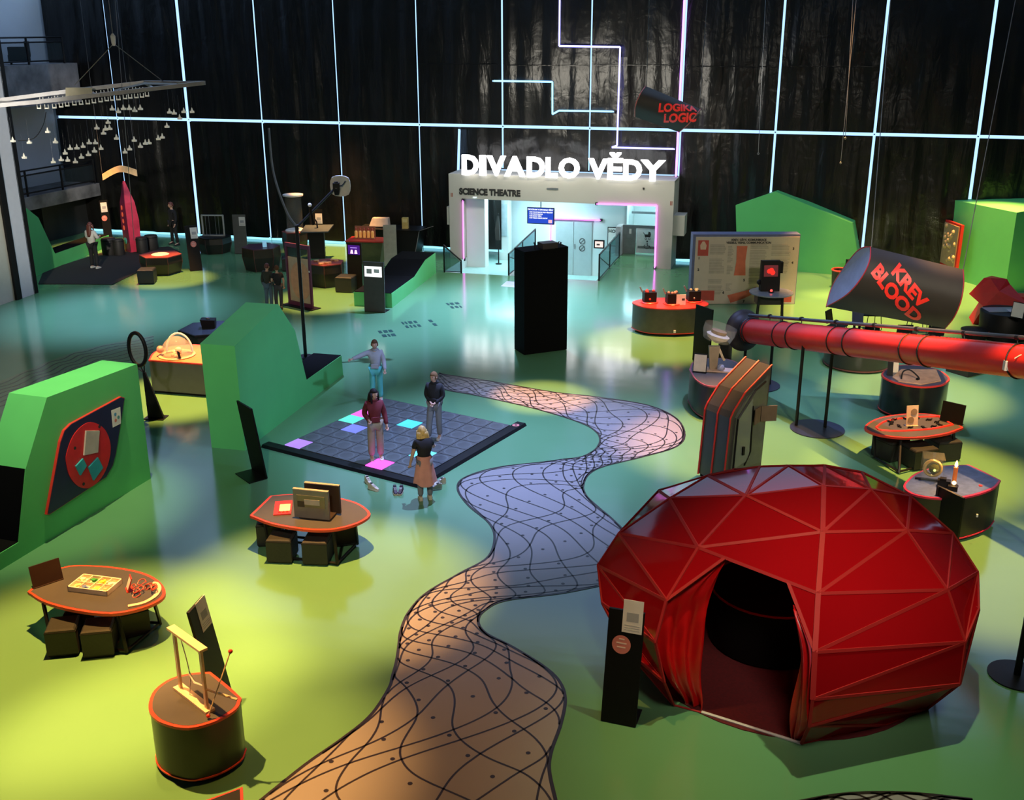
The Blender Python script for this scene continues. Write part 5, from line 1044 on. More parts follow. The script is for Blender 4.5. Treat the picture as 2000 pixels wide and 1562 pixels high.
# ================================================================ right tables and drums
D7, c7 = drum('round black drum with a red rim and a wooden plate inside', [(8.077, 22.296), (8.375, 22.721), (8.738, 22.947), (9.179, 22.896), (9.454, 22.560), (9.466, 22.015), (9.297, 21.712), (9.050, 21.493), (8.640, 21.408), (8.274, 21.600), (8.081, 21.935)], (), .81, mside=mat('shiny_black', (.012, .012, .011), .18), mtop=mat('deep_blue_top', (.05, .05, .09), .3))
w = [(8.226, 22.010), (8.602, 22.556), (9.369, 22.548), (9.180, 21.753), (8.678, 21.515), (8.262, 21.727)]
tag(MB().prism([(p[0]-w[0][0], p[1]-w[0][1]) for p in w], 0, .022).build('wooden_plate', mat('warm_plank', (.50, .28, .16), .5, noise=.2)), 'flat wooden plate lying inside the red rim of the black drum', 'board').location = (*w[0], .813)
q = (8.538, 21.799); t = thing('cable_loop', 'black bent cable handle on the wooden plate', 'cable', (*q, .84)); MB().tube(open_spline([(-.18, .05, 0), (-.15, .06, .16), (-.02, .05, .20), (.12, .0, .10), (.18, -.02, .02), (.12, -.04, .03)], 5), .016, 6).build('cable', M_STEEL, t); MB().ball((.14, -.02, .02), .03, 8).build('plug', M_STEEL, t)
card_holder('upright post with a cream card at the back of the black drum', (8.230, 22.185), -.1, .812, .12, .42, M_STEEL); card_holder('cream card with a dark dot at the back left of the black drum', (8.404, 22.403), -.1, .812, .16, .34, mat('cream_card', (.6, .5, .38), .6))
T8, c8 = tear_table('teardrop table with a double red rim holding an upright card of two discs', [(8.775, 19.471), (8.779, 19.985), (8.624, 20.164), (8.258, 20.288), (7.778, 20.244), (7.256, 19.998), (6.864, 19.524), (6.941, 19.176), (7.313, 18.969), (7.798, 18.965), (8.341, 19.164)], (0,), .62,
    [((7.012, 19.397), (7.080, 19.367)), ((7.432, 19.090), (7.298, 18.630)), ((8.555, 19.384), (8.616, 19.329)), ((8.101, 20.139), (8.242, 20.033))], mrim=M_RED)
ring_pts = [(7.078, 19.482), (7.380, 19.823), (7.906, 20.024), (8.518, 20.078), (8.622, 19.611), (8.129, 19.389), (7.547, 19.282), (7.133, 19.314)]
MB().tube([(p[0]-c8[0], p[1]-c8[1], .626) for p in smooth_poly(ring_pts, 4, (0, 3, 4))], .022, 6, closed=True).build('inner_rim', M_RED, T8)
stool('black cube stool under the two disc table, left one', (7.404, 19.470), .5, .42, .5); stool('black cube stool under the two disc table, middle one', (7.796, 19.076), .3, .42, .52); stool('black cube stool under the two disc table, right one', (8.416, 19.462), .2, .42, .5)
q = (7.804, 19.559); t = card_holder('upright beige card with two brown discs on the double rimmed table', q, .12, .622, .24, .40, mat('beige_card', (.60, .46, .34), .6))
for dx, dz in ((.03, .28), (-.03, .12)): MB().loft([[(dx+.065*cos(k*pi/8), .06*(dz+.065*sin(k*pi/8))/.4+e, dz+.065*sin(k*pi/8)) for k in range(16)] for e in (-.010, -.001)]).build('brown_disc', mat('taupe_disc', (.22, .16, .11), .6), t)
for k in range(12):
    a = k*2*pi/12+.2; q = (((7.894, 19.701)[0])+.48*cos(a), ((7.894, 19.701)[1])+.26*sin(a)); o = thing('puzzle_piece', 'small black bent puzzle piece lying inside the inner red rim', 'puzzle piece', (*q, .622), R.uniform(0, 6), 'puzzle pieces on the double rimmed table')
    MB().tube([(-.07, 0, .015), (-.02, .03, .02), (.02, -.02, .02), (.08, .02, .015)], .014, 5).build('bar', M_STEEL, o); MB().box(0, .0, .012, .05, .04, .02).build('knot', M_STEEL, o)
card_holder('black upright panel at the right tip of the double rimmed table', (8.627, 19.723), -.75, .622, .45, .40, M_BLACK)
D9, c9 = drum('teardrop drum with a pink red rim carrying the candle and the glass box', [(6.445, 16.165), (6.598, 16.459), (6.902, 16.806), (7.380, 17.079), (7.916, 17.137), (8.054, 16.797), (8.172, 16.456), (7.932, 16.154), (7.554, 15.900), (7.165, 15.754), (6.798, 15.757), (6.518, 15.899)], (4, 6), .82, mrim=mat('pink_rim', (.50, .02, .08), .4), mtop=mat('plank_top_sky_tint', (.07, .11, .30), .45, noise=.25, scale=9))  # blue of the top is reflected daylight put into the plank colour
MB().box(.25, -.60, .5, .03, .02, .05).build('bolt', M_WHITE, D9)
fr = (6.881, 15.858, -1.137, 0.521); bH = 0.988; t = thing('black_side_panel', 'black upright panel leaning against the candle drum', 'info stand', (fr[0], fr[1], 0), fr[2]); 
MB().box(fr[3]/2, 0, bH/2, fr[3]+.02, .04, bH).build('panel', M_BLACK, t); MB().box(fr[3]/2, -.10, .012, fr[3], .2, .024).build('foot', M_STEEL, t); MB().box(.02, -.03, bH/2, .04, .02, bH-.02).build('edge', M_STEEL, t)
q = (6.999, 16.456); t = thing('glass_cube', 'clear glass box with a golden ring lens on the candle drum', 'glass box', (*q, .823), -.3)
gl = glass('cube_glass', (.6, .62, .5), .05, .02)
for dx, dy, sx, sy in ((0, -.17, .34, .006), (0, .17, .34, .006), (-.17, 0, .006, .34), (.17, 0, .006, .34)): MB().box(dx, dy, .22, sx, sy, .44).build('glass_wall', gl, t)
MB().box(0, 0, .44, .34, .34, .006).build('glass_wall', gl, t); MB().box(0, 0, .012, .5, .06, .024).build('base_bar', M_STEEL, t)
M_GOLD = mat('gold_ring', (.65, .5, .2), .25, metal=.6)
MB().tube([(.0+.13*cos(k*pi/10), -.05, .24+.13*sin(k*pi/10)) for k in range(20)], .03, 8, closed=True).build('gold_ring', M_GOLD, t, smooth=60); MB().ball((.02, -.08, .24), .085, 14).build('lens', mat('dark_lens', (.06, .07, .02), .08), t); MB().ball((.02, -.17, .25), .022, 8).build('lens_glint', emis('lens_glint_glow', (.8, 1, .2), 1.5), t)  # small glowing ball stands in for the highlight on the lens
q = (7.276, 16.201); t = thing('candle', 'lit brown candle with a glowing flame on the drum', 'candle', (*q, .823)); MB().lathe([(.035, 0), (.035, .34), (.01, .34)], 12).build('wax_stick', mat('candle_brown', (.35, .10, .03), .5, emit=(.6, .12, .02), emit_s=.3), t); MB().lathe([(.004, .34), (.026, .37), (.022, .41), (.004, .46)], 10).build('flame', emis('flame', (1, .55, .15), 9), t); MB().lathe([(.07, 0), (.08, .02), (.04, .03)], 14).build('holder', M_STEEL, t)
pl_ = bpy.data.lights.new('candle_light', 'POINT'); po = bpy.data.objects.new('candle_light', pl_); COL.objects.link(po); pl_.energy = 9; pl_.color = (1, .5, .15); pl_.shadow_soft_size = .03; po.location = (q[0], q[1], 1.34)
q = (7.109, 16.140); t = thing('burner', 'small black clamp block beside the candle', 'device', (*q, .823), -.4); MB().box(-.02, .05, .06, .2, .12, .12).build('block', M_STEEL, t); MB().box(.12, -.05, .04, .15, .1, .08).build('block', M_STEEL, t); MB().ball((.13, -.02, .12), .035, 8).build('small_light', emis('burner_glow', (1, .6, .2), 4), t); MB().box(-.04, .03, .14, .1, .1, .04).build('clamp', M_BLACK, t)
q = (7.729, 16.214); tag(MB().lathe([(.03, 0), (.03, .015), (.005, .02)], 10).build('red_button', M_RED), 'small red button on the blue top of the candle drum', 'button').location = (*q, .822)
# post at the right edge
q = (6.563, 11.977); t = thing('black_post', 'black round post on a disc foot cut off at the right edge', 'post', q); MB().lathe([(.36, 0), (.36, .02), (.06, .03)], 36).build('disc_foot', M_STEEL, t); MB().tube([(.0, 0, 0), (.02, 0, 2.35)], .045, 12).build('pole', M_STEEL, t); MB().box(.25, 0, 2.35, .6, .05, .05).build('top_arm', M_STEEL, t)

# ================================================================ red pipe
B_ = Vector((6.269, 21.133, 1.950)); C_ = Vector((8.125, 16.400, 2.920)); ax = (C_-B_).normalized(); A_ = (5.162, 21.935, 1.950)
A0 = B_-ax*2.55; E0 = C_+ax*3.1
t = thing('red_pipe', 'long red corrugated pipe with black clamps and a dark horn on stands', 'pipe', (*B_.xy, 0))
def lc(p): return (p[0]-B_.x, p[1]-B_.y, p[2])
PRAD = .272
n = 260; pts = []; Ltot = (E0-A0).length
u = ax.orthogonal().normalized(); w_ = ax.cross(u); rings = []
for k in range(n+1):
    c = A0+ax*(Ltot*k/n); rr = PRAD+(.006 if k % 2 else -.002)
    rings.append([lc(c+rr*(cos(2*pi*i/24)*u+sin(2*pi*i/24)*w_)) for i in range(24)])
mb = MB(); mb.loft(rings, cap=True); mb.build('pipe_wall', mat('pipe_red', (.50, .022, .018), .32, noise=.06), t, smooth=80)
def clamp(d, r=.012, rad=PRAD+.012):
    c = A0+ax*d; MB().tube([lc(c+rad*(cos(2*pi*i/28)*u+sin(2*pi*i/28)*w_)) for i in range(28)], r, 6, closed=True).build('clamp_ring', M_STEEL, t)
def axis_d(px_pt): return (Vector(px_pt)-A0).dot(ax)
for d in (axis_d((5.935, 22.279, 1.750)), axis_d((6.068, 21.827, 1.820)), axis_d((6.554, 20.556, 2.050)), axis_d((6.754, 20.132, 2.130)), axis_d((7.384, 18.693, 2.420)), axis_d((7.546, 18.261, 2.510)), axis_d((8.141, 16.399, 2.920))): clamp(d)
clamp(.1, .02); clamp(.2, .016)
horn = []
for d, r in ((.12, .275), (.0, .30), (-.10, .40), (-.14, .47), (-.17, .48)):
    c = A0+ax*d; horn.append([lc(c+r*(cos(2*pi*i/28)*u+sin(2*pi*i/28)*w_)) for i in range(28)])
MB().loft(horn, cap=True).build('horn', mat('horn_brown', (.018, .013, .011), .5, spec=.3), t, smooth=50)
off = Vector((0, .10, .36))
MB().tube([lc(A0+ax*.05+off*.95), lc(E0+off*1.05)], .035, 10).build('conduit', mat('conduit_grey', (.10, .11, .13), .3, metal=.5), t)
for d in [Ltot*(.08+.105*k) for k in range(9)]:
    MB().tube([lc(A0+ax*d+off*1.0-ax*.03), lc(A0+ax*d+off*1.0+ax*.03)], .045, 8).build('conduit_joint', M_STEEL, t); MB().tube([lc(A0+ax*d+off), lc(A0+ax*d+off*.7)], .012, 5).build('bracket', M_STEEL, t)
c = C_-ax*.12+Vector((-.16, -.2, -.02)); MB().box(*lc(c), .14, .08, .16).build('sensor_box', M_WHITE, t)
c = C_+Vector((-.10, -.25, .12)); MB().tube(open_spline([lc(c+Vector((-.1, 0, 0))), lc(c+Vector((0, -.05, .08))), lc(c+Vector((.15, 0, 0)))], 4), .01, 5).build('sensor_cable', M_WHITE, t)
def stand(label, g, legs, h):
    s = thing('pipe_stand', label, 'stand', g, 0, 'stands of the red pipe'); MB().lathe([(.56, 0), (.56, .02), (.05, .025)], 36).build('base_plate', mat('stand_plate', (.02, .024, .04), .35), s)
    for x, y, hh in legs: MB().tube([(x, y, .02), (x, y, hh)], .035, 8).build('leg', M_STEEL, s)
    return s
gS = (6.410, 21.036); la_ = (6.016, 21.223); lb_ = (6.588, 21.096)
s = stand('black pipe stand on a round plate under the middle of the red pipe', gS, [(la_[0]-gS[0], la_[1]-gS[1], 1.86), (lb_[0]-gS[0], lb_[1]-gS[1], 1.72)], 2)
MB().tube([(la_[0]-gS[0], la_[1]-gS[1], 1.84), (la_[0]-gS[0]+.08, la_[1]-gS[1]+.02, 1.86)], .03, 6).build('pipe_holder', M_STEEL, s)
e3 = C_+ax*2.7; s = stand('black pipe stand holding the near end of the red pipe at the right edge', (e3.x, e3.y), [(-.32, 0, e3.z-.05), (.32, 0, e3.z-.05)], 2)
gS = (5.753, 23.971); s = stand('black pipe stand under the dark horn behind the tall cabinet', gS, [(-.30, 0, 1.28), (.32, 0, 1.28)], 1.4)

# ================================================================ red dome
DV = dict(a=(1.416, 12.934, 1.601), b=(2.068, 12.906, 2.127), c=(2.935, 12.326, 2.424), d=(3.959, 12.490, 2.479), e=(4.621, 12.640, 2.364), f=(3.675, 11.459, 2.337), g=(2.235, 11.581, 2.077), h=(4.790, 11.739, 2.219), i=(3.445, 10.677, 1.960), j=(5.073, 11.046, 1.793), k=(3.332, 10.233, 1.479), l=(5.214, 10.717, 1.296), m=(1.819, 11.189, 1.583), n=(1.150, 12.969, 1.106), k2=(3.314, 10.087, 0.968), k3=(3.335, 10.168, 0.562), l2=(5.186, 10.632, 0.791), m2=(1.688, 11.028, 1.114), m3=(1.806, 10.967, 0.607), t1=(3.722, 13.331, 2.412), t2=(4.338, 13.728, 2.244), t3=(4.800, 13.537, 2.221), t4=(3.336, 13.326, 2.403), r1=(5.343, 13.130, 2.040), r2=(5.701, 12.492, 1.802), u1=(2.028, 13.606, 1.926), u2=(2.627, 13.302, 2.280), r3=(5.797, 11.868, 1.577), r4=(5.542, 11.184, 1.454), n2=(1.164, 12.335, 0.895), n3=(1.402, 11.550, 0.695))
gb = [(2.007, 11.354), (2.326, 11.204), (3.401, 10.590), (4.522, 10.947), (5.135, 11.264)]
DV['mb'] = (*gb[0], .0); DV['mj'] = (*gb[1], .0); DV['kb'] = (*gb[2], 0.0); DV['q1'] = (*gb[3], .0); DV['lb'] = (*gb[4], .0)
DC = (3.632, 12.545)
def dpol(az, r, z): a = radians(az); return (DC[0]+r*sin(a), DC[1]-r*cos(a), z)
DV['rb'] = dpol(84, 1.95, 0); DV['bb1'] = dpol(130, 1.95, 0); DV['bb2'] = dpol(178, 1.95, 0); DV['bb3'] = dpol(-136, 1.95, 0); DV['nb'] = dpol(-97, 1.95, 0)
DV['e1'] = dpol(130, 2.44, 1.05); DV['e2'] = dpol(178, 2.44, 1.05); DV['e3'] = dpol(-137, 2.44, 1.05)
DV['s1'] = dpol(112, 2.1, 1.75); DV['s2'] = dpol(150, 2.0, 1.85); DV['s3'] = dpol(-168, 1.9, 1.9)
faces = ['a b g', 'b c g', 'c f g', 'c d f', 'd e f', 'e h f', 'f h i', 'h j i', 'g f i', 'i j k', 'j l k', 'k l k2', 'l l2 k2', 'k2 l2 k3', 'k3 l2 lb', 'k3 lb q1', 'k3 q1 kb', 'a g m', 'a m n', 'n m m2', 'n m2 n2', 'n2 m2 m3', 'n2 m3 n3', 'n3 m3 mb', 'n3 mb nb', 'n2 n3 nb', 'e r1 h', 'h r1 r2', 'h r2 j', 'j r2 r3', 'j r3 l', 'l r3 r4', 'l r4 l2', 'l2 r4 rb', 'l2 rb lb', 'b u1 u2', 'b u2 c', 'u2 t4 c', 'c t4 t1', 'c t1 d', 'd t1 t2', 'd t2 e', 'e t2 t3', 'e t3 r1', 'u1 b a',
    'r1 t3 s1', 'r1 s1 r2', 'r2 s1 r3', 's1 e1 r3', 'r3 e1 r4', 'r4 e1 bb1', 'r4 bb1 rb', 't3 t2 s2', 't3 s2 s1', 's1 s2 e1', 's2 e2 e1', 'e1 e2 bb1', 'e2 bb2 bb1', 't2 t1 s3', 't2 s3 s2', 's2 s3 e2', 't1 t4 s3', 't4 u2 s3', 'u2 u1 s3', 's3 u1 e3', 's3 e3 e2', 'e2 e3 bb2', 'e3 bb3 bb2', 'u1 a n', 'u1 n e3', 'e3 n n2', 'e3 n2 nb', 'e3 nb bb3']
dm = thing('geodesic_dome', 'big glossy red faceted dome tent with an open doorway', 'dome tent', (*DC, 0))
def dl_(k): p = DV[k]; return Vector((p[0]-DC[0], p[1]-DC[1], p[2]))
GV = {k: dl_(k) for k in DV}
# doorway on the g-i lintel
GV['dt'] = GV['g'].lerp(GV['i'], .235); GV['dr'] = GV['g'].lerp(GV['i'], .76)
faces += ['g dt m', 'dr i k']
M_DOME = None
def dome_mat():
    m = bpy.data.materials.new('red_translucent_panel'); m.use_nodes = True; nt = m.node_tree; b = nt.nodes['Principled BSDF']
    n = nt.nodes.new('ShaderNodeTexNoise'); n.inputs['Scale'].default_value = 1.2; tc = nt.nodes.new('ShaderNodeTexCoord'); nt.links.new(tc.outputs['Object'], n.inputs['Vector'])
    rp = nt.nodes.new('ShaderNodeValToRGB'); rp.color_ramp.elements[0].color = (.34, .003, .006, 1); rp.color_ramp.elements[1].color = (.40, .004, .008, 1)
    nt.links.new(n.outputs['Fac'], rp.inputs['Fac']); nt.links.new(rp.outputs['Color'], b.inputs['Base Color']); b.inputs['Roughness'].default_value = .05; b.inputs['Specular IOR Level'].default_value = .55
    bp_ = nt.nodes.new('ShaderNodeBump'); bp_.inputs['Strength'].default_value = .06; bp_.inputs['Distance'].default_value = .05; nt.links.new(n.outputs['Fac'], bp_.inputs['Height']); nt.links.new(bp_.outputs['Normal'], b.inputs['Normal'])
    tr = nt.nodes.new('ShaderNodeBsdfTransparent'); tr.inputs[0].default_value = (.85, .10, .09, 1); mx = nt.nodes.new('ShaderNodeMixShader'); mx.inputs[0].default_value = .72
    nt.links.new(tr.outputs[0], mx.inputs[1]); nt.links.new(b.outputs[0], mx.inputs[2]); nt.links.new(mx.outputs[0], nt.nodes['Material Output'].inputs[0]); return m
M_DOME = dome_mat(); M_STRUT = mat('red_seam', (.36, .016, .016), .6, spec=.2, noise=.04)
cen = Vector((0, 0, .9))
edges = set()
for fc in faces:
    ks = fc.split(); P = [GV[k] for k in ks]; nrm = (P[1]-P[0]).cross(P[2]-P[0]).normalized()
    if nrm.dot((P[0]+P[1]+P[2])/3-cen) < 0: nrm = -nrm
    c = (P[0]+P[1]+P[2])/3; Q = [c+(p-c)*.992 for p in P]
    MB().add([tuple(q) for q in Q]+[tuple(q-nrm*.014) for q in Q], [(0, 1, 2), (5, 4, 3), (0, 3, 4, 1), (1, 4, 5, 2), (2, 5, 3, 0)]).build('panel', M_DOME, dm)
    for x in range(3): edges.add(tuple(sorted((ks[x], ks[(x+1) % 3]))))
for x in ('m m2', 'm2 m3', 'm3 mb', 'mb mj', 'k k2', 'k2 k3', 'k3 kb', 'g i', 'g m', 'i k'): edges.add(tuple(sorted(x.split())))
skip = {('g', 'i'), tuple(sorted(('dt', 'm')))}
for a, b in sorted(edges):
    if (a, b) in (('dr', 'i'), ('dt', 'g')) or {a, b} in ({'g', 'dt'}, {'dr', 'i'}): continue
    pa, pb = GV[a], GV[b]; mid = (pa+pb)/2; nn = (mid-cen).normalized(); tdir = (pb-pa).normalized(); sd = tdir.cross(nn).normalized(); nn = sd.cross(tdir).normalized()
    wide = .030 if {a, b} & {'k', 'f', 'i'} and {a, b} <= {'d', 'f', 'i', 'k', 'k2', 'k3', 'kb'} else .019
    vs = []
    for p in (pa, pb):
        for s_, o_ in ((-wide, -.012), (wide, -.012), (wide, .008), (-wide, .008)): vs.append(tuple(p+sd*s_+nn*o_))
    MB().add(vs, [(0, 1, 2, 3), (7, 6, 5, 4), (0, 4, 5, 1), (1, 5, 6, 2), (2, 6, 7, 3), (3, 7, 4, 0)]).build('seam_strut', M_STRUT, dm)
# carpet, sill, curtains and the black tub inside
MB().lathe([(1.9, .004), (1.9, .012), (.02, .012)], 40).build('red_carpet', mat('dark_red_carpet', (.085, .002, .004), .9, noise=.2, scale=30), dm)
a, b = GV['mj'], GV['kb']; MB().tube([(a.x, a.y-.01, .02), (b.x, b.y-.01, .02)], .02, 6).build('door_sill', mat('alu_sill', (.55, .52, .48), .4), dm)
M_SATIN = mat('red_satin', (.55, .005, .006), .28, noise=.1)
def curtain(chain_out, chain_in, folds, amp, seed):
    r = random.Random(seed); nz, nx = 22, 30; O = open_spline([tuple(p) for p in chain_out], 8); I = open_spline([tuple(p) for p in chain_in], 8); vs = []
    def samp(c, t): x = t*(len(c)-1); i = min(len(c)-2, int(x)); k = x-i; return Vector(c[i]).lerp(Vector(c[i+1]), k)
    for j in range(nz+1):
        t = j/nz; po, pi_ = samp(O, t), samp(I, t); d = (pi_-po); nn = Vector((d.y, -d.x, 0)).normalized()
        for i in range(nx+1):
            s = i/nx; p = po+d*s+nn*(amp*sin(folds*2*pi*s+1.5*sin(2*t+seed))*(.4+.6*t)+.02*sin(17*s+9*t)); vs.append(tuple(p))
    fs = [(j*(nx+1)+i, j*(nx+1)+i+1, (j+1)*(nx+1)+i+1, (j+1)*(nx+1)+i) for j in range(nz) for i in range(nx)]
    return MB().add(vs, fs).build('curtain', M_SATIN, dm, smooth=180)
V3 = lambda *q: Vector(q)
def dloc(p): return Vector((p[0]-DC[0], p[1]-DC[1], p[2] if len(p) > 2 else 0))
inn = Vector((.06, .10, 0)); inr = Vector((-.03, .03, 0))
curtain([GV['dt'].lerp(GV['m'], .05)+inn, GV['m']+inn, GV['m2']+inn, GV['m3']+inn, GV['mb'].lerp(GV['mj'], .2)+inn+Vector((0, 0, .03))],
        [GV['dt']+inn, dloc((2.346, 11.350, 1.421)), dloc((2.305, 11.300, 0.900)), dloc((2.304, 11.280, 0.406)), GV['mj']+inn*.6+Vector((0, 0, .03))], 2.6, .05, 3)
curtain([GV['dr'].lerp(GV['k'], .55)+inr, GV['k']+inr, GV['k2']+inr, GV['k3']+inr, GV['kb']+inr+Vector((0, .02, .03))],
        [GV['dr'].lerp(GV['k'], .35)+inr, dloc((3.241, 10.550, 1.401)), dloc((3.257, 10.500, 1.063)), dloc((3.255, 10.550, 0.477)), dloc((3.312, 10.680, 0.027))], 1.6, .03, 5)
tb = thing('dark_tub', 'black round tub with thin red rim lines inside the red dome', 'tub', (DC[0]-.10, DC[1]+.35, .014)); MB().lathe([(.78, 0), (.82, .04), (.84, .78), (.80, .80), (.02, .80)], 32).build('side_wall', M_PLINTH, tb, smooth=50); MB().tube([(.83*cos(k*pi/16), .83*sin(k*pi/16), .80) for k in range(32)], .016, 6, closed=True).build('red_rim', M_RED, tb); MB().tube(open_spline([(.1, -.75, .81), (.35, -.62, .82), (.75, -.25, .83)], 6), .016, 6).build('red_line', M_RED, tb)

# ================================================================ hanging lens cylinders with lettering
def hang_sign(label, c1f, c1b, c2f, c2b, words, cap_m, rim_m, body_m, cables, mapping, loc):
    t = thing('hanging_sign', label, 'hanging sign', loc); lv = lambda p: tuple(p[i]-loc[i] for i in range(3))
    F1 = open_spline(c1f, 6); B1_ = open_spline(c1b, 6); F2 = open_spline(c2f, 6); B2_ = open_spline(c2b, 6)
    loop1 = F1+B1_[::-1][1:-1]; loop2 = F2+B2_[::-1][1:-1]
    MB().loft([[lv(p) for p in loop1], [lv(p) for p in loop2]], cap=False).build('shell', body_m, t, smooth=50)
    for lp_, nm in ((loop1, 'end_cap'), (loop2, 'end_cap')): MB().add([lv(p) for p in lp_], [tuple(range(len(lp_)))]).build(nm, cap_m, t); MB().tube([lv(p) for p in lp_], .014, 5, closed=True).build('rim', rim_m, t)
    def S(p, q):      # front surface
        x = min(.999, max(0, q))*(len(F1)-1); i = int(x); k = x-i; a = Vector(F1[i]).lerp(Vector(F1[i+1]), k); b = Vector(F2[i]).lerp(Vector(F2[i+1]), k); return a.lerp(b, p)
    for tx, sz, (ox, oy), ang, bold in words:
        me = text_mesh(tx, sz, .0, bold); bm = bmesh.new(); bm.from_mesh(me); bmesh.ops.subdivide_edges(bm, edges=bm.edges[:], cuts=1); bm.to_mesh(me); bm.free()
        ca, sa = cos(ang), sin(ang)
        for v in me.vertices:
            X = ox+v.co.x*ca+v.co.y*sa; Yv = oy+v.co.x*sa-v.co.y*ca      # picture-like axes: X right, Y down
            p, q = mapping(X, Yv); P = S(p, q); e = .01; n = (S(p+e, q)-S(p, q)).cross(S(p, q+e)-S(p, q)).normalized()
            if n.y > 0: n = -n
            v.co = Vector(lv(P+n*.012))
        put_mesh(me, 'lettering', rim_m if cap_m is None else mat('sign_red', (.85, .025, .016), .5), t)
    for p0, p1 in cables: MB().tube([lv(p0), lv(p1)], .010, 5).build('cable', M_GALV, t)
    return t
def mapK(X, Yv):
    # inverse of X = 205 p - 86 q + 22*4q(1-q) ; Y = 43 p + 117 q
    p, q = .5, .5
    for _ in range(25):
        q = min(1, max(0, (Yv-43*p)/117)); p = (X+86*q-88*q*(1-q))/205
    return p, q
k1f = [(7.644, 22.600, 3.554), (7.570, 22.350, 3.297), (7.402, 22.250, 2.956), (7.204, 22.500, 2.530), (7.010, 23.200, 2.092)]
k1b = [(7.644, 22.600, 3.554), (7.541, 23.000, 3.420), (7.424, 23.500, 2.941), (7.214, 23.600, 2.452), (7.010, 23.200, 2.092)]
k2f = [(9.428, 22.000, 3.191), (9.375, 21.750, 2.922), (9.340, 21.700, 2.564), (9.330, 21.900, 2.181), (9.387, 22.400, 1.809)]
k2b = [(9.428, 22.000, 3.191), (9.563, 22.600, 2.904), (9.632, 23.000, 2.470), (9.613, 23.000, 2.007), (9.387, 22.400, 1.809)]
M_SIGN = mat('sign_charcoal', (.026, .023, .020), .6, noise=.06, spec=.25)
hang_sign('big charcoal lens shaped cylinder hanging over the chairs with red words KREV BLOOD', k1f, k1b, k2f, k2b, [('KREV', 36, (78, 74), radians(49), 1.7), ('BLOOD', 36, (47, 89), radians(50), 1.7)], mat('cap_sky_sheen', (.16, .20, .27), .6), mat('rim_dark_red', (.35, .02, .025), .5), M_SIGN,  # end caps carry reflected blue daylight in their colour
    [((7.665, 22.600, 3.554), (7.496, 22.600, 9.044)), ((9.428, 22.000, 3.191), (9.752, 22.000, 9.010))], mapK, (8.253, 22.500, 2.706))
def mapL(X, Yv):
    # X = 107 p - 21 q ... left top (1261,168) right top (1368,213) left bottom (1240,228) right bottom (1326,258)
    p, q = .5, .5
    for _ in range(25): q = min(1, max(0, (Yv-45*p+15*p*q)/60)); p = (X+21*q+10*q*(1-q)*0)/(107-21*q)
    return p, q
l1f = [(3.624, 30.000, 6.484), (3.445, 29.700, 6.289), (3.344, 29.800, 5.979), (3.396, 30.300, 5.660)]; l1b = [(3.624, 30.000, 6.484), (3.634, 30.600, 6.237), (3.528, 30.800, 5.869), (3.396, 30.300, 5.660)]
l2f = [(5.029, 29.400, 5.922), (4.890, 29.100, 5.826), (4.688, 29.100, 5.565), (4.517, 29.600, 5.309)]; l2b = [(5.029, 29.400, 5.922), (5.004, 30.000, 5.678), (4.782, 30.100, 5.427), (4.517, 29.600, 5.309)]
hang_sign('smaller black cylinder hanging in front of the drape with red words LOGIKA LOGIC', l1f, l1b, l2f, l2b, [('LOGIKA', 18.5, (60, 48), radians(3), .8), ('LOGIC', 18.5, (64, 65), radians(3), .8)], mat('cap_dark', (.05, .05, .055), .6), mat('rim_white_red', (.4, .1, .1), .5), M_SIGN,
    [((3.651, 30.000, 6.484), (3.632, 30.000, 9.404)), ((5.002, 29.400, 5.922), (5.074, 29.400, 9.371))], mapL, (4.227, 29.800, 5.936))
# loose ropes on the drape
for lb, a, b in (('thin rope pair hanging before the drape, right of the hanging black cylinder', (10.662, 35.000, 4.612), (10.457, 35.000, 9.331)), ('thin rope with a hook hanging before the drape near the right seams', (10.590, 35.000, 3.841), (10.581, 35.000, 9.330)), ('thin rope ending in a frayed tip right of the glowing sign', (7.918, 35.000, 4.139), (7.789, 35.000, 9.338))):
    t = thing('hanging_rope', lb, 'rope', a); MB().tube([(0, 0, 0), (b[0]-a[0], b[1]-a[1], b[2]-a[2])], .009, 5).build('strand', M_GALV, t); MB().tube([(.03*cos(k*pi/4), 0, .03*sin(k*pi/4)) for k in range(8)], .008, 5, closed=True).build('loop_end', M_GALV, t)

# ================================================================ hanging wing with little lamps
wc = (-9.151, 26.000, 7.662)
t = thing('hanging_wing', 'long pale hanging frame like a wing with rows of tiny lamps', 'mobile', wc)
lw = lambda p: (p[0]-wc[0], p[1]-wc[1], p[2]-wc[2])
M_WING = mat('wing_grey', (.34, .34, .36), .4, metal=.3); M_WB = mat('wing_beige', (.50, .47, .36), .6)
f0, f1, f2, f3 = (-11.641, 24.500, 6.369), (-10.666, 24.900, 6.439), (-9.395, 25.400, 6.561), (-7.271, 26.400, 6.766)
b0, b1, b2 = (-12.573, 26.500, 6.342), (-10.492, 26.900, 6.585), (-8.938, 27.200, 6.745); b3 = (-7.940, 26.900, 6.744)
def bar(a, b, w=.05, h=.09, nm='rail', m=M_WING):
    a, b = Vector(lw(a)), Vector(lw(b)); d = (b-a).normalized(); sd = d.cross(Vector((0, 0, 1))).normalized()*w; uz = Vector((0, 0, h))
    MB().loft([[tuple(p+sd*s_+uz*o_) for s_, o_ in ((-1, -.5), (1, -.5), (1, .5), (-1, .5))] for p in (a, b)]).build(nm, m, t)
for a, b in ((f0, f1), (f1, f2), (f2, f3), (b0, b1), (b1, b2), (b2, b3), (b3, f3)): bar(a, b)
for a, b in ((f1, b0), (f2, b1), ((-8.312, 25.900, 6.667), b2)): bar(a, b, .03, .04, 'crossbar')
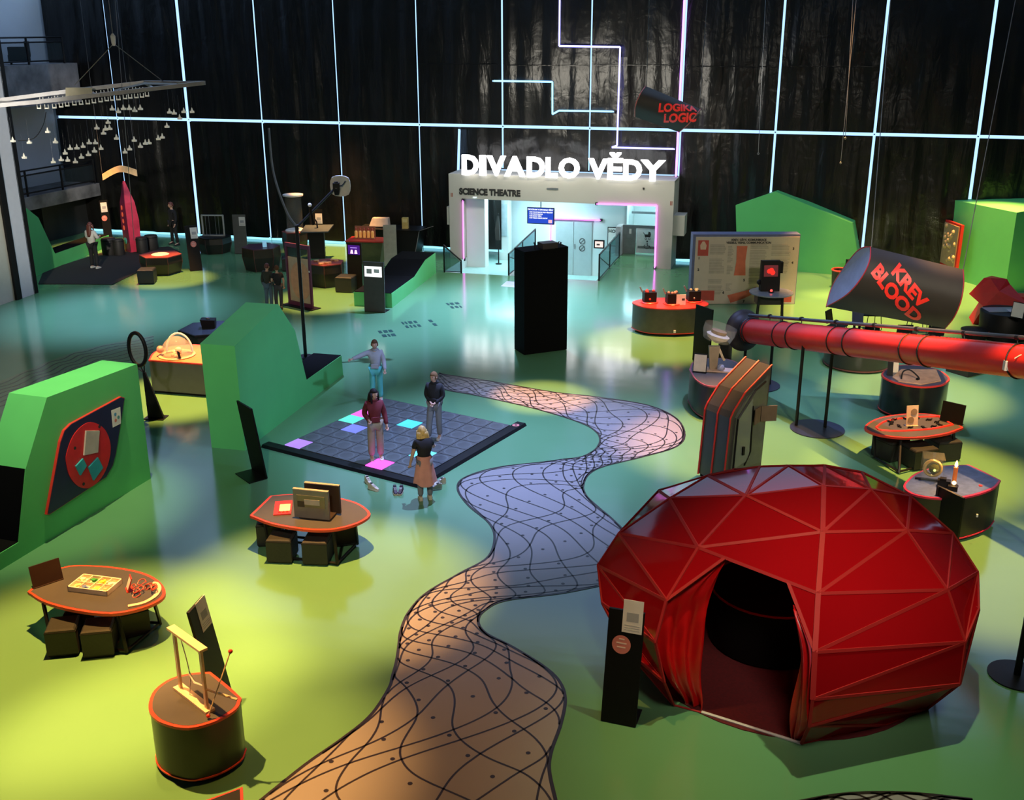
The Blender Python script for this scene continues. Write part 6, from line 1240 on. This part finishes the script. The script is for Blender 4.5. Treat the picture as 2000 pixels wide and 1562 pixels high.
s_ = (-10.121, 26.000, 6.610); MB().loft([[lw((-10.263, 25.600, 6.518)), lw((-10.236, 25.600, 6.711)), lw((-10.636, 26.600, 6.661)), lw((-10.664, 26.600, 6.460))], [lw((-9.685, 25.700, 6.534)), lw((-9.662, 25.700, 6.704)), lw((-10.037, 26.700, 6.666)), lw((-10.060, 26.700, 6.488))]]).build('beige_body', M_WB, t)
MB().loft([[lw((-9.355, 26.200, 6.596)), lw((-9.495, 26.600, 6.599)), lw((-9.529, 26.700, 6.605))], [lw((-8.705, 26.400, 6.735)), lw((-8.865, 26.900, 6.747)), lw((-8.897, 27.000, 6.754))], [lw((-7.917, 26.400, 6.733)), lw((-8.063, 26.900, 6.745)), lw((-8.092, 27.000, 6.752))]]).build('beige_body', M_WB, t)
for e in ((-10.095, 25.800, 6.757), (-8.276, 26.600, 6.783)): MB().tube([(0, 0, 0), lw(e)], .010, 5).build('suspension_wire', M_GALV, t)
MB().lathe([(.02, .22), (.06, .16), (.05, .0), (.03, -.05)], 10).build('hook', M_WHITE, t); MB().tube([(0, 0, .2), (lw((-9.149, 26.000, 9.251)))], .010, 5).build('suspension_wire', M_GALV, t); MB().tube([lw((-9.079, 26.300, 9.265)), lw((-9.330, 26.300, 3.034))], .008, 5).build('safety_wire', M_GALV, t)
MB().tube(open_spline([lw((-10.467, 24.900, 6.227)), lw((-10.581, 24.900, 5.925)), lw((-10.831, 24.900, 5.643)), lw((-11.200, 24.900, 5.588))], 5), .009, 5).build('cable', M_STEEL, t)
M_LAMP = mat('tiny_lamp', (.62, .60, .52), .5, emit=(.8, .8, .7), emit_s=.12)
lamp0 = None
for (px, py) in [(75.6+9.9*k, 207-1.25*k) for k in range(22)]: pass
fl_ = [(-10.653, 25.000, 6.343), (-10.479, 25.000, 6.343), (-10.346, 25.100, 6.347), (-10.192, 25.100, 6.369), (-10.090, 25.200, 6.384), (-9.924, 25.200, 6.406), (-9.810, 25.300, 6.411), (-9.657, 25.300, 6.422), (-9.552, 25.400, 6.438), (-9.396, 25.400, 6.460), (-9.289, 25.500, 6.476), (-9.159, 25.500, 6.487), (-9.052, 25.600, 6.492), (-8.896, 25.600, 6.514), (-8.811, 25.700, 6.520), (-8.667, 25.700, 6.531), (-8.569, 25.800, 6.536), (-8.448, 25.800, 6.559), (-11.164, 26.400, 6.415), (-10.955, 26.400, 6.426), (-10.806, 26.400, 6.449), (-10.652, 26.500, 6.443), (-9.955, 26.600, 6.541), (-9.768, 26.600, 6.564), (-9.593, 26.600, 6.599), (-9.374, 26.600, 6.586), (-9.210, 26.700, 6.604), (-9.035, 26.700, 6.627), (-8.864, 26.700, 6.627)]
for p in fl_:
    q = lw(p)
    if lamp0 is None: lamp0 = MB().box(0, 0, -.05, .085, .05, .028).box(-.038, 0, -.005, .009, .03, .08).box(.038, 0, -.005, .009, .03, .08).build('lamp_clip', M_LAMP, t); o = lamp0
    else: o = lamp0.copy(); COL.objects.link(o)
    o.location = q
pend = None
for i, (ux, uy, uz) in enumerate([(-9.521, 25.300, 5.854), (-9.457, 25.500, 5.721), (-9.429, 25.800, 5.939), (-9.213, 25.000, 5.856), (-9.338, 25.600, 5.816), (-9.367, 26.000, 6.226), (-8.946, 25.200, 6.224), (-8.997, 25.700, 6.257), (-8.757, 25.400, 6.277), (-8.809, 25.900, 6.196), (-8.538, 25.500, 6.269), (-8.091, 26.200, 6.138), (-7.923, 26.000, 6.128), (-7.809, 26.400, 6.134), (-7.585, 26.300, 6.141), (-7.833, 26.100, 6.004), (-8.219, 26.300, 5.800), (-9.133, 25.400, 5.614), (-8.867, 25.800, 5.528), (-8.671, 25.600, 5.406), (-8.644, 25.900, 5.447), (-8.591, 26.000, 5.448), (-8.394, 26.100, 5.533), (-8.324, 26.200, 5.559), (-9.703, 25.200, 5.531), (-9.676, 25.500, 5.501), (-9.486, 25.300, 5.393), (-9.566, 25.100, 5.357), (-10.011, 25.600, 5.410), (-10.001, 25.200, 5.417), (-10.236, 25.400, 5.385), (-10.247, 25.100, 5.313), (-9.833, 25.400, 5.244), (-9.963, 25.300, 5.197), (-9.999, 25.000, 5.127), (-10.415, 25.600, 5.094), (-10.522, 25.500, 5.118), (-10.588, 25.200, 5.106), (-9.081, 25.700, 5.268), (-9.034, 25.900, 5.317), (-10.830, 25.700, 5.742), (-11.166, 25.400, 5.527), (-10.476, 25.200, 5.556), (-11.358, 25.000, 5.601), (-11.291, 25.300, 5.201)]):
    if pend is None:
        pend = thing('pendant_lamp', 'tiny pale lamp hanging on a thin thread below the wing frame', 'lamp', (0, 0, 0), 0, 'tiny lamps below the hanging wing')
        MB().box(0, 0, -.03, .10, .06, .045).build('lamp_body', M_LAMP, pend); MB().lathe([(.028, -.005), (.016, .04), (.006, .07)], 8).build('lamp_neck', M_LAMP, pend); MB().tube([(0, 0, .07), (0, 0, .5)], .0012, 4).build('thread', M_GALV, pend); o = pend
    else: o = copy_tree(pend)
    o.location = (ux, uy, uz); o.rotation_euler = (0, 0, R.uniform(-.5, .5))
# ================================================================ people
def skin_mesh(verts, edges, radii, root=0, sub=1):
    me = bpy.data.meshes.new('skin'); me.from_pydata(verts, edges, []); o = bpy.data.objects.new('skin', me); COL.objects.link(o)
    md = o.modifiers.new('skin', 'SKIN'); md.use_smooth_shade = True
    if sub: s = o.modifiers.new('sub', 'SUBSURF'); s.levels = sub; s.render_levels = sub
    for i, v in enumerate(me.skin_vertices[0].data): v.radius = radii[i] if isinstance(radii[i], tuple) else (radii[i], radii[i]); v.use_root = (i == root)
    dg = bpy.context.evaluated_depsgraph_get(); dg.update(); out = bpy.data.meshes.new_from_object(o.evaluated_get(dg))
    bpy.data.objects.remove(o); bpy.data.meshes.remove(me)
    for p in out.polygons: p.use_smooth = True
    return out
def join_mesh(me, mb, smooth=True):
    bm = bmesh.new(); bm.from_mesh(me); t = bpy.data.meshes.new('t'); t.from_pydata([tuple(v) for v in mb.v], [], mb.f); bm.from_mesh(t); bpy.data.meshes.remove(t)
    bmesh.ops.recalc_face_normals(bm, faces=bm.faces)
    for f in bm.faces: f.smooth = smooth
    bm.to_mesh(me); bm.free(); return me
def person(label, g, rz, h, top, legs_m, hair_m, pose=None, z=0, hair='short', wide=1.0, sleeves='long', shoe=None, lean=0, hood=False, skirt=None, look=0, group=None):
    S = h/1.50; J = dict(pelvis=(0, 0, .79), waist=(0, 0, .93), chest=(0, .0, 1.10), nb=(0, .01, 1.225), neck=(0, 0, 1.275), head=(0, -.012, 1.375),
        shR=(.145, .01, 1.185), elR=(.195, .03, .955), wrR=(.20, -.03, .745), shL=(-.145, .01, 1.185), elL=(-.195, .03, .955), wrL=(-.20, -.03, .745),
        hipR=(.078, 0, .76), knR=(.088, -.012, .42), anR=(.092, .02, .075), hipL=(-.078, 0, .76), knL=(-.088, -.012, .42), anL=(-.092, .02, .075))
    if pose: J.update(pose)
    P = {k: Vector(v)*S for k, v in J.items()}
    t = thing('person', label, 'person', (g[0], g[1], z), rz, group)
    # body: one continuous skinned figure with the head, nose, ears and fingers joined on
    nm = ['pelvis', 'waist', 'chest', 'nb', 'neck', 'head', 'shR', 'elR', 'wrR', 'shL', 'elL', 'wrL', 'hipR', 'knR', 'anR', 'hipL', 'knL', 'anL']
    rad = [.115, .10, .118, .058, .043, .05, .05, .038, .026, .05, .038, .026, .078, .052, .034, .078, .052, .034]
    vs = [P[k] for k in nm]; ix = {k: i for i, k in enumerate(nm)}
    ed = [('pelvis', 'waist'), ('waist', 'chest'), ('chest', 'nb'), ('nb', 'neck'), ('neck', 'head'), ('chest', 'shR'), ('shR', 'elR'), ('elR', 'wrR'), ('chest', 'shL'), ('shL', 'elL'), ('elL', 'wrL'), ('pelvis', 'hipR'), ('hipR', 'knR'), ('knR', 'anR'), ('pelvis', 'hipL'), ('hipL', 'knL'), ('knL', 'anL')]
    ed = [(ix[a], ix[b]) for a, b in ed]; rad = [r*S for r in rad]
    for s in ('R', 'L'):     # palm and foot
        d = (P['wr'+s]-P['el'+s]).normalized(); vs.append(P['wr'+s]+d*.06*S); rad.append((.034*S, .017*S)); ed.append((ix['wr'+s], len(vs)-1))
        vs.append(P['an'+s]+Vector((0, -.13*S, -.045*S))); rad.append(.026*S); ed.append((ix['an'+s], len(vs)-1))
    me = skin_mesh(vs, ed, rad)
    x = MB(); hc = P['head']; fc = Vector((sin(look), -cos(look), 0))
    sd = Vector((cos(look), sin(look), 0))
    rings = []
    for k in range(11):
        a = .03+(pi-.06)*k/10; ring = []
        for i in range(16):
            th = 2*pi*i/16; zz = -cos(a); rr = sin(a); jaw = 1-.22*max(0, -zz); 
            ring.append(hc+S*(sd*(.070*rr*cos(th)*jaw)+fc*(.086*rr*sin(th)*(jaw if sin(th) > 0 else 1))+Vector((0, 0, .108*zz))))
        rings.append(ring)
    x.loft(rings)
    x.loft([[hc+S*(fc*.078+Vector((0, 0, .015))+sd*s_) for s_ in (-.006, .006)]+[hc+S*(fc*.07+Vector((0, 0, .02)))], [hc+S*(fc*.100+Vector((0, 0, -.022))+sd*s_) for s_ in (-.013, .013)]+[hc+S*(fc*.07+Vector((0, 0, -.03)))]])
    for s_ in (-1, 1): x.ball(hc+S*(sd*.072*s_+Vector((0, 0, -.005))), .017*S, 8, 1.6)
    for s in ('R', 'L'):
        d = (P['wr'+s]-P['el'+s]).normalized(); side = d.cross(Vector((0, 1, 0)));  side = (side if side.length > .1 else d.cross(Vector((1, 0, 0)))).normalized(); cu = side.cross(d).normalized()
        if cu.y > 0: cu = -cu
        base = P['wr'+s]+d*.055*S
        for k, ln in enumerate((.052, .060, .056, .044)):
            b0 = base+side*(-.022+.0148*k)*S; x.tube([b0, b0+d*ln*.5*S, b0+d*ln*.85*S+cu*.016*S, b0+d*ln*S+cu*.034*S], .0080*S, 6)
        b0 = P['wr'+s]+d*.02*S; sg = 1 if s == 'R' else -1; x.tube([b0, b0+d*.025*S-side*.034*S, b0+d*.058*S-side*.040*S+cu*.012*S], .0088*S, 6)
    join_mesh(me, x); bd_ = put_mesh(me, 'body', M_SKIN, t)
    # eyes, brows, mouth
    e = MB()
    for s_ in (-.028, .028): e.ball(hc+S*(fc*.074+sd*s_+Vector((0, 0, .012))), .009*S, 8)
    e.build('eyes', M_DKPRINT, bd_); MB().tube([hc+S*(fc*.078+sd*-.022+Vector((0, 0, -.055))), hc+S*(fc*.083+Vector((0, 0, -.058))), hc+S*(fc*.078+sd*.022+Vector((0, 0, -.055)))], .005*S, 5).build('mouth', mat('lips', (.40, .13, .11), .5), bd_)
    # top
    k = ['hem', 'waist', 'chest', 'nb', 'shR', 'elR', 'wrR', 'shL', 'elL', 'wrL']; P['hem'] = P['pelvis']+Vector((0, 0, -.03*S)) if skirt is None else P['pelvis']+Vector((0, 0, .08*S))
    rr = [.135, .128, .140, .068, .070, .060, .045, .070, .060, .045]
    ee = [(0, 1), (1, 2), (2, 3), (2, 4), (4, 5), (2, 7), (7, 8)]
    if sleeves == 'long': ee += [(5, 6), (8, 9)]; kk = list(range(10))
    else:
        P['elR'] = P['shR'].lerp(P['elR'], .62); P['elL'] = P['shL'].lerp(P['elL'], .62); rr[5] = rr[8] = .056; kk = [0, 1, 2, 3, 4, 5, 7, 8]
    mp = {o: i for i, o in enumerate(kk)}
    me = skin_mesh([P[k[i]] for i in kk], [(mp[a], mp[b]) for a, b in ee], [rr[i]*S for i in kk]); o = put_mesh(me, 'hoodie' if hood else 'top', top, t)
    if hood: MB().lathe([(.055*S, 0), (.088*S, .02*S), (.085*S, .055*S), (.066*S, .06*S)], 16, (P['nb'].x, P['nb'].y+.015*S)).build('hood', top, o, smooth=70, xf=Matrix.Translation((0, 0, P['nb'].z-.015*S))); MB().box(P['waist'].x, P['waist'].y-.125*S, P['waist'].z-.05*S, .17*S, .025*S, .10*S).build('front_pocket', top, o)
    # trousers
    tr = ['pelvis', 'hipR', 'knR', 'anR', 'hipL', 'knL', 'anL']; me = skin_mesh([P[q] for q in tr], [(0, 1), (1, 2), (2, 3), (0, 4), (4, 5), (5, 6)], [q*S for q in (.122, .092, .066*wide, .058*wide, .092, .066*wide, .058*wide)]); put_mesh(me, 'trousers', legs_m, t)
    for s in ('R', 'L'):
        a = P['an'+s]; m = MB().loft([[(a.x+w_*S, a.y+y*S, max(.002, zz*S+a.z-.075*S)) for w_, zz in ((-wd, .004), (wd, .004), (wd*.9, hh), (-wd*.9, hh))] for y, wd, hh in ((.06, .028, .05), (.045, .036, .075), (.0, .036, .085), (-.07, .042, .055), (-.13, .040, .042), (-.165, .024, .03))])
        m.build('shoe' if shoe else 'sock', shoe or mat('white_sock', (.6, .58, .56), .7), t, smooth=60)
    # hair: cap over the head, shrunk away in the face region
    vsr = []
    for kk_ in range(13):
        a = .02+(pi-.04)*kk_/12; ring = []
        for i in range(20):
            th = 2*pi*i/20; zz = -cos(a); rr_ = sin(a); f = sin(th)*rr_
            big = 1.26 if hair_m is H_BLOND else 1.14; sc = big if not (f > .34 and zz < .40) and not (zz < -.45) else .86
            ring.append(hc+S*sc*(sd*(.072*rr_*cos(th))+fc*(.088*f)+Vector((0, 0, .108*zz))))
        vsr.append(ring)
    hm = MB().loft(vsr)
    if hair in ('long', 'shoulder'):
        ln = .36 if hair == 'long' else .23; L_ = []
        for kk_ in range(7):
            q = kk_/6; wd = (.078+.025*sin(pi*q)-.02*q)*(1.32 if hair_m is H_BLOND else 1); L_.append([hc+S*(sd*wd*cos(th)+fc*(-.055-.05*q+.045*sin(th))+Vector((0, 0, .03-ln*q))) for th in [2*pi*i/14 for i in range(14)]])
        hm.loft(L_)
        for s_ in (-1, 1): hm.tube([hc+S*(sd*.072*s_+fc*.02+Vector((0, 0, .04))), hc+S*(sd*.088*s_+fc*.025+Vector((0, 0, -.06))), hc+S*(sd*.085*s_+fc*.03+Vector((0, 0, -ln*.7)))], .028*S, 8, r2=.018*S)
    hm.build('hair', hair_m, t, smooth=180)
    if skirt is not None:
        c = P['pelvis']; rgs = []
        for kk_ in range(9):
            q = kk_/8; rgs.append([Vector((c.x+S*(.13+.10*q)*cos(th)*(1+.06*q*sin(7*th)), c.y+S*(.12+.09*q)*sin(th)*(1+.08*q*cos(6*th)), c.z+S*(.13-.56*q+.03*q*sin(3*th)))) for th in [2*pi*i/28 for i in range(28)]])
        MB().loft(rgs, cap=False).build('skirt', skirt, t, smooth=180); MB().box(c.x+.08*S, c.y-.125*S, c.z+.06*S, .12*S, .03*S, .035*S, .3).build('dark_patch', mat('dark_rose', (.18, .03, .03), .7), t)
    return t
H_DARK = mat('dark_hair', (.012, .008, .007), .7, spec=.2); H_BROWN = mat('brown_hair', (.10, .05, .025), .8, spec=.15); H_BLOND = mat('blond_hair', (.62, .42, .15), .5, noise=.3, scale=30); H_SANDY = mat('sandy_hair', (.15, .08, .035), .8, spec=.15); H_AUB = mat('auburn_hair', (.11, .03, .02), .5)
C_GREY = mat('grey_cloth', (.32, .33, .36), .85, noise=.06); C_MAROON = mat('maroon_cloth', (.13, .012, .020), .85); C_BLACKC = mat('black_cloth', (.010, .010, .012), .85); C_BEIGE = mat('beige_cloth', (.34, .28, .22), .85); C_GREYT = mat('grey_trouser', (.20, .21, .23), .85); C_TEAL = mat('turquoise_cloth', (.10, .50, .50), .8); C_PINKC = mat('salmon_cloth', (.66, .29, .23), .85); C_JEAN = mat('blue_jean', (.08, .13, .18), .85); C_DGREY = mat('dark_grey_cloth', (.05, .05, .055), .85); C_WHITE = mat('white_cloth', (.55, .54, .50), .85); C_OLIVE = mat('olive_cloth', (.028, .032, .022), .85)
person('child in a grey hooded top with one arm stretched out, turquoise trousers', (-3.032, 22.741), 0, 1.44, C_GREY, C_TEAL, H_BROWN, dict(shL=(-.15, 0, 1.185), elL=(-.33, -.12, 1.13), wrL=(-.50, -.25, 1.09), elR=(.20, -.02, .96), wrR=(.23, -.16, .80)), z=.07, hood=True, look=.05)
person('child in a maroon hooded top and beige trousers standing on the pink lit tile', (-2.635, 19.286), .25, 1.46, C_MAROON, C_BEIGE, H_DARK, dict(elL=(-.20, .06, .97), wrL=(-.13, -.12, .88), wrR=(.22, -.08, .74)), z=.07, hair='shoulder', hood=True, wide=1.25, look=.55)
person('child in a black hooded top and grey trousers on the right of the lit platform', (-1.562, 20.395), -.25, 1.44, C_BLACKC, C_GREYT, H_SANDY, dict(elL=(-.19, .02, .96), wrL=(-.05, -.13, .86), elR=(.19, .02, .96), wrR=(.05, -.14, .84), anL=(-.10, -.16, .08), knL=(-.085, -.12, .43)), z=.07, hood=True, wide=1.1, look=-.35)
person('blond child in a black T-shirt and salmon skirt before the lit platform', (-1.558, 17.556), pi+.25, 1.40, C_BLACKC, C_GREYT, H_BLOND, dict(chest=(0, -.06, 1.09), nb=(0, -.10, 1.20), neck=(0, -.12, 1.24), head=(.0, -.16, 1.32), shR=(.14, -.06, 1.17), shL=(-.14, -.06, 1.17), elL=(-.22, -.20, 1.00), wrL=(-.26, -.38, .92), elR=(.22, .0, .95), wrR=(.26, -.06, .74)), hair='shoulder', sleeves='short', shoe=mat('cream_slipper', (.62, .55, .42), .7), skirt=C_PINKC)
person('boy in a dark olive jacket and blue jeans beside the framed mirror', (-7.328, 31.556), pi-.35, 1.36, C_OLIVE, C_JEAN, H_AUB, dict(wrL=(-.08, -.15, .92), elL=(-.19, -.02, .97)), shoe=C_DGREY)
person('boy in a black T-shirt and dark trousers right beside the boy in the olive jacket', (-6.994, 31.365), pi+.4, 1.34, C_BLACKC, C_DGREY, H_BROWN, dict(wrR=(.06, -.16, .92), elR=(.19, -.02, .97), anL=(-.05, .12, .08)), sleeves='short', shoe=C_BLACKC)
person('girl in a white sweater and black trousers with long dark hair at the far left', (-14.683, 37.194), pi-.3, 1.64, C_WHITE, C_BLACKC, H_AUB, dict(elR=(.22, -.06, .98), wrR=(.16, -.22, .98), elL=(-.20, -.04, .98), wrL=(-.14, -.18, 1.0), anL=(-.14, .06, .08)), hair='long', shoe=C_WHITE)
person('person in black clothes standing against the far left drape', (-13.139, 41.491), -.8, 1.68, C_BLACKC, C_BLACKC, H_AUB, dict(anR=(.20, .02, .075), anL=(-.20, .02, .075), knR=(.14, 0, .42), knL=(-.14, 0, .42)), hair='short', shoe=C_BLACKC, look=-.3)
# ---- shoes taken off beside the light floor
def shoe(label, g, rz, m, msole, grp):
    t = thing('sneaker', label, 'shoe', (*g, 0), rz, grp); Ls = .25
    MB().loft([[(w_, y, .002), (-w_, y, .002), (-w_, y, .03), (w_, y, .03)] for y, w_ in ((.11, .028), (.06, .040), (-.04, .043), (-.10, .042), (-.14, .022))]).build('sole', msole, t)
    up_ = MB().loft([[(w_, y, .028), (-w_, y, .028), (-w_*.72, y, hh), (w_*.72, y, hh)] for y, w_, hh in ((.115, .028, .10), (.08, .038, .125), (.02, .038, .11), (-.03, .041, .08), (-.09, .040, .06), (-.138, .022, .045))]).build('upper', m, t, smooth=50)
    MB().prism([(.022, .09), (-.022, .09), (-.024, .02), (.024, .02)], .112, .122).build('opening', M_DKPRINT, up_)
    for k in range(3): MB().box(0, -.01-.022*k, .100-.010*k, .05, .008, .006).build('lace', M_WHITE, up_)
M_CRS = mat('cream_shoe', (.62, .52, .38), .65); M_DKS = mat('plum_shoe', (.035, .010, .018), .6)
shoe('cream shoe left of the dark shoes, rear one of its pair', (-2.680, 18.295), .5, M_CRS, M_WHITE, 'cream shoes left of the dark shoes'); shoe('cream shoe left of the dark shoes, front one of its pair', (-2.548, 17.991), .9, M_CRS, M_WHITE, 'cream shoes left of the dark shoes')
shoe('dark plum shoe before the black border, left one of its pair', (-2.130, 17.851), .2, M_DKS, M_CRS, 'dark plum shoes'); shoe('dark plum shoe before the black border, right one of its pair', (-2.027, 17.850), -.1, M_DKS, M_CRS, 'dark plum shoes')
shoe('cream shoe right of the blond child, rear one of its pair', (-1.333, 18.215), -.9, M_CRS, M_WHITE, 'cream shoes right of the blond child'); shoe('cream shoe right of the blond child, front one of its pair', (-1.402, 17.983), -1.2, M_CRS, M_WHITE, 'cream shoes right of the blond child')
